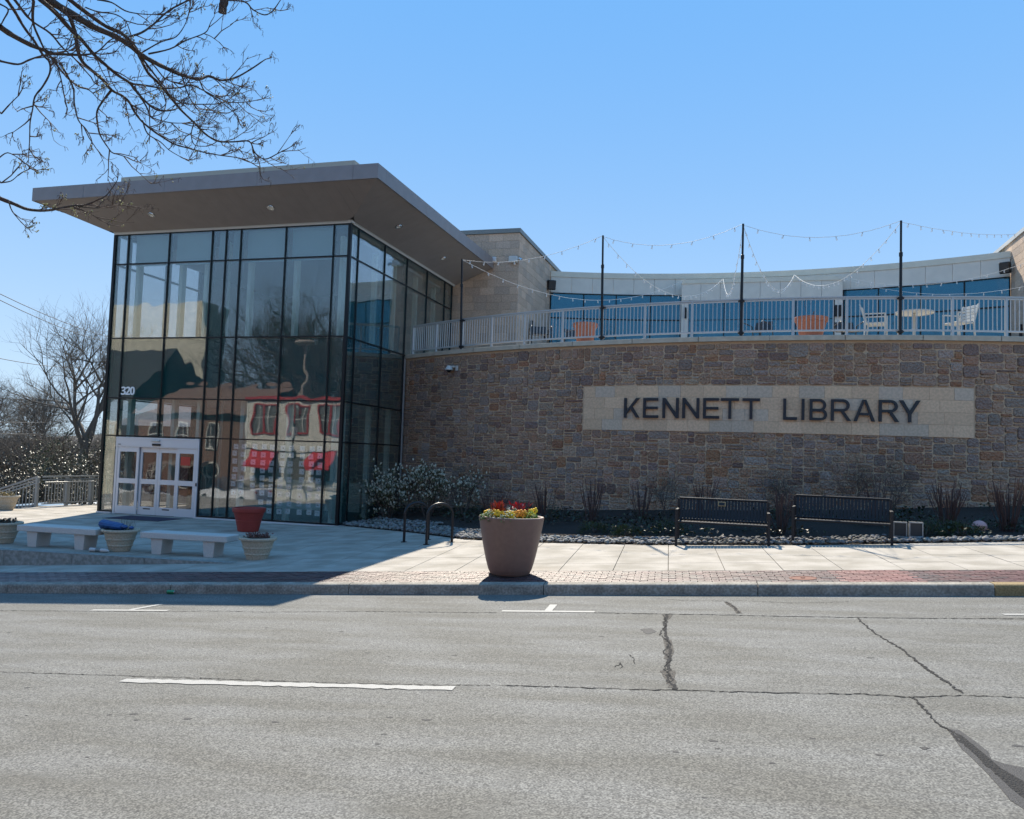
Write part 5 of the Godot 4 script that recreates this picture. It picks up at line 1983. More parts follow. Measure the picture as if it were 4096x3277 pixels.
func make_planter() -> void:
	R.seed = 103
	var base := V(-3.52, 0, -12.55)
	base.y = side_y(base.x, base.z)
	var p := thing("street_planter", "large smooth brown tapered planter full of flowers at the kerb", "planter", base + V(0, 0.004, 0))
	var s := Sh.new()
	var prof := []
	for k in 15:
		var f := k / 14.0
		prof.append(V2(0.315 + 0.205 * pow(f, 0.72), 0.03 + 0.87 * f))
	prof.append(V2(0.522, 0.91))
	prof.append(V2(0.512, 0.922))
	prof.append(V2(0.47, 0.922))
	prof.append(V2(0.455, 0.905))
	prof.append(V2(0.445, 0.80))
	prof.push_front(V2(0.30, 0.012))
	prof.push_front(V2(0.0, 0.012))
	s.lathe(prof, 64)
	piece(p, "pot_body", s.mesh(), M.planter_brown)
	s = Sh.new()
	s.lathe([V2(0.335, -0.03), V2(0.335, 0.008), V2(0.33, 0.011), V2(0.0, 0.011)], 48)
	piece(p, "base_plate", s.mesh(), M.black_metal)
	s = Sh.new()
	s.lathe([V2(0.448, 0.84), V2(0.2, 0.86), V2(0.0, 0.865)], 28)
	piece(p, "soil", s.mesh(), M.soil)
	var top := base + V(0, 0.86, 0)
	# flowers, each plant its own
	var places := [
		["pansy", "yellow pansy at the left rim of the brown planter", V(-0.38, 0.02, 0.12), Color(0.85, 0.50, 0.01)],
		["pansy", "orange yellow pansy left of the middle of the brown planter", V(-0.24, 0.0, 0.26), Color(0.85, 0.42, 0.01)],
		["pansy", "yellow pansy leaning over the front rim of the brown planter", V(-0.10, 0.03, 0.36), Color(0.85, 0.47, 0.01)],
		["pansy", "small yellow pansy right of the front of the brown planter", V(0.10, 0.0, 0.34), Color(0.80, 0.50, 0.02)],
		["pansy", "deep orange pansy right of the middle of the brown planter", V(0.20, 0.03, 0.22), Color(0.85, 0.32, 0.01)],
		["pansy", "pair of bright orange pansies near the right rim of the brown planter", V(0.27, 0.02, 0.18), Color(0.85, 0.36, 0.01)],
		["pansy", "yellow pansy at the right rim of the brown planter", V(0.37, 0.05, 0.02), Color(0.9, 0.6, 0.02)],
		["red_leaf", "tall dark red leaved plant at the left of the brown planter", V(-0.20, 0.0, 0.08), Color(0.28, 0.02, 0.015)],
		["red_leaf", "crimson leaved plant at the back of the brown planter", V(0.05, 0.0, -0.1), Color(0.30, 0.015, 0.025)],
		["red_leaf", "maroon leaved plant at the right of the brown planter", V(0.18, 0.0, 0.04), Color(0.17, 0.02, 0.03)],
		["red_leaf", "rusty red low plant at the front left of the brown planter", V(-0.15, 0.0, 0.24), Color(0.20, 0.035, 0.015)],
		["filler", "mound of small white flowers in the middle of the brown planter", V(0.02, 0.02, 0.08), Color(0.75, 0.77, 0.66)],
		["filler", "low frilly white green plant at the front left of the brown planter", V(-0.26, -0.02, 0.32), Color(0.62, 0.68, 0.45)],
		["filler", "low frilly pale green plant at the front middle of the brown planter", V(0.04, -0.02, 0.38), Color(0.66, 0.72, 0.5)],
		["filler", "lime green foliage plant at the right of the brown planter", V(0.31, -0.02, 0.12), Color(0.45, 0.55, 0.12)],
		["filler", "dark green foliage plant at the left of the brown planter", V(-0.33, -0.02, 0.12), Color(0.06, 0.14, 0.03)],
		["filler", "dark green foliage plant at the back of the brown planter", V(0.1, -0.02, -0.22), Color(0.05, 0.12, 0.03)],
	]
	for a in places:
		var q := thing("flowering_plant" if a[0] != "filler" else "bedding_plant", a[1], "flower" if a[0] == "pansy" else "plant", top + a[2], "plants in the brown planter")
		q.scale = V(1.2, 1.45, 1.2)
		var l := Sh.new()
		l.tinted = true
		var g := Sh.new()
		g.tinted = true
		var col: Color = a[3]
		if a[0] == "pansy":
			for k in 16:
				g.col = Color(0.05, 0.15, 0.03) * rr(0.7, 1.5)
				var ang := rr(0, TAU)
				leaf_face(g, V(cos(ang), 0, sin(ang)) * rr(0, 0.06) + V(0, rr(-0.02, 0.03), 0), rr(0.03, 0.055), 0.016, V(cos(ang), rr(0.0, 0.9), sin(ang)).normalized())
			for f in 2:
				var c := V(rr(-0.04, 0.04), rr(0.05, 0.085), rr(-0.01, 0.05))
				var face := Basis(Vector3.RIGHT, rr(0.9, 1.3)) * Basis(Vector3.FORWARD, rr(-0.4, 0.4))
				for k in 5:
					l.col = col * rr(0.85, 1.12)
					var u := TAU * k / 5.0 + rr(-0.1, 0.1)
					var o := face * V(cos(u) * 0.024, 0.004, sin(u) * 0.024)
					l.blob(c + o, V(0.024, 0.005, 0.021), 8, 4, face * Basis(Vector3.UP, -u))
				l.col = Color(0.12, 0.02, 0.02)
				l.blob(c + face * V(0, 0.006, 0), V(0.009, 0.004, 0.009), 6, 3, face)
		elif a[0] == "red_leaf":
			for k in 46:
				l.col = col * rr(0.6, 1.7)
				var ang := rr(0, TAU)
				var h := rr(0.02, 0.2)
				leaf_face(l, V(cos(ang), 0, sin(ang)) * rr(0, 0.09) + V(0, h * 0.8, 0), rr(0.05, 0.10), rr(0.012, 0.024), V(cos(ang) * 0.6, rr(0.3, 1.2), sin(ang) * 0.6).normalized())
			for k in 8:
				g.col = Color(0.12, 0.03, 0.02)
				g.tube([V(rr(-0.03, 0.03), 0, rr(-0.03, 0.03)), V(rr(-0.08, 0.08), rr(0.1, 0.18), rr(-0.08, 0.08))], [0.004, 0.002], 4)
		else:
			for k in 70:
				var ang := rr(0, TAU)
				var r := sqrt(R.randf()) * 0.115
				var h := sqrt(maxf(0.0, 0.0134 - r * r)) * 1.0
				g.col = Color(0.05, 0.13, 0.03).lerp(col, 0.35 if col.r < 0.5 else 0.12) * rr(0.6, 1.5)
				leaf_face(g, V(cos(ang) * r, h * rr(0.3, 1.0), sin(ang) * r), rr(0.025, 0.05), 0.013, V(cos(ang), rr(0.1, 1.0), sin(ang)).normalized())
				if col.r > 0.4:
					l.col = col * rr(0.75, 1.15)
					l.blob(V(cos(ang) * r, h * rr(0.7, 1.15) + 0.012, sin(ang) * r), V(0.009, 0.006, 0.009), 6, 3)
		piece(q, "foliage", g.mesh(), M.leaf)
		if l.v.size() > 0:
			piece(q, "blossoms" if a[0] != "red_leaf" else "red_leaves", l.mesh(), M.petal)

func rack(label: String, at: Vector3, a: Vector3, b: Vector3) -> Node3D:
	var r := thing("bike_rack", label, "bike rack", at, "hoop bike racks")
	var d := (b - a) * 0.5
	d.y = 0
	d *= 1.25
	var pts := [V(-d.x, 0, -d.z), V(-d.x, 0.62, -d.z)]
	var rad := [0.03, 0.03]
	for k in range(1, 16):
		var u := PI * k / 16.0
		pts.append(V(-d.x * cos(u), 0.62 + 0.25 * sin(u), -d.z * cos(u)))
		rad.append(0.03)
	pts.append(V(d.x, 0.62, d.z))
	pts.append(V(d.x, 0.0, d.z))
	rad.append(0.03)
	rad.append(0.03)
	var s := Sh.new()
	s.tube(pts, rad, 14)
	piece(r, "hoop", s.mesh(), M.black_metal)
	for e in [-1.0, 1.0]:
		s = Sh.new()
		s.lathe([V2(0.0, 0.0), V2(0.072, 0.0), V2(0.072, 0.012), V2(0.03, 0.014)], 18, V(d.x * e, side_y(at.x + d.x * e, at.z + d.z * e) - at.y, d.z * e))
		piece(r, "foot_plate", s.mesh(), M.black_metal)
	return r

func slat_bench(label: String, at: Vector3, turn: float, plaque: bool) -> Node3D:
	var b := thing("slat_bench", label, "bench", at, "black slatted benches")
	b.rotation.y = turn
	var half := 0.84
	# back slats run up, seat slats run front to back, both from one bent strip
	for k in 27:
		var x := -half + 0.02 + k * (2.0 * half - 0.04) / 26.0
		var s := Sh.new()
		s.bar(V(x, 0.44, -0.19), V(x, 0.83, -0.31), 0.047, 0.008, Vector3.RIGHT.cross(V(0, 0.39, -0.12)).normalized())
		piece(b, "back_slat", s.mesh(), M.bench_black)
		s = Sh.new()
		s.bar(V(x, 0.415, 0.24), V(x, 0.405, -0.17), 0.047, 0.008)
		piece(b, "seat_slat", s.mesh(), M.bench_black)
	for e in [[0.845, -0.315, "top_rail"], [0.43, -0.185, "rear_rail"], [0.395, 0.25, "front_rail"]]:
		var s := Sh.new()
		s.tube([V(-half - 0.02, e[0], e[1]), V(half + 0.02, e[0], e[1])], [0.022, 0.022], 10, true)
		piece(b, e[2], s.mesh(), M.bench_black)
	for x in [-half - 0.035, half + 0.035]:
		for z in [[0.25, 0.62], [-0.30, 0.84]]:
			var s := Sh.new()
			var foot := bed_y(at.x + x, at.z + z[0]) - at.y - 0.02
			s.bar(V(x, foot, z[0]), V(x, z[1], z[0] if z[0] > 0 else -0.315), 0.05, 0.05, Vector3.BACK)
			piece(b, "leg", s.mesh(), M.bench_black)
		var s := Sh.new()
		s.cbox(V(x, 0.63, -0.02), V(0.055, 0.03, 0.6), 0.008)
		piece(b, "armrest", s.mesh(), M.bench_black)
	if plaque:
		var s := Sh.new()
		s.cbox(V(-0.02, 0.76, -0.262), V(0.15, 0.095, 0.012), 0.003, Basis(Vector3.RIGHT, -0.3))
		var f := piece(b, "plaque", s.mesh(), M.brass)
		s = Sh.new()
		s.cbox(V(-0.02, 0.76, -0.256), V(0.115, 0.062, 0.012), 0.002, Basis(Vector3.RIGHT, -0.3))
		piece(f, "plate", s.mesh(), M.black_metal)
	return b

func make_stair_rail() -> void:
	# guard rail at the back of the plaza, then down the stair
	var r := thing("plaza_railing", "grey picket railing at the back of the plaza turning down a stair", "railing", V(-22.4, 0, -23))
	var runs := [[V(-22.35, 0, -26.0), V(-22.36, 0, -23.99)], [V(-22.36, 0, -23.99), V(-22.40, 0, -22.95)], [V(-22.40, 0, -22.95), V(-22.40, 0, -21.93)], [V(-22.56, 0, -21.86), V(-24.3, -0.62, -21.5)], [V(-24.3, -0.62, -21.5), V(-26.2, -1.3, -21.1)]]
	for i in runs.size():
		var a: Vector3 = runs[i][0]
		var b: Vector3 = runs[i][1]
		for e in [[1.0, "top_rail", 0.07, 0.05], [0.90, "upper_rail", 0.035, 0.04], [0.10, "bottom_rail", 0.04, 0.04]]:
			var s := Sh.new()
			s.bar(a + V(0, e[0], 0), b + V(0, e[0], 0), e[2], e[3])
			part(r, e[1], s, M.rail_grey)
		var s := Sh.new()
		s.span(a + V(-0.045, -0.1, -0.045), a + V(0.045, 0.97, 0.045))
		part(r, "post", s, M.rail_grey)
		if i >= 1:
			var h := Sh.new()
			h.tube([a + V(0.09, 0.82, 0), b + V(0.09, 0.82, 0)], [0.022, 0.022], 8, true)
			part(r, "handrail", h, M.rail_grey)
		var n := int(V2(a.x, a.z).distance_to(V2(b.x, b.z)) / 0.115)
		for k in range(1, n):
			var p := a.lerp(b, float(k) / n)
			var c := Sh.new()
			c.span(p + V(-0.011, 0.11, -0.011), p + V(0.011, 0.89, 0.011))
			part(r, "picket", c, M.rail_grey)
	# stair going down beside it
	var st := thing("stair", "concrete stair dropping from the plaza to the parking lot", "stair", V(-24.5, -1.6, -20.2))
	for k in 10:
		var s := Sh.new()
		var x1 := -22.7 - 0.33 * k
		s.span(V(x1 - 0.33, -2.4, -21.3), V(x1, -0.13 - 0.155 * k, -19.1))
		part(st, "step", s, M.retaining_concrete)

# ------------------------------------------------------------------ the planting bed
func make_bed() -> void:
	R.seed = 111
	var edge := [V2(-11.1, -21.5), V2(-10.66, -21.1), V2(-8.16, -19.4), V2(-6.05, -17.7), V2(-4.28, -17.07), V2(-1.75, -16.65), V2(1.52, -16.7), V2(2.78, -16.97), V2(5.06, -17.3), V2(9, -17.9), V2(15, -18.6)]
	var soil := Sh.new()
	var rows := []
	for i in edge.size():
		var back := curve(rad_to_deg(atan2(edge[i].x - WC.x, edge[i].y - WC.y)), 23.68, 0)
		if i == 0:
			back = V(-11.2, 0, -25.7)
		var row := []
		for k in 9:
			var p: Vector2 = edge[i].lerp(V2(back.x, back.z), k / 8.0)
			if k == 0:
				p += (edge[i] - V2(WC.x, WC.y)).normalized() * 0.06
			row.append(V(p.x, bed_y(p.x, p.y) - (0.06 if k == 0 else rr(0.0, 0.05)), p.y))
		rows.append(row)
	for i in rows.size() - 1:
		for k in 8:
			soil.quad(rows[i][k], rows[i + 1][k], rows[i + 1][k + 1], rows[i][k + 1])
	structure("planting_bed", soil, M.mulch)
	# river pebbles along the front edge
	var peb := Sh.new()
	peb.blob(Vector3.ZERO, V(1, 0.62, 0.8), 8, 5)
	var where := []
	var tints := []
	for i in edge.size() - 2:
		var a: Vector2 = edge[i]
		var b: Vector2 = edge[i + 1]
		var n := int(a.distance_to(b) * (230 if i < 3 else 150))
		for k in n:
			var depth := 1.3 if i < 2 else (0.9 if i == 2 else (0.62 if a.x < 2.0 else 0.3))
			var f := R.randf()
			var p := a.lerp(b, f)
			var inward: Vector2 = (V2(WC.x, WC.y) - p).normalized()
			p += inward * (pow(R.randf(), 1.3) * depth + 0.03)
			var s := rr(0.022, 0.058)
			var g := Basis(Vector3.UP, rr(0, TAU)) * Basis(Vector3.RIGHT, rr(-0.4, 0.4))
			where.append(Transform3D(g.scaled(Vector3.ONE * s), V(p.x, bed_y(p.x, p.y) + s * rr(0.1, 0.8), p.y)))
			var v := rr(0.09, 0.27)
			tints.append(Color(v, v * rr(0.92, 1.0), v * rr(0.80, 0.98)))
	var st := scatter(self, "river_pebbles", peb.mesh(), M.pebble, where, tints)
	tag(st, "grey and tan river pebbles edging the planting bed", "pebbles")
	# low groundcover behind the pebbles
	var lf := Sh.new()
	leaf_face_plain(lf)
	var lm := lf.mesh()
	where = []
	tints = []
	for k in 9000:
		var a := rr(-30.0, 13.0)
		var p := curve(a, 0, 0)
		var r := rr(24.2, 28.3)
		var q := curve(a, r, 0)
		if q.z > edge_z(q.x) - 0.35:
			continue
		var patch := sin(q.x * 2.3 + sin(q.z * 1.9) * 1.4) + sin(q.x * 0.9 - q.z * 1.2)
		if patch < 0.15:
			continue
		var g := Basis(Vector3.UP, rr(0, TAU)) * Basis(Vector3.RIGHT, rr(-1.1, 0.3))
		where.append(Transform3D(g.scaled(Vector3.ONE * rr(0.05, 0.11)), V(q.x, bed_y(q.x, q.z) + rr(0.0, 0.16), q.z)))
		var v := rr(0.5, 1.4)
		tints.append(Color(0.03, 0.045, 0.018) * v if R.randf() < 0.7 else Color(0.06, 0.04, 0.022) * v)
	st = scatter(self, "groundcover", lm, M.leaf, where, tints)
	tag(st, "low dark green groundcover behind the pebbles", "groundcover")
	# white flowering shrubs by the glass
	white_shrub("dense white flowering shrub against the side glass", V(-10.2, 0, -22.6), 1.8, 1.2, 620, 0)
	white_shrub("white flowering shrub in the middle by the bike racks", V(-8.9, 0, -22.5), 1.9, 1.0, 380, 1)
	white_shrub("looser white flowering shrub nearest the stone wall sign", V(-7.7, 0, -22.2), 1.75, 0.95, 140, 2)
	# shrubs cut back to bare red stems
	var cut := [
		[V(-6.2, 0, -20.4), 0.95, 18, "cut back red stemmed shrub behind the bike racks"],
		[V(-4.9, 0, -20.6), 1.0, 20, "cut back red stemmed shrub left of the brown planter"],
		[V(-3.6, 0, -20.2), 1.05, 22, "cut back red stemmed shrub right of the brown planter"],
		[V(-2.4, 0, -20.6), 0.9, 16, "cut back red stemmed shrub left of the plaque bench"],
		[V(-0.9, 0, -20.8), 0.95, 16, "cut back red stemmed shrub behind the plaque bench"],
		[V(0.80, 0, -18.1), 0.92, 26, "cut back red stemmed shrub between the two black benches"],
		[V(2.9, 0, -19.6), 0.95, 14, "cut back red stemmed shrub behind the utility boxes"],
		[V(4.15, 0, -18.9), 1.0, 34, "cut back red stemmed shrub left of the pink ball"],
		[V(5.2, 0, -18.7), 1.05, 38, "cut back red stemmed shrub right of the pink ball"],
		[V(6.6, 0, -19.0), 1.05, 30, "cut back red stemmed shrub at the right picture edge"],
	]
	for a in cut:
		var at: Vector3 = a[0]
		at.y = bed_y(at.x, at.z) - 0.05
		var t := thing("cut_back_shrub", a[3], "shrub", at, "shrubs cut back to stems")
		var s := Sh.new()
		for k in a[2]:
			var u := rr(0, TAU)
			var d := V(cos(u), 0, sin(u))
			var b := d * rr(0.02, 0.14)
			var tip = b + d * rr(0.05, 0.34) * a[1] + V(0, rr(0.72, 1.05) * a[1], 0)
			var m := b.lerp(tip, 0.5) + V(rr(-0.03, 0.03), 0, rr(-0.03, 0.03))
			s.tube([b, m, tip], [0.010, 0.009, 0.0065], 5, true)
			if R.randf() < 0.35:
				s.tube([m, m + (tip - m).rotated(d.cross(Vector3.UP).normalized(), rr(-0.4, 0.4)) * rr(0.5, 0.9)], [0.008, 0.006], 4, true)
		piece(t, "stems", s.mesh(), M.twig_red)
		var l := Sh.new()
		l.tinted = true
		for k in 26:
			l.col = Color(0.05, 0.045, 0.02) * rr(0.6, 1.6)
			var u := rr(0, TAU)
			leaf_face(l, V(cos(u) * rr(0, 0.25), rr(0.02, 0.22), sin(u) * rr(0, 0.25)), rr(0.05, 0.09), 0.02, V(rr(-1, 1), rr(0, 1), rr(-1, 1)).normalized())
		piece(t, "fallen_leaves", l.mesh(), M.leaf).set_meta("kind", "stuff")
	# thin winter shrubs with pale twigs before the wall
	for a in [[V(2.6, 0, -20.9), 1.5, "bare twiggy shrub against the wall behind the right bench"], [V(3.4, 0, -21.0), 1.35, "bare twiggy shrub against the wall above the utility boxes"], [V(1.0, 0, -21.2), 1.2, "bare wispy shrub against the wall between the benches"], [V(-1.9, 0, -21.2), 1.15, "bare wispy shrub against the wall left of the plaque bench"]]:
		var at: Vector3 = a[0]
		at.y = bed_y(at.x, at.z) - 0.05
		var t := thing("bare_shrub", a[2], "shrub", at, "bare shrubs against the wall")
		var s := Sh.new()
		for k in 6:
			grow(s, V(rr(-0.06, 0.06), 0, rr(-0.06, 0.06)), V(rr(-0.5, 0.5), 1.0, rr(-0.4, 0.4)).normalized(), a[1] * rr(0.4, 0.6), 0.011, 0, 3, 0.25)
		piece(t, "twigs", s.mesh(), M.twig_brown)
		var l := Sh.new()
		l.tinted = true
		for k in 60:
			l.col = Color(0.40, 0.36, 0.24) * rr(0.6, 1.2)
			l.blob(V(rr(-0.4, 0.4), rr(0.4, 1.0) * a[1], rr(-0.3, 0.3)), V(0.012, 0.018, 0.012), 5, 3)
		piece(t, "buds", l.mesh(), M.leaf)
	# evergreen mounds at the right
	for a in [[V(3.9, 0, -18.2), 0.42, "dark evergreen mound right of the utility boxes"], [V(4.2, 0, -17.95), 0.36, "dark evergreen mound beside the pink ball"], [V(3.55, 0, -17.9), 0.33, "low dark evergreen mound just behind the pavement edge"], [V(-1.5, 0, -18.2), 0.36, "small green mound left of the plaque bench"], [V(-3.2, 0, -18.4), 0.33, "small brownish green mound right of the brown planter"], [V(-2.4, 0, -17.9), 0.3, "small dark mound between brown planter and plaque bench"]]:
		var at: Vector3 = a[0]
		at.y = bed_y(at.x, at.z) - 0.04
		var t := thing("evergreen_mound", a[2], "shrub", at, "evergreen mounds in the bed")
		var l := Sh.new()
		l.tinted = true
		for k in 700:
			var d := V(rr(-1, 1), rr(-0.1, 1), rr(-1, 1)).normalized()
			var r: float = a[1] * rr(0.6, 1.0) * (1.0 + 0.18 * sin(d.x * 7.0) * cos(d.z * 6.0))
			l.col = Color(0.035, 0.055, 0.022) * rr(0.5, 1.5)
			leaf_face(l, d * r * V(1.25, 0.85, 1.0), rr(0.03, 0.055), 0.011, (d + V(rr(-0.6, 0.6), rr(-0.3, 0.6), rr(-0.6, 0.6))).normalized())
		piece(t, "foliage", l.mesh(), M.leaf)
		var s := Sh.new()
		for k in 8:
			s.tube([Vector3.ZERO, V(rr(-0.7, 0.7), rr(0.5, 0.8), rr(-0.7, 0.7)) * a[1]], [0.012, 0.005], 4)
		piece(t, "stems", s.mesh(), M.twig_brown)

func edge_z(x: float) -> float:
	var e := [V2(-11.1, -21.5), V2(-10.66, -21.1), V2(-8.16, -19.4), V2(-6.05, -17.7), V2(-4.28, -17.07), V2(-1.75, -16.65), V2(1.52, -16.7), V2(2.78, -16.97), V2(5.06, -17.3), V2(9, -17.9), V2(15, -18.6)]
	for i in e.size() - 1:
		if x >= e[i].x and x <= e[i + 1].x:
			return lerpf(e[i].y, e[i + 1].y, (x - e[i].x) / (e[i + 1].x - e[i].x))
	return -22.0

func leaf_face_plain(s: Sh) -> void:
	s.tri(V(0, 0, 0), V(0.35, 0.12, 0.5), V(0, 0.0, 1))
	s.tri(V(0, 0, 0), V(0, 0.0, 1), V(-0.35, 0.12, 0.5))

func white_shrub(label: String, at: Vector3, h: float, w: float, n: int, k0: int) -> void:
	at.y = bed_y(at.x, at.z) - 0.06
	var t := thing("flowering_shrub", label, "shrub", at, "white flowering shrubs")
	var s := Sh.new()
	var tips := []
	for k in 9:
		var u := rr(0, TAU)
		var a := V(cos(u) * 0.06, 0, sin(u) * 0.06)
		var b := a + V(cos(u) * rr(0.1, 0.3) * w, h * rr(0.12, 0.38), sin(u) * rr(0.1, 0.25) * w)
		var c := b + V(cos(u) * rr(0.05, 0.3) * w, h * 0.3, sin(u) * rr(0.05, 0.25) * w)
		s.tube([a, b, c], [0.017, 0.013, 0.009], 6)
		for e in 9:
			var d := b.lerp(c, rr(0.0, 1.0))
			var tip := d + V(rr(-0.5, 0.5) * w, rr(-0.05, 0.36) * h, rr(-0.45, 0.45) * w)
			var m := d.lerp(tip, 0.5) + V(0, -0.03, 0)
			s.tube([d, m, tip], [0.008, 0.006, 0.003], 4)
			tips.append([d, tip])
	piece(t, "stems", s.mesh(), M.twig_brown)
	var f := Sh.new()
	f.tinted = true
	var g := Sh.new()
	g.tinted = true
	for k in n:
		var tp: Array = tips[R.randi() % tips.size()]
		var p: Vector3 = tp[0].lerp(tp[1], rr(0.3, 1.08)) + V(rr(-0.1, 0.1), rr(-0.08, 0.1), rr(-0.1, 0.1))
		if p.y < 0.12:
			continue
		# a bottle-brush head: a few overlapping tufts
		var ax := V(rr(-0.4, 0.4), 1, rr(-0.4, 0.4)).normalized()
		for e in 3:
			f.col = Color(0.58, 0.54, 0.42) * rr(0.75, 1.1)
			f.blob(p + ax * 0.018 * e + V(rr(-0.006, 0.006), 0, rr(-0.006, 0.006)), V(0.025, 0.018, 0.025) * rr(0.75, 1.1), 6, 4)
		s = Sh.new()
		if R.randf() < 0.8:
			for e in 6:
				g.col = Color(0.10, 0.105, 0.045) * rr(0.6, 1.4)
				leaf_face(g, p - ax * 0.02 + V(rr(-0.05, 0.05), rr(-0.08, 0.03), rr(-0.05, 0.05)), rr(0.04, 0.075), 0.018, V(rr(-1, 1), rr(-0.3, 0.7), rr(-1, 1)).normalized())
	piece(t, "blossoms", f.mesh(), M.petal)
	piece(t, "leaves", g.mesh(), M.leaf)

# ------------------------------------------------------------------ trees
# a limb and all that branches from it
func grow(s: Sh, p: Vector3, d: Vector3, length: float, r: float, level: int, most: int, lift: float) -> void:
	var segs := 4 if level < 2 else (3 if level < 4 else 2)
	var pts := [p]
	var rad := [r]
	var dir := d
	var q := p
	for i in segs:
		dir = (dir + V(rr(-1, 1), rr(-1, 1), rr(-1, 1)) * 0.2 + V(0, lift * 0.2, 0)).normalized()
		q += dir * length / segs
		pts.append(q)
		rad.append(r * (1.0 - 0.6 * (i + 1) / segs))
	s.tube(pts, rad, [8, 6, 5, 4, 3, 3, 3][mini(level, 6)])
	if level >= most:
		return
	var n := 4 + R.randi() % 3
	for k in n:
		var f := rr(0.35, 1.0) if k > 0 else 1.0
		var x := f * segs
		var i := mini(int(x), segs - 1)
		var at: Vector3 = pts[i].lerp(pts[i + 1], x - i)
		var side := dir.cross(V(rr(-1, 1), rr(-1, 1), rr(-1, 1))).normalized()
		var nd := (dir * rr(0.6, 1.0) + side * rr(0.45, 0.95) + V(0, lift * 0.25, 0)).normalized()
		grow(s, at, nd, length * rr(0.52, 0.78), r * lerpf(0.62, 0.40, f), level + 1, most, lift)

func bare_tree(called: String, label: String, at: Vector3, h: float, sd: int, most: int, group: String, m: Material, fork := 0.3) -> Node3D:
	R.seed = sd
	var t := thing(called, label, "tree", at, group)
	var r := h * 0.022
	var s := Sh.new()
	var top := V(rr(-0.03, 0.03) * h, h * fork, rr(-0.03, 0.03) * h)
	s.tube([V(0, -0.4, 0), V(0, 0.1, 0), top * 0.5 + V(rr(-0.1, 0.1), 0, rr(-0.1, 0.1)), top], [r * 1.7, r * 1.25, r * 1.05, r * 0.95], 9)
	piece(t, "trunk", s.mesh(), m)
	s = Sh.new()
	var n := 5
	for k in n:
		var u := TAU * k / n + rr(-0.4, 0.4)
		var lean := rr(0.45, 1.1) if k > 0 else 0.15
		grow(s, top - V(0, rr(0, 0.1) * h, 0), V(cos(u) * lean, 1.0, sin(u) * lean).normalized(), h * rr(0.26, 0.34), r * rr(0.5, 0.7), 1, most, 0.35)
	piece(t, "crown", s.mesh(), m)
	return t

func leafy_shrub(called: String, label: String, at: Vector3, size: Vector3, n: int, sd: int, tone: Color, m: Material, leaf: float) -> void:
	R.seed = sd
	var t := thing(called, label, "shrub", at, "shrubs behind the plaza")
	var s := Sh.new()
	for k in 14:
		s.tube([V(rr(-0.2, 0.2), -0.2, rr(-0.2, 0.2)), V(rr(-0.5, 0.5), 0.5, rr(-0.5, 0.5)) * size, V(rr(-0.8, 0.8), rr(0.7, 1.0), rr(-0.8, 0.8)) * size], [0.05, 0.03, 0.008], 5)
	piece(t, "stems", s.mesh(), M.twig_brown)
	var where := []
	var tints := []
	for k in n:
		var d := V(rr(-1, 1), rr(-0.2, 1), rr(-1, 1)).normalized()
		var lump := 1.0 + 0.25 * sin(d.x * 5.0 + sd) * cos(d.z * 6.0 + d.y * 5.0)
		var p := d * size * rr(0.55, 1.0) * lump
		p.y = maxf(0.0, p.y)
		var g := Basis(Vector3.UP, rr(0, TAU)) * Basis(Vector3.RIGHT, rr(-1.4, 0.6))
		where.append(Transform3D(g.scaled(Vector3.ONE * leaf * rr(0.6, 1.2)), p))
		tints.append(tone * rr(0.5, 1.5))
	var lf := Sh.new()
	leaf_face_plain(lf)
	scatter(t, "leaves", lf.mesh(), m, where, tints)

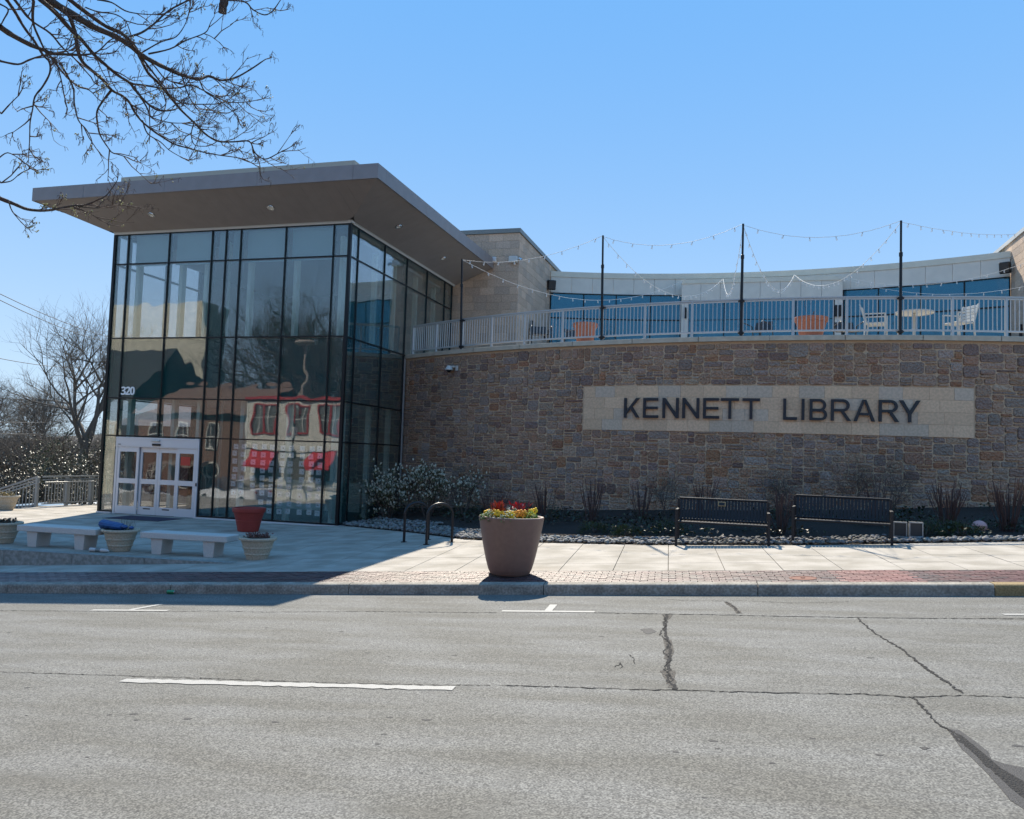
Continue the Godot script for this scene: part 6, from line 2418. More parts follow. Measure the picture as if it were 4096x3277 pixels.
func make_street_tree() -> void:
	# a maple that stands on the near side, out of view; its lower limbs hang into the picture
	R.seed = 121
	var foot := V(-7.6, 0, -2.2)
	foot.y = road_y(foot.x, foot.z)
	var t := thing("maple_tree", "overhanging maple branches coming into bud at the upper left", "tree", foot)
	var s := Sh.new()
	var fork := V(-7.3, 6.4, -2.8)
	s.tube([foot + V(0, -0.3, 0), foot + V(0, 0.2, 0), foot + V(0.05, 2.6, -0.2), fork, V(-6.9, 8.6, -3.3), V(-6.6, 11.0, -3.2)], [0.36, 0.27, 0.23, 0.2, 0.15, 0.08], 12)
	part(t, "trunk", s, M.bark)
	var limbs := Sh.new()
	var twigs := Sh.new()
	var bud := Sh.new()
	bud.tinted = true
	for b in BRANCHES:
		var pts: Array = b[0]
		var m := pts.size()
		var rad := []
		var smooth := []
		for i in m - 1:
			var p0: Vector3 = pts[maxi(i - 1, 0)]
			var p3: Vector3 = pts[mini(i + 2, m - 1)]
			for k in 4:
				smooth.append(pts[i].cubic_interpolate(pts[i + 1], p0, p3, k / 4.0))
		smooth.append(pts[m - 1])
		for i in smooth.size():
			var f := float(i) / (smooth.size() - 1)
			rad.append(lerpf(b[1], b[2], pow(f, 0.8)) * rr(0.95, 1.2))
		limbs.tube(smooth, rad, 8, true)
		# twigs all along, thicker towards the tip
		var length := 0.0
		for i in smooth.size() - 1:
			length += smooth[i].distance_to(smooth[i + 1])
		if b[1] > 0.02 and b[2] > 0.02:
			continue
		var n := int(length / 0.115)
		for k in n:
			var f := pow(R.randf(), 0.7)
			var x := f * (smooth.size() - 1)
			var i := mini(int(x), smooth.size() - 2)
			var at: Vector3 = smooth[i].lerp(smooth[i + 1], x - i)
			var along: Vector3 = (smooth[i + 1] - smooth[i]).normalized()
			var side := along.cross(V(rr(-1, 1), rr(-1, 1), rr(-1, 1))).normalized()
			var d := (along * rr(0.3, 1.0) + side * rr(0.4, 1.0) + V(0.15, rr(-0.35, 0.25), 0)).normalized()
			spray(twigs, bud, at, d, rr(0.08, 0.27), 0.0043, 0)
		spray(twigs, bud, smooth[smooth.size() - 1], (smooth[smooth.size() - 1] - smooth[smooth.size() - 3]).normalized(), 0.12, 0.0045, 0)
	# the limbs run back to the trunk
	for a in [[0, 1, 2, 6], [3, 14, 22], [15, 31, 30, 29], [19], [4, 21, 32], [33]]:
		var lead: Vector3 = BRANCHES[a[0]][0][0]
		var thick: float = BRANCHES[a[0]][1]
		var knee := lead.lerp(fork, 0.5) + V(0, 0.35, 0)
		limbs.tube([fork + V(0, -0.3, 0), knee, lead.lerp(knee, 0.25) + V(0, 0.06, 0), lead], [maxf(0.09, thick * 2.0), maxf(0.06, thick * 1.6), thick * 1.2, thick], 9)
		for k in range(1, a.size()):
			var o: Vector3 = BRANCHES[a[k]][0][0]
			limbs.tube([knee, knee.lerp(o, 0.6) + V(0, 0.1, 0), o], [thick * 1.3, BRANCHES[a[k]][1] * 1.3, BRANCHES[a[k]][1]], 8)
	for k in 5:
		grow(limbs, V(-6.9, 8.4 + k * 0.4, -3.2), V(cos(k * 1.3 + 1.2), 0.8, sin(k * 1.3 + 1.2)).normalized(), 2.6, 0.07, 2, 4, 0.3)
	part(t, "limbs", limbs, M.bark)
	part(t, "twigs", twigs, M.twig_brown)
	part(t, "buds", bud, M.leaf)

func spray(s: Sh, bud: Sh, p: Vector3, d: Vector3, length: float, r: float, level: int) -> void:
	var pts := [p]
	var rad := [r]
	var dir := d
	var q := p
	for i in 3:
		dir = (dir + V(rr(-1, 1), rr(-1, 1), rr(-1, 1)) * 0.28 + V(0.05, 0.12, 0)).normalized()
		q += dir * length / 3.0
		pts.append(q)
		rad.append(r * (1.0 - 0.2 * (i + 1)))
	s.tube(pts, rad, 4 if level == 0 else 3)
	if level < 2:
		for k in (3 if level == 0 else 2):
			var at: Vector3 = pts[1].lerp(pts[3], rr(0.0, 1.0))
			var side := dir.cross(V(rr(-1, 1), rr(-1, 1), rr(-1, 1))).normalized()
			spray(s, bud, at, (dir + side * rr(0.5, 1.1)).normalized(), length * rr(0.35, 0.65), r * 0.68, level + 1)
	if level >= 1 and R.randf() < 0.5:
		# drooping stalks of the opening flowers
		for k in 2:
			var e := q + V(rr(-0.02, 0.02), rr(-0.045, -0.015), rr(-0.02, 0.02))
			s.tube([q, q.lerp(e, 0.5) + V(rr(-0.008, 0.008), 0.006, 0), e], [0.0016, 0.0015, 0.0014], 3)
	if level >= 1 and R.randf() < (0.28 if p.y < 3.9 else 0.07):
		for k in 3:
			bud.col = Color(0.42, 0.40, 0.16) * rr(0.6, 1.3)
			bud.blob(q + V(rr(-0.014, 0.014), rr(-0.014, 0.01), rr(-0.014, 0.014)), V(0.004, 0.008, 0.004), 5, 3, Basis(Vector3.FORWARD, rr(-1, 1)))

var BRANCHES := [
	[[V(-4.08,4.86,-3.79), V(-4.05,4.85,-3.96), V(-4.00,4.83,-4.08), V(-3.97,4.84,-4.21), V(-3.94,4.83,-4.32), V(-3.90,4.79,-4.38), V(-3.87,4.78,-4.47), V(-3.89,4.81,-4.62), V(-3.82,4.79,-4.69), V(-3.76,4.80,-4.79), V(-3.77,4.88,-4.91), V(-3.70,4.87,-4.97), V(-3.66,4.94,-5.08), V(-3.57,5.01,-5.12), V(-3.52,5.10,-5.19)], 0.0233, 0.0041],
	[[V(-3.97,4.76,-3.64), V(-3.98,4.75,-3.76), V(-3.98,4.71,-3.87), V(-3.94,4.66,-3.93), V(-3.94,4.62,-4.03), V(-3.92,4.59,-4.10), V(-3.85,4.53,-4.14), V(-3.87,4.54,-4.26), V(-3.85,4.49,-4.33), V(-3.80,4.43,-4.40), V(-3.75,4.42,-4.44), V(-3.76,4.48,-4.56)], 0.0133, 0.0054],
	[[V(-4.14,4.99,-4.01), V(-4.11,4.96,-4.14), V(-4.08,4.94,-4.26), V(-4.03,4.93,-4.34), V(-4.02,4.90,-4.45), V(-4.00,4.84,-4.48), V(-4.02,4.78,-4.59), V(-3.99,4.74,-4.65), V(-4.00,4.71,-4.77), V(-3.97,4.64,-4.87), V(-3.88,4.55,-4.92), V(-3.85,4.50,-5.01), V(-3.81,4.48,-5.11), V(-3.78,4.53,-5.26), V(-3.67,4.54,-5.30), V(-3.68,4.49,-5.39), V(-3.62,4.45,-5.44), V(-3.56,4.52,-5.52), V(-3.54,4.55,-5.55)], 0.0131, 0.0036],
	[[V(-4.03,4.50,-3.45), V(-4.04,4.50,-3.54), V(-4.01,4.49,-3.64), V(-4.02,4.51,-3.73), V(-4.00,4.51,-3.78), V(-3.97,4.55,-3.88), V(-3.94,4.58,-3.95), V(-3.91,4.63,-4.02), V(-3.85,4.70,-4.04)], 0.0159, 0.0031],
	[[V(-4.30,4.84,-3.71), V(-4.32,4.81,-3.79), V(-4.30,4.74,-3.84), V(-4.25,4.66,-3.88), V(-4.20,4.58,-3.90), V(-4.18,4.55,-3.93), V(-4.14,4.46,-3.90), V(-4.21,4.39,-3.92), V(-4.22,4.31,-3.88), V(-4.21,4.22,-3.86), V(-4.20,4.13,-3.84), V(-4.26,4.05,-3.90), V(-4.26,3.99,-3.90)], 0.0097, 0.0026],
	[[V(-4.07,4.51,-3.85), V(-4.12,4.49,-4.00), V(-4.09,4.45,-4.07), V(-4.06,4.45,-4.13), V(-4.08,4.44,-4.22)], 0.0063, 0.0022],
	[[V(-4.05,4.83,-3.93), V(-4.08,4.77,-4.01), V(-4.06,4.66,-4.02), V(-4.11,4.63,-4.12), V(-4.06,4.58,-4.17), V(-4.10,4.59,-4.28), V(-4.07,4.54,-4.33), V(-4.08,4.55,-4.44), V(-4.08,4.53,-4.51), V(-4.06,4.48,-4.53), V(-4.09,4.46,-4.64), V(-4.02,4.40,-4.68), V(-3.98,4.37,-4.74), V(-3.98,4.37,-4.86), V(-3.89,4.35,-4.90), V(-3.86,4.36,-5.00), V(-3.80,4.37,-5.10), V(-3.74,4.39,-5.21), V(-3.67,4.38,-5.25)], 0.0127, 0.0029],
	[[V(-4.08,4.55,-4.34), V(-4.18,4.49,-4.37), V(-4.17,4.40,-4.32), V(-4.21,4.35,-4.37), V(-4.20,4.27,-4.39), V(-4.13,4.18,-4.39), V(-4.11,4.15,-4.41), V(-4.07,4.14,-4.43), V(-4.03,4.13,-4.46)], 0.0077, 0.0027],
	[[V(-3.99,4.92,-4.37), V(-3.96,4.98,-4.44), V(-3.93,5.07,-4.51), V(-3.89,5.20,-4.59), V(-3.81,5.27,-4.63), V(-3.78,5.34,-4.70)], 0.0067, 0.0047],
	[[V(-3.99,4.89,-4.55), V(-3.89,4.96,-4.64), V(-3.84,5.06,-4.73), V(-3.80,5.19,-4.88), V(-3.78,5.25,-4.90)], 0.0062, 0.0030],
	[[V(-3.82,5.20,-4.91), V(-3.76,5.17,-4.90), V(-3.74,5.16,-4.97)], 0.0035, 0.0024],
	[[V(-3.99,4.86,-4.48), V(-3.86,4.94,-4.51), V(-3.83,5.03,-4.62), V(-3.78,5.14,-4.65), V(-3.72,5.23,-4.61)], 0.0050, 0.0023],
	[[V(-3.99,4.61,-4.40), V(-3.94,4.63,-4.48), V(-3.89,4.66,-4.60), V(-3.81,4.69,-4.67), V(-3.80,4.75,-4.76), V(-3.77,4.75,-4.84), V(-3.68,4.71,-4.90), V(-3.64,4.71,-4.99), V(-3.60,4.77,-5.13), V(-3.57,4.82,-5.22)], 0.0071, 0.0023],
	[[V(-3.98,4.70,-4.74), V(-3.95,4.68,-4.87), V(-3.88,4.72,-5.00), V(-3.77,4.76,-5.09), V(-3.72,4.85,-5.16)], 0.0057, 0.0024],
	[[V(-4.14,4.37,-3.56), V(-4.09,4.38,-3.63), V(-4.06,4.42,-3.67), V(-4.00,4.44,-3.68), V(-3.94,4.48,-3.73)], 0.0061, 0.0040],
	[[V(-4.84,3.82,-4.23), V(-4.76,3.79,-4.27), V(-4.77,3.79,-4.39), V(-4.73,3.81,-4.49), V(-4.66,3.84,-4.55), V(-4.61,3.88,-4.62), V(-4.61,3.92,-4.73), V(-4.54,3.96,-4.76), V(-4.51,4.01,-4.81), V(-4.49,4.12,-4.87)], 0.0124, 0.0030],
	[[V(-4.67,3.89,-4.68), V(-4.56,3.85,-4.71), V(-4.53,3.82,-4.78)], 0.0052, 0.0023],
	[[V(-4.62,3.89,-4.67), V(-4.61,3.93,-4.84), V(-4.57,3.97,-4.90), V(-4.57,4.01,-5.04)], 0.0047, 0.0024],
	[[V(-4.76,3.79,-4.23), V(-4.77,3.74,-4.27), V(-4.77,3.69,-4.34)], 0.0045, 0.0023],
	[[V(-3.96,5.72,-5.22), V(-3.92,5.65,-5.24), V(-3.92,5.61,-5.23), V(-3.93,5.55,-5.24)], 0.0291, 0.0279],
	[[V(-3.91,5.66,-5.25), V(-3.77,5.65,-5.29), V(-3.75,5.63,-5.37), V(-3.67,5.60,-5.41), V(-3.57,5.60,-5.37), V(-3.51,5.66,-5.36)], 0.0063, 0.0031],
	[[V(-4.11,4.75,-3.60), V(-4.10,4.70,-3.67), V(-4.11,4.69,-3.74), V(-4.05,4.65,-3.80), V(-4.03,4.60,-3.87), V(-4.02,4.57,-3.96), V(-4.05,4.56,-4.06), V(-4.01,4.51,-4.09)], 0.0077, 0.0032],
	[[V(-3.94,4.71,-3.57), V(-3.99,4.62,-3.62), V(-4.00,4.55,-3.68), V(-4.00,4.49,-3.74), V(-4.02,4.49,-3.82), V(-3.98,4.38,-3.83), V(-3.99,4.30,-3.87), V(-4.06,4.26,-3.97)], 0.0071, 0.0026],
	[[V(-4.10,4.54,-3.93), V(-4.09,4.43,-4.03), V(-4.08,4.33,-4.04), V(-4.13,4.26,-4.13), V(-4.12,4.22,-4.19), V(-4.07,4.14,-4.19), V(-4.13,4.11,-4.25)], 0.0057, 0.0021],
	[[V(-3.96,4.59,-4.40), V(-3.93,4.49,-4.49), V(-3.93,4.44,-4.54), V(-3.89,4.43,-4.60), V(-3.85,4.44,-4.67), V(-3.79,4.46,-4.73)], 0.0060, 0.0022],
	[[V(-3.93,4.66,-4.64), V(-3.93,4.59,-4.68), V(-3.94,4.50,-4.60)], 0.0051, 0.0022],
	[[V(-3.98,4.84,-4.45), V(-3.92,4.72,-4.57), V(-3.99,4.74,-4.73)], 0.0067, 0.0051],
	[[V(-3.90,4.84,-4.79), V(-3.94,4.79,-4.89), V(-3.95,4.73,-4.98), V(-3.94,4.70,-5.07), V(-3.82,4.72,-5.17)], 0.0052, 0.0024],
	[[V(-3.83,4.85,-4.89), V(-3.87,4.82,-5.01), V(-3.79,4.77,-5.05), V(-3.72,4.71,-5.18), V(-3.74,4.68,-5.26)], 0.0052, 0.0024],
	[[V(-4.22,4.11,-3.66), V(-4.17,4.17,-3.67), V(-4.17,4.24,-3.72)], 0.0045, 0.0020],
	[[V(-4.35,3.90,-3.78), V(-4.30,3.93,-3.79), V(-4.26,3.91,-3.83)], 0.0041, 0.0021],
	[[V(-4.68,3.87,-4.09), V(-4.61,3.88,-4.10), V(-4.60,3.93,-4.14)], 0.0044, 0.0022],
	[[V(-4.07,4.65,-3.47), V(-4.04,4.63,-3.50), V(-4.09,4.59,-3.52), V(-4.14,4.56,-3.54)], 0.0050, 0.0030],
	[[V(-4.06,5.06,-4.15), V(-4.05,5.10,-4.26), V(-4.02,5.09,-4.35), V(-3.96,5.10,-4.42), V(-3.89,5.13,-4.50)], 0.0061, 0.0023],
	[[V(-4.05,4.95,-4.05), V(-4.04,4.97,-4.14), V(-3.98,4.99,-4.22), V(-3.89,4.93,-4.22), V(-3.90,4.87,-4.28)], 0.0049, 0.0027],
	[[V(-3.96,4.85,-4.38), V(-3.93,4.80,-4.53), V(-3.90,4.74,-4.62), V(-3.86,4.74,-4.71)], 0.0056, 0.0028],
	[[V(-3.99,4.61,-5.06), V(-3.96,4.50,-5.00), V(-3.95,4.43,-5.03), V(-3.88,4.43,-5.07)], 0.0047, 0.0023],
	[[V(-4.05,4.51,-4.47), V(-4.00,4.48,-4.52), V(-4.00,4.49,-4.65), V(-3.88,4.57,-4.69)], 0.0044, 0.0022],
	[[V(-4.04,4.44,-4.59), V(-4.06,4.38,-4.67), V(-4.00,4.34,-4.73), V(-3.97,4.30,-4.79), V(-3.92,4.27,-4.87)], 0.0050, 0.0023]
]

# ------------------------------------------------------------------ what stands round about
func make_background() -> void:
	# the big tree and the woods beyond the parking lot
	var t := bare_tree("bare_tree", "tall spreading bare tree beyond the parking lot left of the glass hall", V(-41.3, land_y(-41.3, -43.6) - 0.1, -43.6), 13.2, 131, 5, "bare trees beyond the parking lot", M.bark_pale, 0.42)
	var u := bare_tree("bare_tree", "wide low bare tree at the left picture edge beyond the stair", V(-49.0, land_y(-49, -40) - 0.1, -40.0), 10.5, 132, 5, "bare trees beyond the parking lot", M.bark_pale, 0.25)
	R.seed = 133
	var spots := [[-60.0, -58.0, 1.1, "farthest left"], [-52.0, -62.0, 0.95, "second from the left"], [-66.0, -48.0, 1.0, "nearest the left picture edge"], [-46.0, -66.0, 0.9, "third from the left"], [-57.0, -74.0, 1.1, "behind the gap in the woods"], [-40.0, -70.0, 0.85, "close behind the brick house"], [-74.0, -66.0, 1.2, "lowest on the slope"], [-50.0, -84.0, 1.05, "highest on the slope"], [-84.0, -80.0, 1.2, "on the far crest at the left edge"], [-70.0, -88.0, 1.1, "on the far crest in the middle"], [-62.0, -95.0, 1.2, "on the far crest by the glass hall"], [-80.0, -100.0, 1.3, "farthest away on the crest"]]
	for i in spots.size():
		var a: Array = spots[i]
		copy_of(u if i % 2 else t, V(a[0], land_y(a[0], a[1]) - 0.1, a[1]), rr(0, TAU), "bare tree in the woods, the one %s" % a[3], a[2] * 0.78)
	# a leaning bough low at the left and brushy understory
	R.seed = 134
	var kinds := []
	for k in 4:
		var one := Sh.new()
		for e in 4:
			grow(one, V(rr(-0.6, 0.6), 0, rr(-0.6, 0.6)), V(rr(-0.4, 0.4), 1, rr(-0.4, 0.4)).normalized(), rr(1.8, 3.0), 0.05, 2, 5, 0.3)
		kinds.append(one.mesh())
	for k in 4:
		var where := []
		for e in 170:
			var dist := rr(62, 135)
			var ang := deg_to_rad(rr(31, 56))
			var p := V(-sin(ang) * dist, 0, -cos(ang) * dist)
			p.y = land_y(p.x, p.z)
			where.append(Transform3D(Basis(Vector3.UP, rr(0, TAU)).scaled(Vector3.ONE * rr(0.8, 1.6)), p))
		var w := scatter(self, "brushwood" if k == 0 else "brushwood_%03d" % k, kinds[k], M.bark_pale, where)
		tag(w, ["tangle of grey brown brushwood below the far trees", "thicker brushwood mixed among the far trees", "pale brushwood mixed among the far trees", "low brushwood mixed among the far trees"][k], "brushwood", "brushwood below the far trees")
	var hill := Sh.new()
	for k in 24:
		var a0 := deg_to_rad(95.0 + k * 6.0)
		var a1 := deg_to_rad(95.0 + (k + 1) * 6.0)
		var prev := []
		for e in 2:
			var ang := a0 if e == 0 else a1
			var d := V(cos(ang), 0, -sin(ang))
			var crest := 4.0 + 2.0 * sin(ang * 7.0) + 1.2 * sin(ang * 17.0)
			prev.append([d * 120.0 + V(0, -5.0, 0), d * 190.0 + V(0, crest, 0), d * 330.0 + V(0, crest * 0.6, 0)])
		for j in 2:
			hill.quad_out(prev[0][j], prev[1][j], prev[1][j + 1], prev[0][j + 1], V(0, -400, 0))
	structure("hill", hill, M.wood_floor_hill)
	# glossy evergreen shrubs behind the railing
	leafy_shrub("holly_shrub", "broad glossy holly behind the stair rail, leftmost", V(-31.2, -2.0, -25.2), V(2.3, 3.6, 1.6), 7000, 141, Color(0.055, 0.06, 0.03), M.holly_leaf, 0.11)
	leafy_shrub("holly_shrub", "glossy holly behind the middle of the grey railing", V(-29.4, -1.9, -27.6), V(1.9, 3.9, 1.5), 7000, 142, Color(0.06, 0.055, 0.03), M.holly_leaf, 0.11)
	leafy_shrub("holly_shrub", "taller glossy holly next to the glass hall edge", V(-27.6, -1.8, -29.6), V(1.9, 4.4, 1.6), 7000, 143, Color(0.065, 0.06, 0.03), M.holly_leaf, 0.11)
	leafy_shrub("cedar_shrub", "soft green cedar behind the hollies below the big tree", V(-34.5, -2.2, -34.5), V(2.3, 5.4, 2.2), 9000, 144, Color(0.05, 0.06, 0.025), M.needle, 0.10)
	leafy_shrub("bronze_shrub", "bronze leaved low shrub at the left end of the stair rail", V(-32.6, -2.1, -22.6), V(2.0, 2.6, 1.5), 4000, 145, Color(0.10, 0.04, 0.025), M.leaf, 0.10)
	# brick house with a grey roof
	var b := thing("brick_house", "red brick house with a pale grey roof behind the holly", "building", V(-36.6, land_y(-36.6, -46), -47))
	var s := Sh.new()
	s.span(V(-40.0, -3.2, -52.0), V(-33.0, 3.5, -44.6))
	part(b, "wall", s, M.red_brick)
	s = Sh.new()
	var e0 := [V(-40.4, 3.4, -44.2), V(-32.6, 3.4, -44.2), V(-32.6, 3.4, -52.4), V(-40.4, 3.4, -52.4)]
	var ridge := [V(-38.2, 5.2, -48.3), V(-34.8, 5.2, -48.3)]
	s.quad_out(e0[0], e0[1], ridge[1], ridge[0], V(-36.5, 3, -48.3))
	s.quad_out(e0[2], e0[3], ridge[0], ridge[1], V(-36.5, 3, -48.3))
	s.tri_out(e0[0], e0[3], ridge[0], V(-36.5, 3, -48.3))
	s.tri_out(e0[1], e0[2], ridge[1], V(-36.5, 3, -48.3))
	part(b, "roof", s, M.roof_grey)
	s = Sh.new()
	s.span(V(-39.2, 0.4, -44.62), V(-38.3, 2.0, -44.57))
	var win := part(b, "window", s, M.house_glass)
	s = Sh.new()
	s.span(V(-39.25, 0.32, -44.62), V(-38.25, 0.4, -44.52))
	part(win, "sill", s, M.trim_white)
	# white shed roof far left
	b = thing("white_shed", "low white building in the distance at the left picture edge", "building", V(-60, land_y(-60, -45), -47))
	s = Sh.new()
	s.span(V(-70, -4.0, -52.0), V(-53.5, -0.6, -46.0))
	part(b, "wall", s, M.hut_white)
	s = Sh.new()
	s.quad_out(V(-70.4, -0.6, -45.6), V(-53.1, -0.6, -45.6), V(-53.1, 0.9, -49), V(-70.4, 0.9, -49), V(-62, -2, -49))
	s.quad_out(V(-70.4, -0.6, -52.4), V(-53.1, -0.6, -52.4), V(-53.1, 0.9, -49), V(-70.4, 0.9, -49), V(-62, -2, -49))
	part(b, "roof", s, M.hut_white)
	# cars in the lot
	car("pale blue car parked in the lot behind the stair rail", V(-26.2, land_y(-26.2, -25.0) + 0.05, -25.0), 0.5, M.car_blue, 1.12)
	car("white car parked in the lot farther from the stair", V(-28.6, land_y(-28.6, -30.5) + 0.05, -30.5), 0.5, M.car_white, 1.0)
	# wires
	var wires := [[V(-26.5, 7.9, -22.0), V(-48.0, 10.6, -56.0), 0.5, "upper of the two overhead wires left of the glass hall"], [V(-26.5, 7.7, -22.0), V(-48.0, 10.3, -56.0), 0.6, "lower of the two overhead wires left of the glass hall"], [V(-34.0, 6.05, -30.0), V(-43.0, 7.7, -48.0), 0.3, "single overhead wire across the bare tree crown"], [V(-33.5, 3.0, -30.1), V(-44.0, 3.7, -47.0), 0.05, "level overhead wire across the bare tree trunk"], [V(-33.4, 2.45, -30.1), V(-44.0, 2.9, -47.0), 0.05, "lowest overhead wire across the bare trunk"]]
	for a in wires:
		var o := thing("overhead_wire", a[3], "wire", a[0], "overhead wires")
		var pts := []
		var rad := []
		for k in 13:
			var f := k / 12.0
			pts.append(a[0].lerp(a[1], f) - V(0, 4.0 * a[2] * f * (1.0 - f), 0))
			rad.append(0.016)
		s = Sh.new()
		s.tube(pts, rad, 5)
		part(o, "cable", s, M.wire_black)

func car(label: String, at: Vector3, turn: float, paint: Material, k: float) -> Node3D:
	var c := thing("parked_car", label, "car", at, "parked cars")
	c.rotation.y = turn
	c.scale = Vector3.ONE * k
	# body from cross sections along its length: [x, half width, sill, belt, roof half width, roof]
	var secs := [[-2.25, 0.70, 0.35, 0.62, 0.66, 0.64], [-2.1, 0.84, 0.25, 0.78, 0.76, 0.80], [-1.15, 0.89, 0.2, 0.90, 0.80, 0.95], [-0.55, 0.90, 0.2, 0.94, 0.66, 1.38], [0.3, 0.90, 0.2, 0.95, 0.66, 1.46], [1.2, 0.90, 0.2, 0.97, 0.66, 1.42], [1.75, 0.88, 0.22, 0.99, 0.72, 1.05], [2.15, 0.82, 0.28, 0.95, 0.74, 0.97], [2.25, 0.70, 0.4, 0.7, 0.66, 0.72]]
	var body := Sh.new()
	var cabin := Sh.new()
	for i in secs.size() - 1:
		var p := []
		for e in 2:
			var q: Array = secs[i + e]
			p.append([V(q[0], q[2], -q[1]), V(q[0], q[3], -q[1]), V(q[0], q[5], -q[4]), V(q[0], q[5], q[4]), V(q[0], q[3], q[1]), V(q[0], q[2], q[1])])
		var o := V((secs[i][0] + secs[i + 1][0]) * 0.5, 0.5, 0)
		for j in 5:
			var tgt := cabin if (j == 1 or j == 3 or (j == 2 and (i == 2 or i == 5))) and i >= 2 and i <= 5 else body
			tgt.quad_out(p[0][j], p[0][j + 1], p[1][j + 1], p[1][j], o)
		body.quad_out(p[0][0], p[0][5], p[1][5], p[1][0], o)
	for e in [0, secs.size() - 1]:
		var q: Array = secs[e]
		body.quad_out(V(q[0], q[2], -q[1]), V(q[0], q[3], -q[1]), V(q[0], q[3], q[1]), V(q[0], q[2], q[1]), V(0, 0.5, 0))
		body.quad_out(V(q[0], q[3], -q[1]), V(q[0], q[5], -q[4]), V(q[0], q[5], q[4]), V(q[0], q[3], q[1]), V(0, 0.5, 0))
	piece(c, "body", body.mesh(), paint)
	piece(c, "windows", cabin.mesh(), M.house_glass)
	for x in [-1.35, 1.35]:
		for z in [-0.82, 0.82]:
			var w := Sh.new()
			w.tube([V(x, 0.32, z - 0.1), V(x, 0.32, z + 0.1)], [0.32, 0.32], 18, true)
			var o := piece(c, "wheel", w.mesh(), M.tyre)
			var h := Sh.new()
			h.tube([V(x, 0.32, z - 0.11), V(x, 0.32, z + 0.11)], [0.19, 0.19], 14, true)
			piece(o, "rim", h.mesh(), M.chrome)
	for z in [-0.6, 0.6]:
		var l := Sh.new()
		l.cbox(V(-2.17, 0.66, z), V(0.12, 0.13, 0.3), 0.02)
		piece(c, "headlight", l.mesh(), M.lamp_glass)
		l = Sh.new()
		l.cbox(V(2.2, 0.8, z), V(0.08, 0.14, 0.26), 0.02)
		piece(c, "tail_light", l.mesh(), M.red_plastic)
	return c

# a house front seen only in the glass; set along the street at s, across at t
func house(called: String, label: String, s0: float, s1: float, t: float, top: float, wall: Material, depth := 9.0) -> Node3D:
	var c := street((s0 + s1) * 0.5, t)
	var o := thing(called, label, "building", V(c.x, road_y(c.x, c.y) + 0.1, c.y), "buildings across the street")
	o.rotation.y = atan(SKEW)
	var w := (s1 - s0) * 0.5
	var s := Sh.new()
	s.span(V(-w, -1.5, 0.02), V(w, top, depth))
	piece(o, "wall", s.mesh(), wall)
	return o

func house_window(o: Node3D, x: float, y: float, w: float, h: float, trim: Material, cross := true) -> void:
	var s := Sh.new()
	s.span(V(x - w * 0.5, y, -0.01), V(x + w * 0.5, y + h, 0.015))
	var p := piece(o, "window", s.mesh(), M.house_glass)
	s = Sh.new()
	s.span(V(x - w * 0.5 - 0.1, y - 0.1, -0.07), V(x - w * 0.5, y + h + 0.1, 0.018))
	s.span(V(x + w * 0.5, y - 0.1, -0.07), V(x + w * 0.5 + 0.1, y + h + 0.1, 0.018))
	s.span(V(x - w * 0.5, y + h, -0.07), V(x + w * 0.5, y + h + 0.1, 0.018))
	s.span(V(x - w * 0.5, y - 0.1, -0.09), V(x + w * 0.5, y, 0.018))
	piece(p, "frame", s.mesh(), trim)
	if cross:
		s = Sh.new()
		s.span(V(x - w * 0.5, y + h * 0.5 - 0.03, -0.04), V(x + w * 0.5, y + h * 0.5 + 0.03, -0.012))
		s.span(V(x - 0.03, y, -0.05), V(x + 0.03, y + h, -0.041))
		piece(p, "glazing_bar", s.mesh(), M.trim_white)

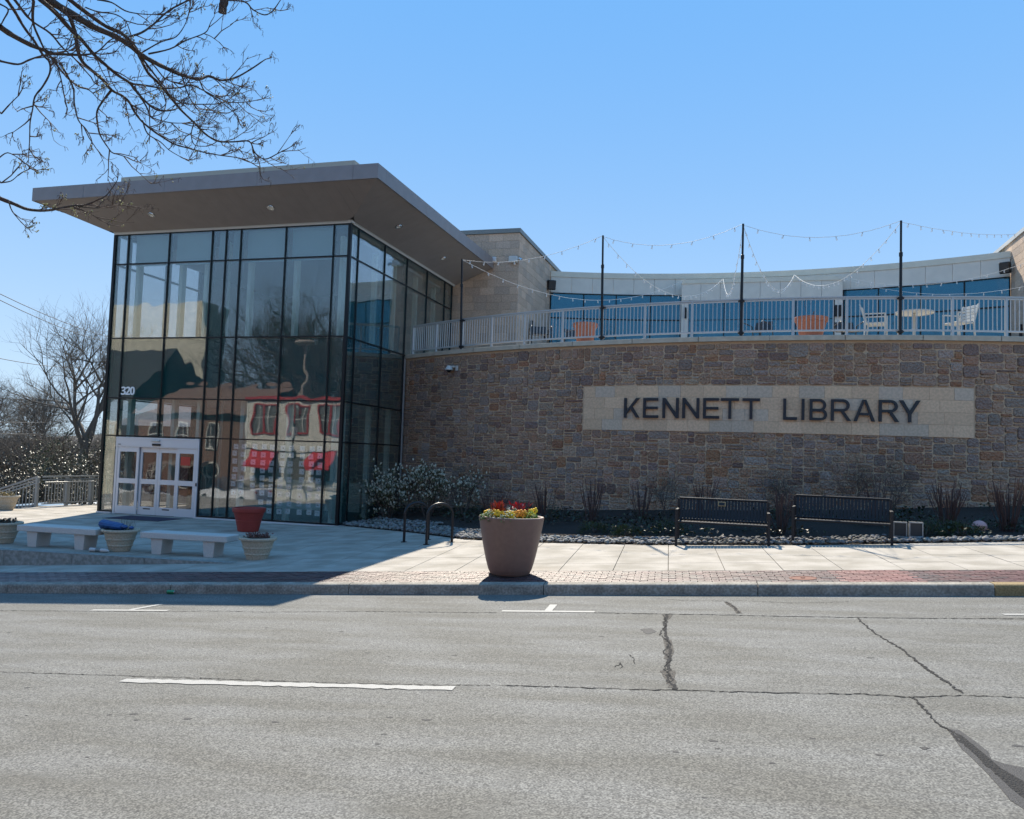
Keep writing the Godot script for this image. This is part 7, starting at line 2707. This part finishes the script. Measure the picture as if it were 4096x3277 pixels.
func make_opposite() -> void:
	# the white shop house with red trim that the glass mirrors
	var h := house("shop_house", "white shop house with red trim across the street, mirrored in the lower glass", -34.6, -26.8, 15.7, 6.9, M.white_boards)
	for x in [-2.35, 0.25, 2.85]:
		house_window(h, x - 0.42, 4.5, 0.72, 1.85, M.red_trim)
		house_window(h, x + 0.52, 4.5, 0.72, 1.85, M.red_trim)
	var s := Sh.new()
	s.span(V(-3.95, 6.75, -0.18), V(3.95, 6.95, 0.2))
	piece(h, "cornice", s.mesh(), M.red_trim)
	s = Sh.new()
	s.span(V(-3.9, 3.25, -0.1), V(3.9, 3.6, 0.02))
	piece(h, "sign_board", s.mesh(), M.white_boards)
	for a in [[-3.2, -1.2], [1.7, 3.6]]:
		s = Sh.new()
		s.quad_out(V(a[0], 3.2, 0), V(a[1], 3.2, 0), V(a[1], 2.35, -1.0), V(a[0], 2.35, -1.0), V((a[0] + a[1]) * 0.5, 2.2, 0.5))
		s.quad_out(V(a[0], 2.35, -1.0), V(a[1], 2.35, -1.0), V(a[1], 2.1, -1.0), V(a[0], 2.1, -1.0), V((a[0] + a[1]) * 0.5, 2.2, 0.5))
		piece(h, "awning", s.mesh(), M.red_awning)
	for x in [-2.2, 0.3, 2.6]:
		house_window(h, x, 0.9, 1.6, 1.9, M.white_boards, false)
	h = house("brick_house", "brown brick house across the street, mirrored left of the white shop", -45.2, -35.2, 16.6, 6.4, M.brown_brick)
	for x in [-3.2, -0.6, 2.0]:
		house_window(h, x, 3.9, 0.9, 1.6, M.white_boards)
		house_window(h, x, 0.9, 0.9, 1.7, M.white_boards)
	s = Sh.new()
	s.quad_out(V(-5.3, 6.3, -0.5), V(5.3, 6.3, -0.5), V(5.3, 8.6, 4.5), V(-5.3, 8.6, 4.5), V(0, 5, 3))
	s.quad_out(V(-5.3, 6.3, 9.5), V(5.3, 6.3, 9.5), V(5.3, 8.6, 4.5), V(-5.3, 8.6, 4.5), V(0, 5, 3))
	piece(h, "roof", s.mesh(), M.brown_brick)
	s = Sh.new()
	s.span(V(-2.1, 2.5, -1.6), V(2.1, 2.8, 0.0))
	piece(h, "porch_roof", s.mesh(), M.pole_wood)
	h = house("boarded_house", "cream boarded house across the street, farthest down the hill", -61.0, -46.5, 15.9, 7.2, M.cream_render)
	for x in [-5.0, -2.0, 1.5, 4.8]:
		house_window(h, x, 4.2, 1.0, 1.6, M.white_boards)
		house_window(h, x, 0.9, 1.0, 1.8, M.white_boards)
	s = Sh.new()
	s.quad_out(V(-7.6, 7.0, -0.5), V(7.6, 7.0, -0.5), V(7.6, 12.6, 5.5), V(-7.6, 12.6, 5.5), V(0, 5, 3))
	s.quad_out(V(-7.6, 7.0, 11.5), V(7.6, 7.0, 11.5), V(7.6, 12.6, 5.5), V(-7.6, 12.6, 5.5), V(0, 5, 3))
	piece(h, "roof", s.mesh(), M.dark_room)
	h = house("tall_block", "tall cream rendered block behind the houses across the street", -60.0, -49.0, 27.0, 17.6, M.cream_render, 3.0)
	for x in [-3.3, 0.0, 3.3]:
		for y in [2.0, 5.5, 9.0]:
			house_window(h, x, y, 1.2, 1.9, M.white_boards)
	h = house("brick_block", "low red brick block across the street behind the viewer", -18.0, 6.0, 17.5, 6.8, M.red_brick)
	for k in 6:
		house_window(h, -9.5 + 3.8 * k, 3.9, 1.1, 1.7, M.white_boards)
		house_window(h, -9.5 + 3.8 * k, 0.8, 1.5, 2.0, M.white_boards, false)
	# low planter wall and steps before the shop
	var q := street(-29.5, 14.2)
	var pw := thing("planter_wall", "low pale wall before the white shop across the street", "wall", V(q.x, road_y(q.x, q.y) + 0.15, q.y))
	pw.rotation.y = atan(SKEW)
	s = Sh.new()
	s.span(V(-4.0, -0.2, -0.2), V(4.0, 0.75, 0.2))
	piece(pw, "wall_body", s.mesh(), M.white_boards)
	s = Sh.new()
	s.span(V(-4.1, 0.75, -0.27), V(4.1, 0.84, 0.27))
	piece(pw, "wall_cap", s.mesh(), M.kerb_concrete)
	# street lamp and utility pole
	q = street(-28.6, 13.0)
	var lp := thing("street_lamp", "dark lantern street lamp across the street, mirrored in the glass", "street lamp", V(q.x, road_y(q.x, q.y) + 0.15, q.y))
	s = Sh.new()
	s.lathe([V2(0.0, 0.0), V2(0.2, 0.0), V2(0.2, 0.15), V2(0.11, 0.3), V2(0.09, 0.8), V2(0.055, 1.0), V2(0.045, 3.6), V2(0.1, 3.7), V2(0.06, 3.8), V2(0.13, 4.0)], 16)
	piece(lp, "post", s.mesh(), M.lamp_green)
	s = Sh.new()
	s.lathe([V2(0.13, 4.0), V2(0.21, 4.45), V2(0.2, 4.6)], 12)
	piece(lp, "globe", s.mesh(), M.lamp_glass)
	s = Sh.new()
	s.lathe([V2(0.24, 4.6), V2(0.2, 4.68), V2(0.08, 4.85), V2(0.03, 5.0), V2(0.0, 5.05)], 14)
	piece(lp, "finial", s.mesh(), M.lamp_green)
	var up := thing("utility_pole", "tall light pole with a disc head behind the houses across the street", "pole", V(-33.2, -1.8, 14.0))
	s = Sh.new()
	s.tube([V(0, -0.3, 0), V(0.05, 12.4, 0)], [0.17, 0.11], 12, true)
	piece(up, "shaft", s.mesh(), M.pole_wood)
	s = Sh.new()
	s.lathe([V2(0.0, 12.3), V2(0.75, 12.3), V2(0.85, 12.42), V2(0.75, 12.55), V2(0.0, 12.6)], 20)
	piece(up, "lamp_head", s.mesh(), M.pole_wood)
	# parked van and cars on the far side
	q = street(-31.8, 11.3)
	car("white car parked across the street before the white shop", V(q.x, road_y(q.x, q.y), q.y), atan(SKEW), M.car_white, 1.08)
	q = street(-38.5, 11.3)
	car("white car parked across the street before the brown brick house", V(q.x, road_y(q.x, q.y), q.y), atan(SKEW) + PI, M.car_white, 1.0)
	# trees behind those houses
	var t := bare_tree("street_tree", "bare spreading tree behind the white shop across the street", V(-37.5, -2.2, 24.0), 22.0, 151, 5, "trees across the street", M.bark, 0.26)
	var spots := [[-33.0, 22.0, 0.9, "nearest the utility pole"], [-42.5, 27.0, 1.0, "behind the brown brick house"], [-29.0, 26.0, 1.0, "behind the white shop roof"], [-24.0, 23.0, 0.85, "right of the white shop"], [-50.0, 40.0, 1.15, "behind the tall block"], [-14.0, 30.0, 0.9, "behind the red brick block"], [-3.0, 32.0, 0.95, "behind the viewer"], [9.0, 30.0, 0.9, "up the hill behind the viewer"], [20.0, 33.0, 1.0, "farthest up the hill"]]
	R.seed = 152
	for a in spots:
		copy_of(t, V(a[0], road_y(a[0], a[1]) - 0.6, a[1]), rr(0, TAU), "bare tree across the street, the one %s" % a[3], a[2])

# ------------------------------------------------------------------ all together
func _ready() -> void:
	var cam := Camera3D.new()
	cam.name = "camera"
	add_child(cam)
	cam.position = V(0, 2.2, 0)
	cam.rotation_degrees = V(3.305, 15.887, 1.918)
	cam.fov = 53.467
	cam.near = 0.1
	cam.far = 1500.0
	cam.current = true
	var env := Environment.new()
	env.tonemap_mode = Environment.TONE_MAPPER_LINEAR
	env.tonemap_exposure = 2.45
	env.background_mode = Environment.BG_SKY
	env.sdfgi_enabled = true
	env.ssao_enabled = true
	env.ssil_enabled = true
	var sky := Sky.new()
	var sm := ProceduralSkyMaterial.new()
	sm.sky_top_color = Color(0.28, 0.47, 0.66)
	sm.sky_horizon_color = Color(0.58, 0.645, 0.69)
	sm.sky_curve = 0.16
	sm.ground_bottom_color = Color(0.25, 0.24, 0.22)
	sm.ground_horizon_color = Color(0.55, 0.60, 0.63)
	sm.sun_angle_max = 1.0
	sky.sky_material = sm
	env.sky = sky
	var we := WorldEnvironment.new()
	we.name = "environment"
	we.environment = env
	add_child(we)
	var sun := DirectionalLight3D.new()
	sun.name = "sun"
	add_child(sun)
	sun.look_at_from_position(Vector3.ZERO, V(0.33, -1.0, 0.945), Vector3.UP)
	sun.light_energy = 1.1
	sun.light_color = Color(1.0, 0.96, 0.89)
	sun.light_angular_distance = 0.5
	sun.shadow_enabled = true
	make_materials()
	make_ground()
	make_pavilion()
	make_wall()
	make_sign()
	make_towers()
	make_rear_wing()
	make_bed()
	make_railing()
	make_terrace_things()
	make_street_things()
	make_street_tree()
	make_background()
	make_opposite()
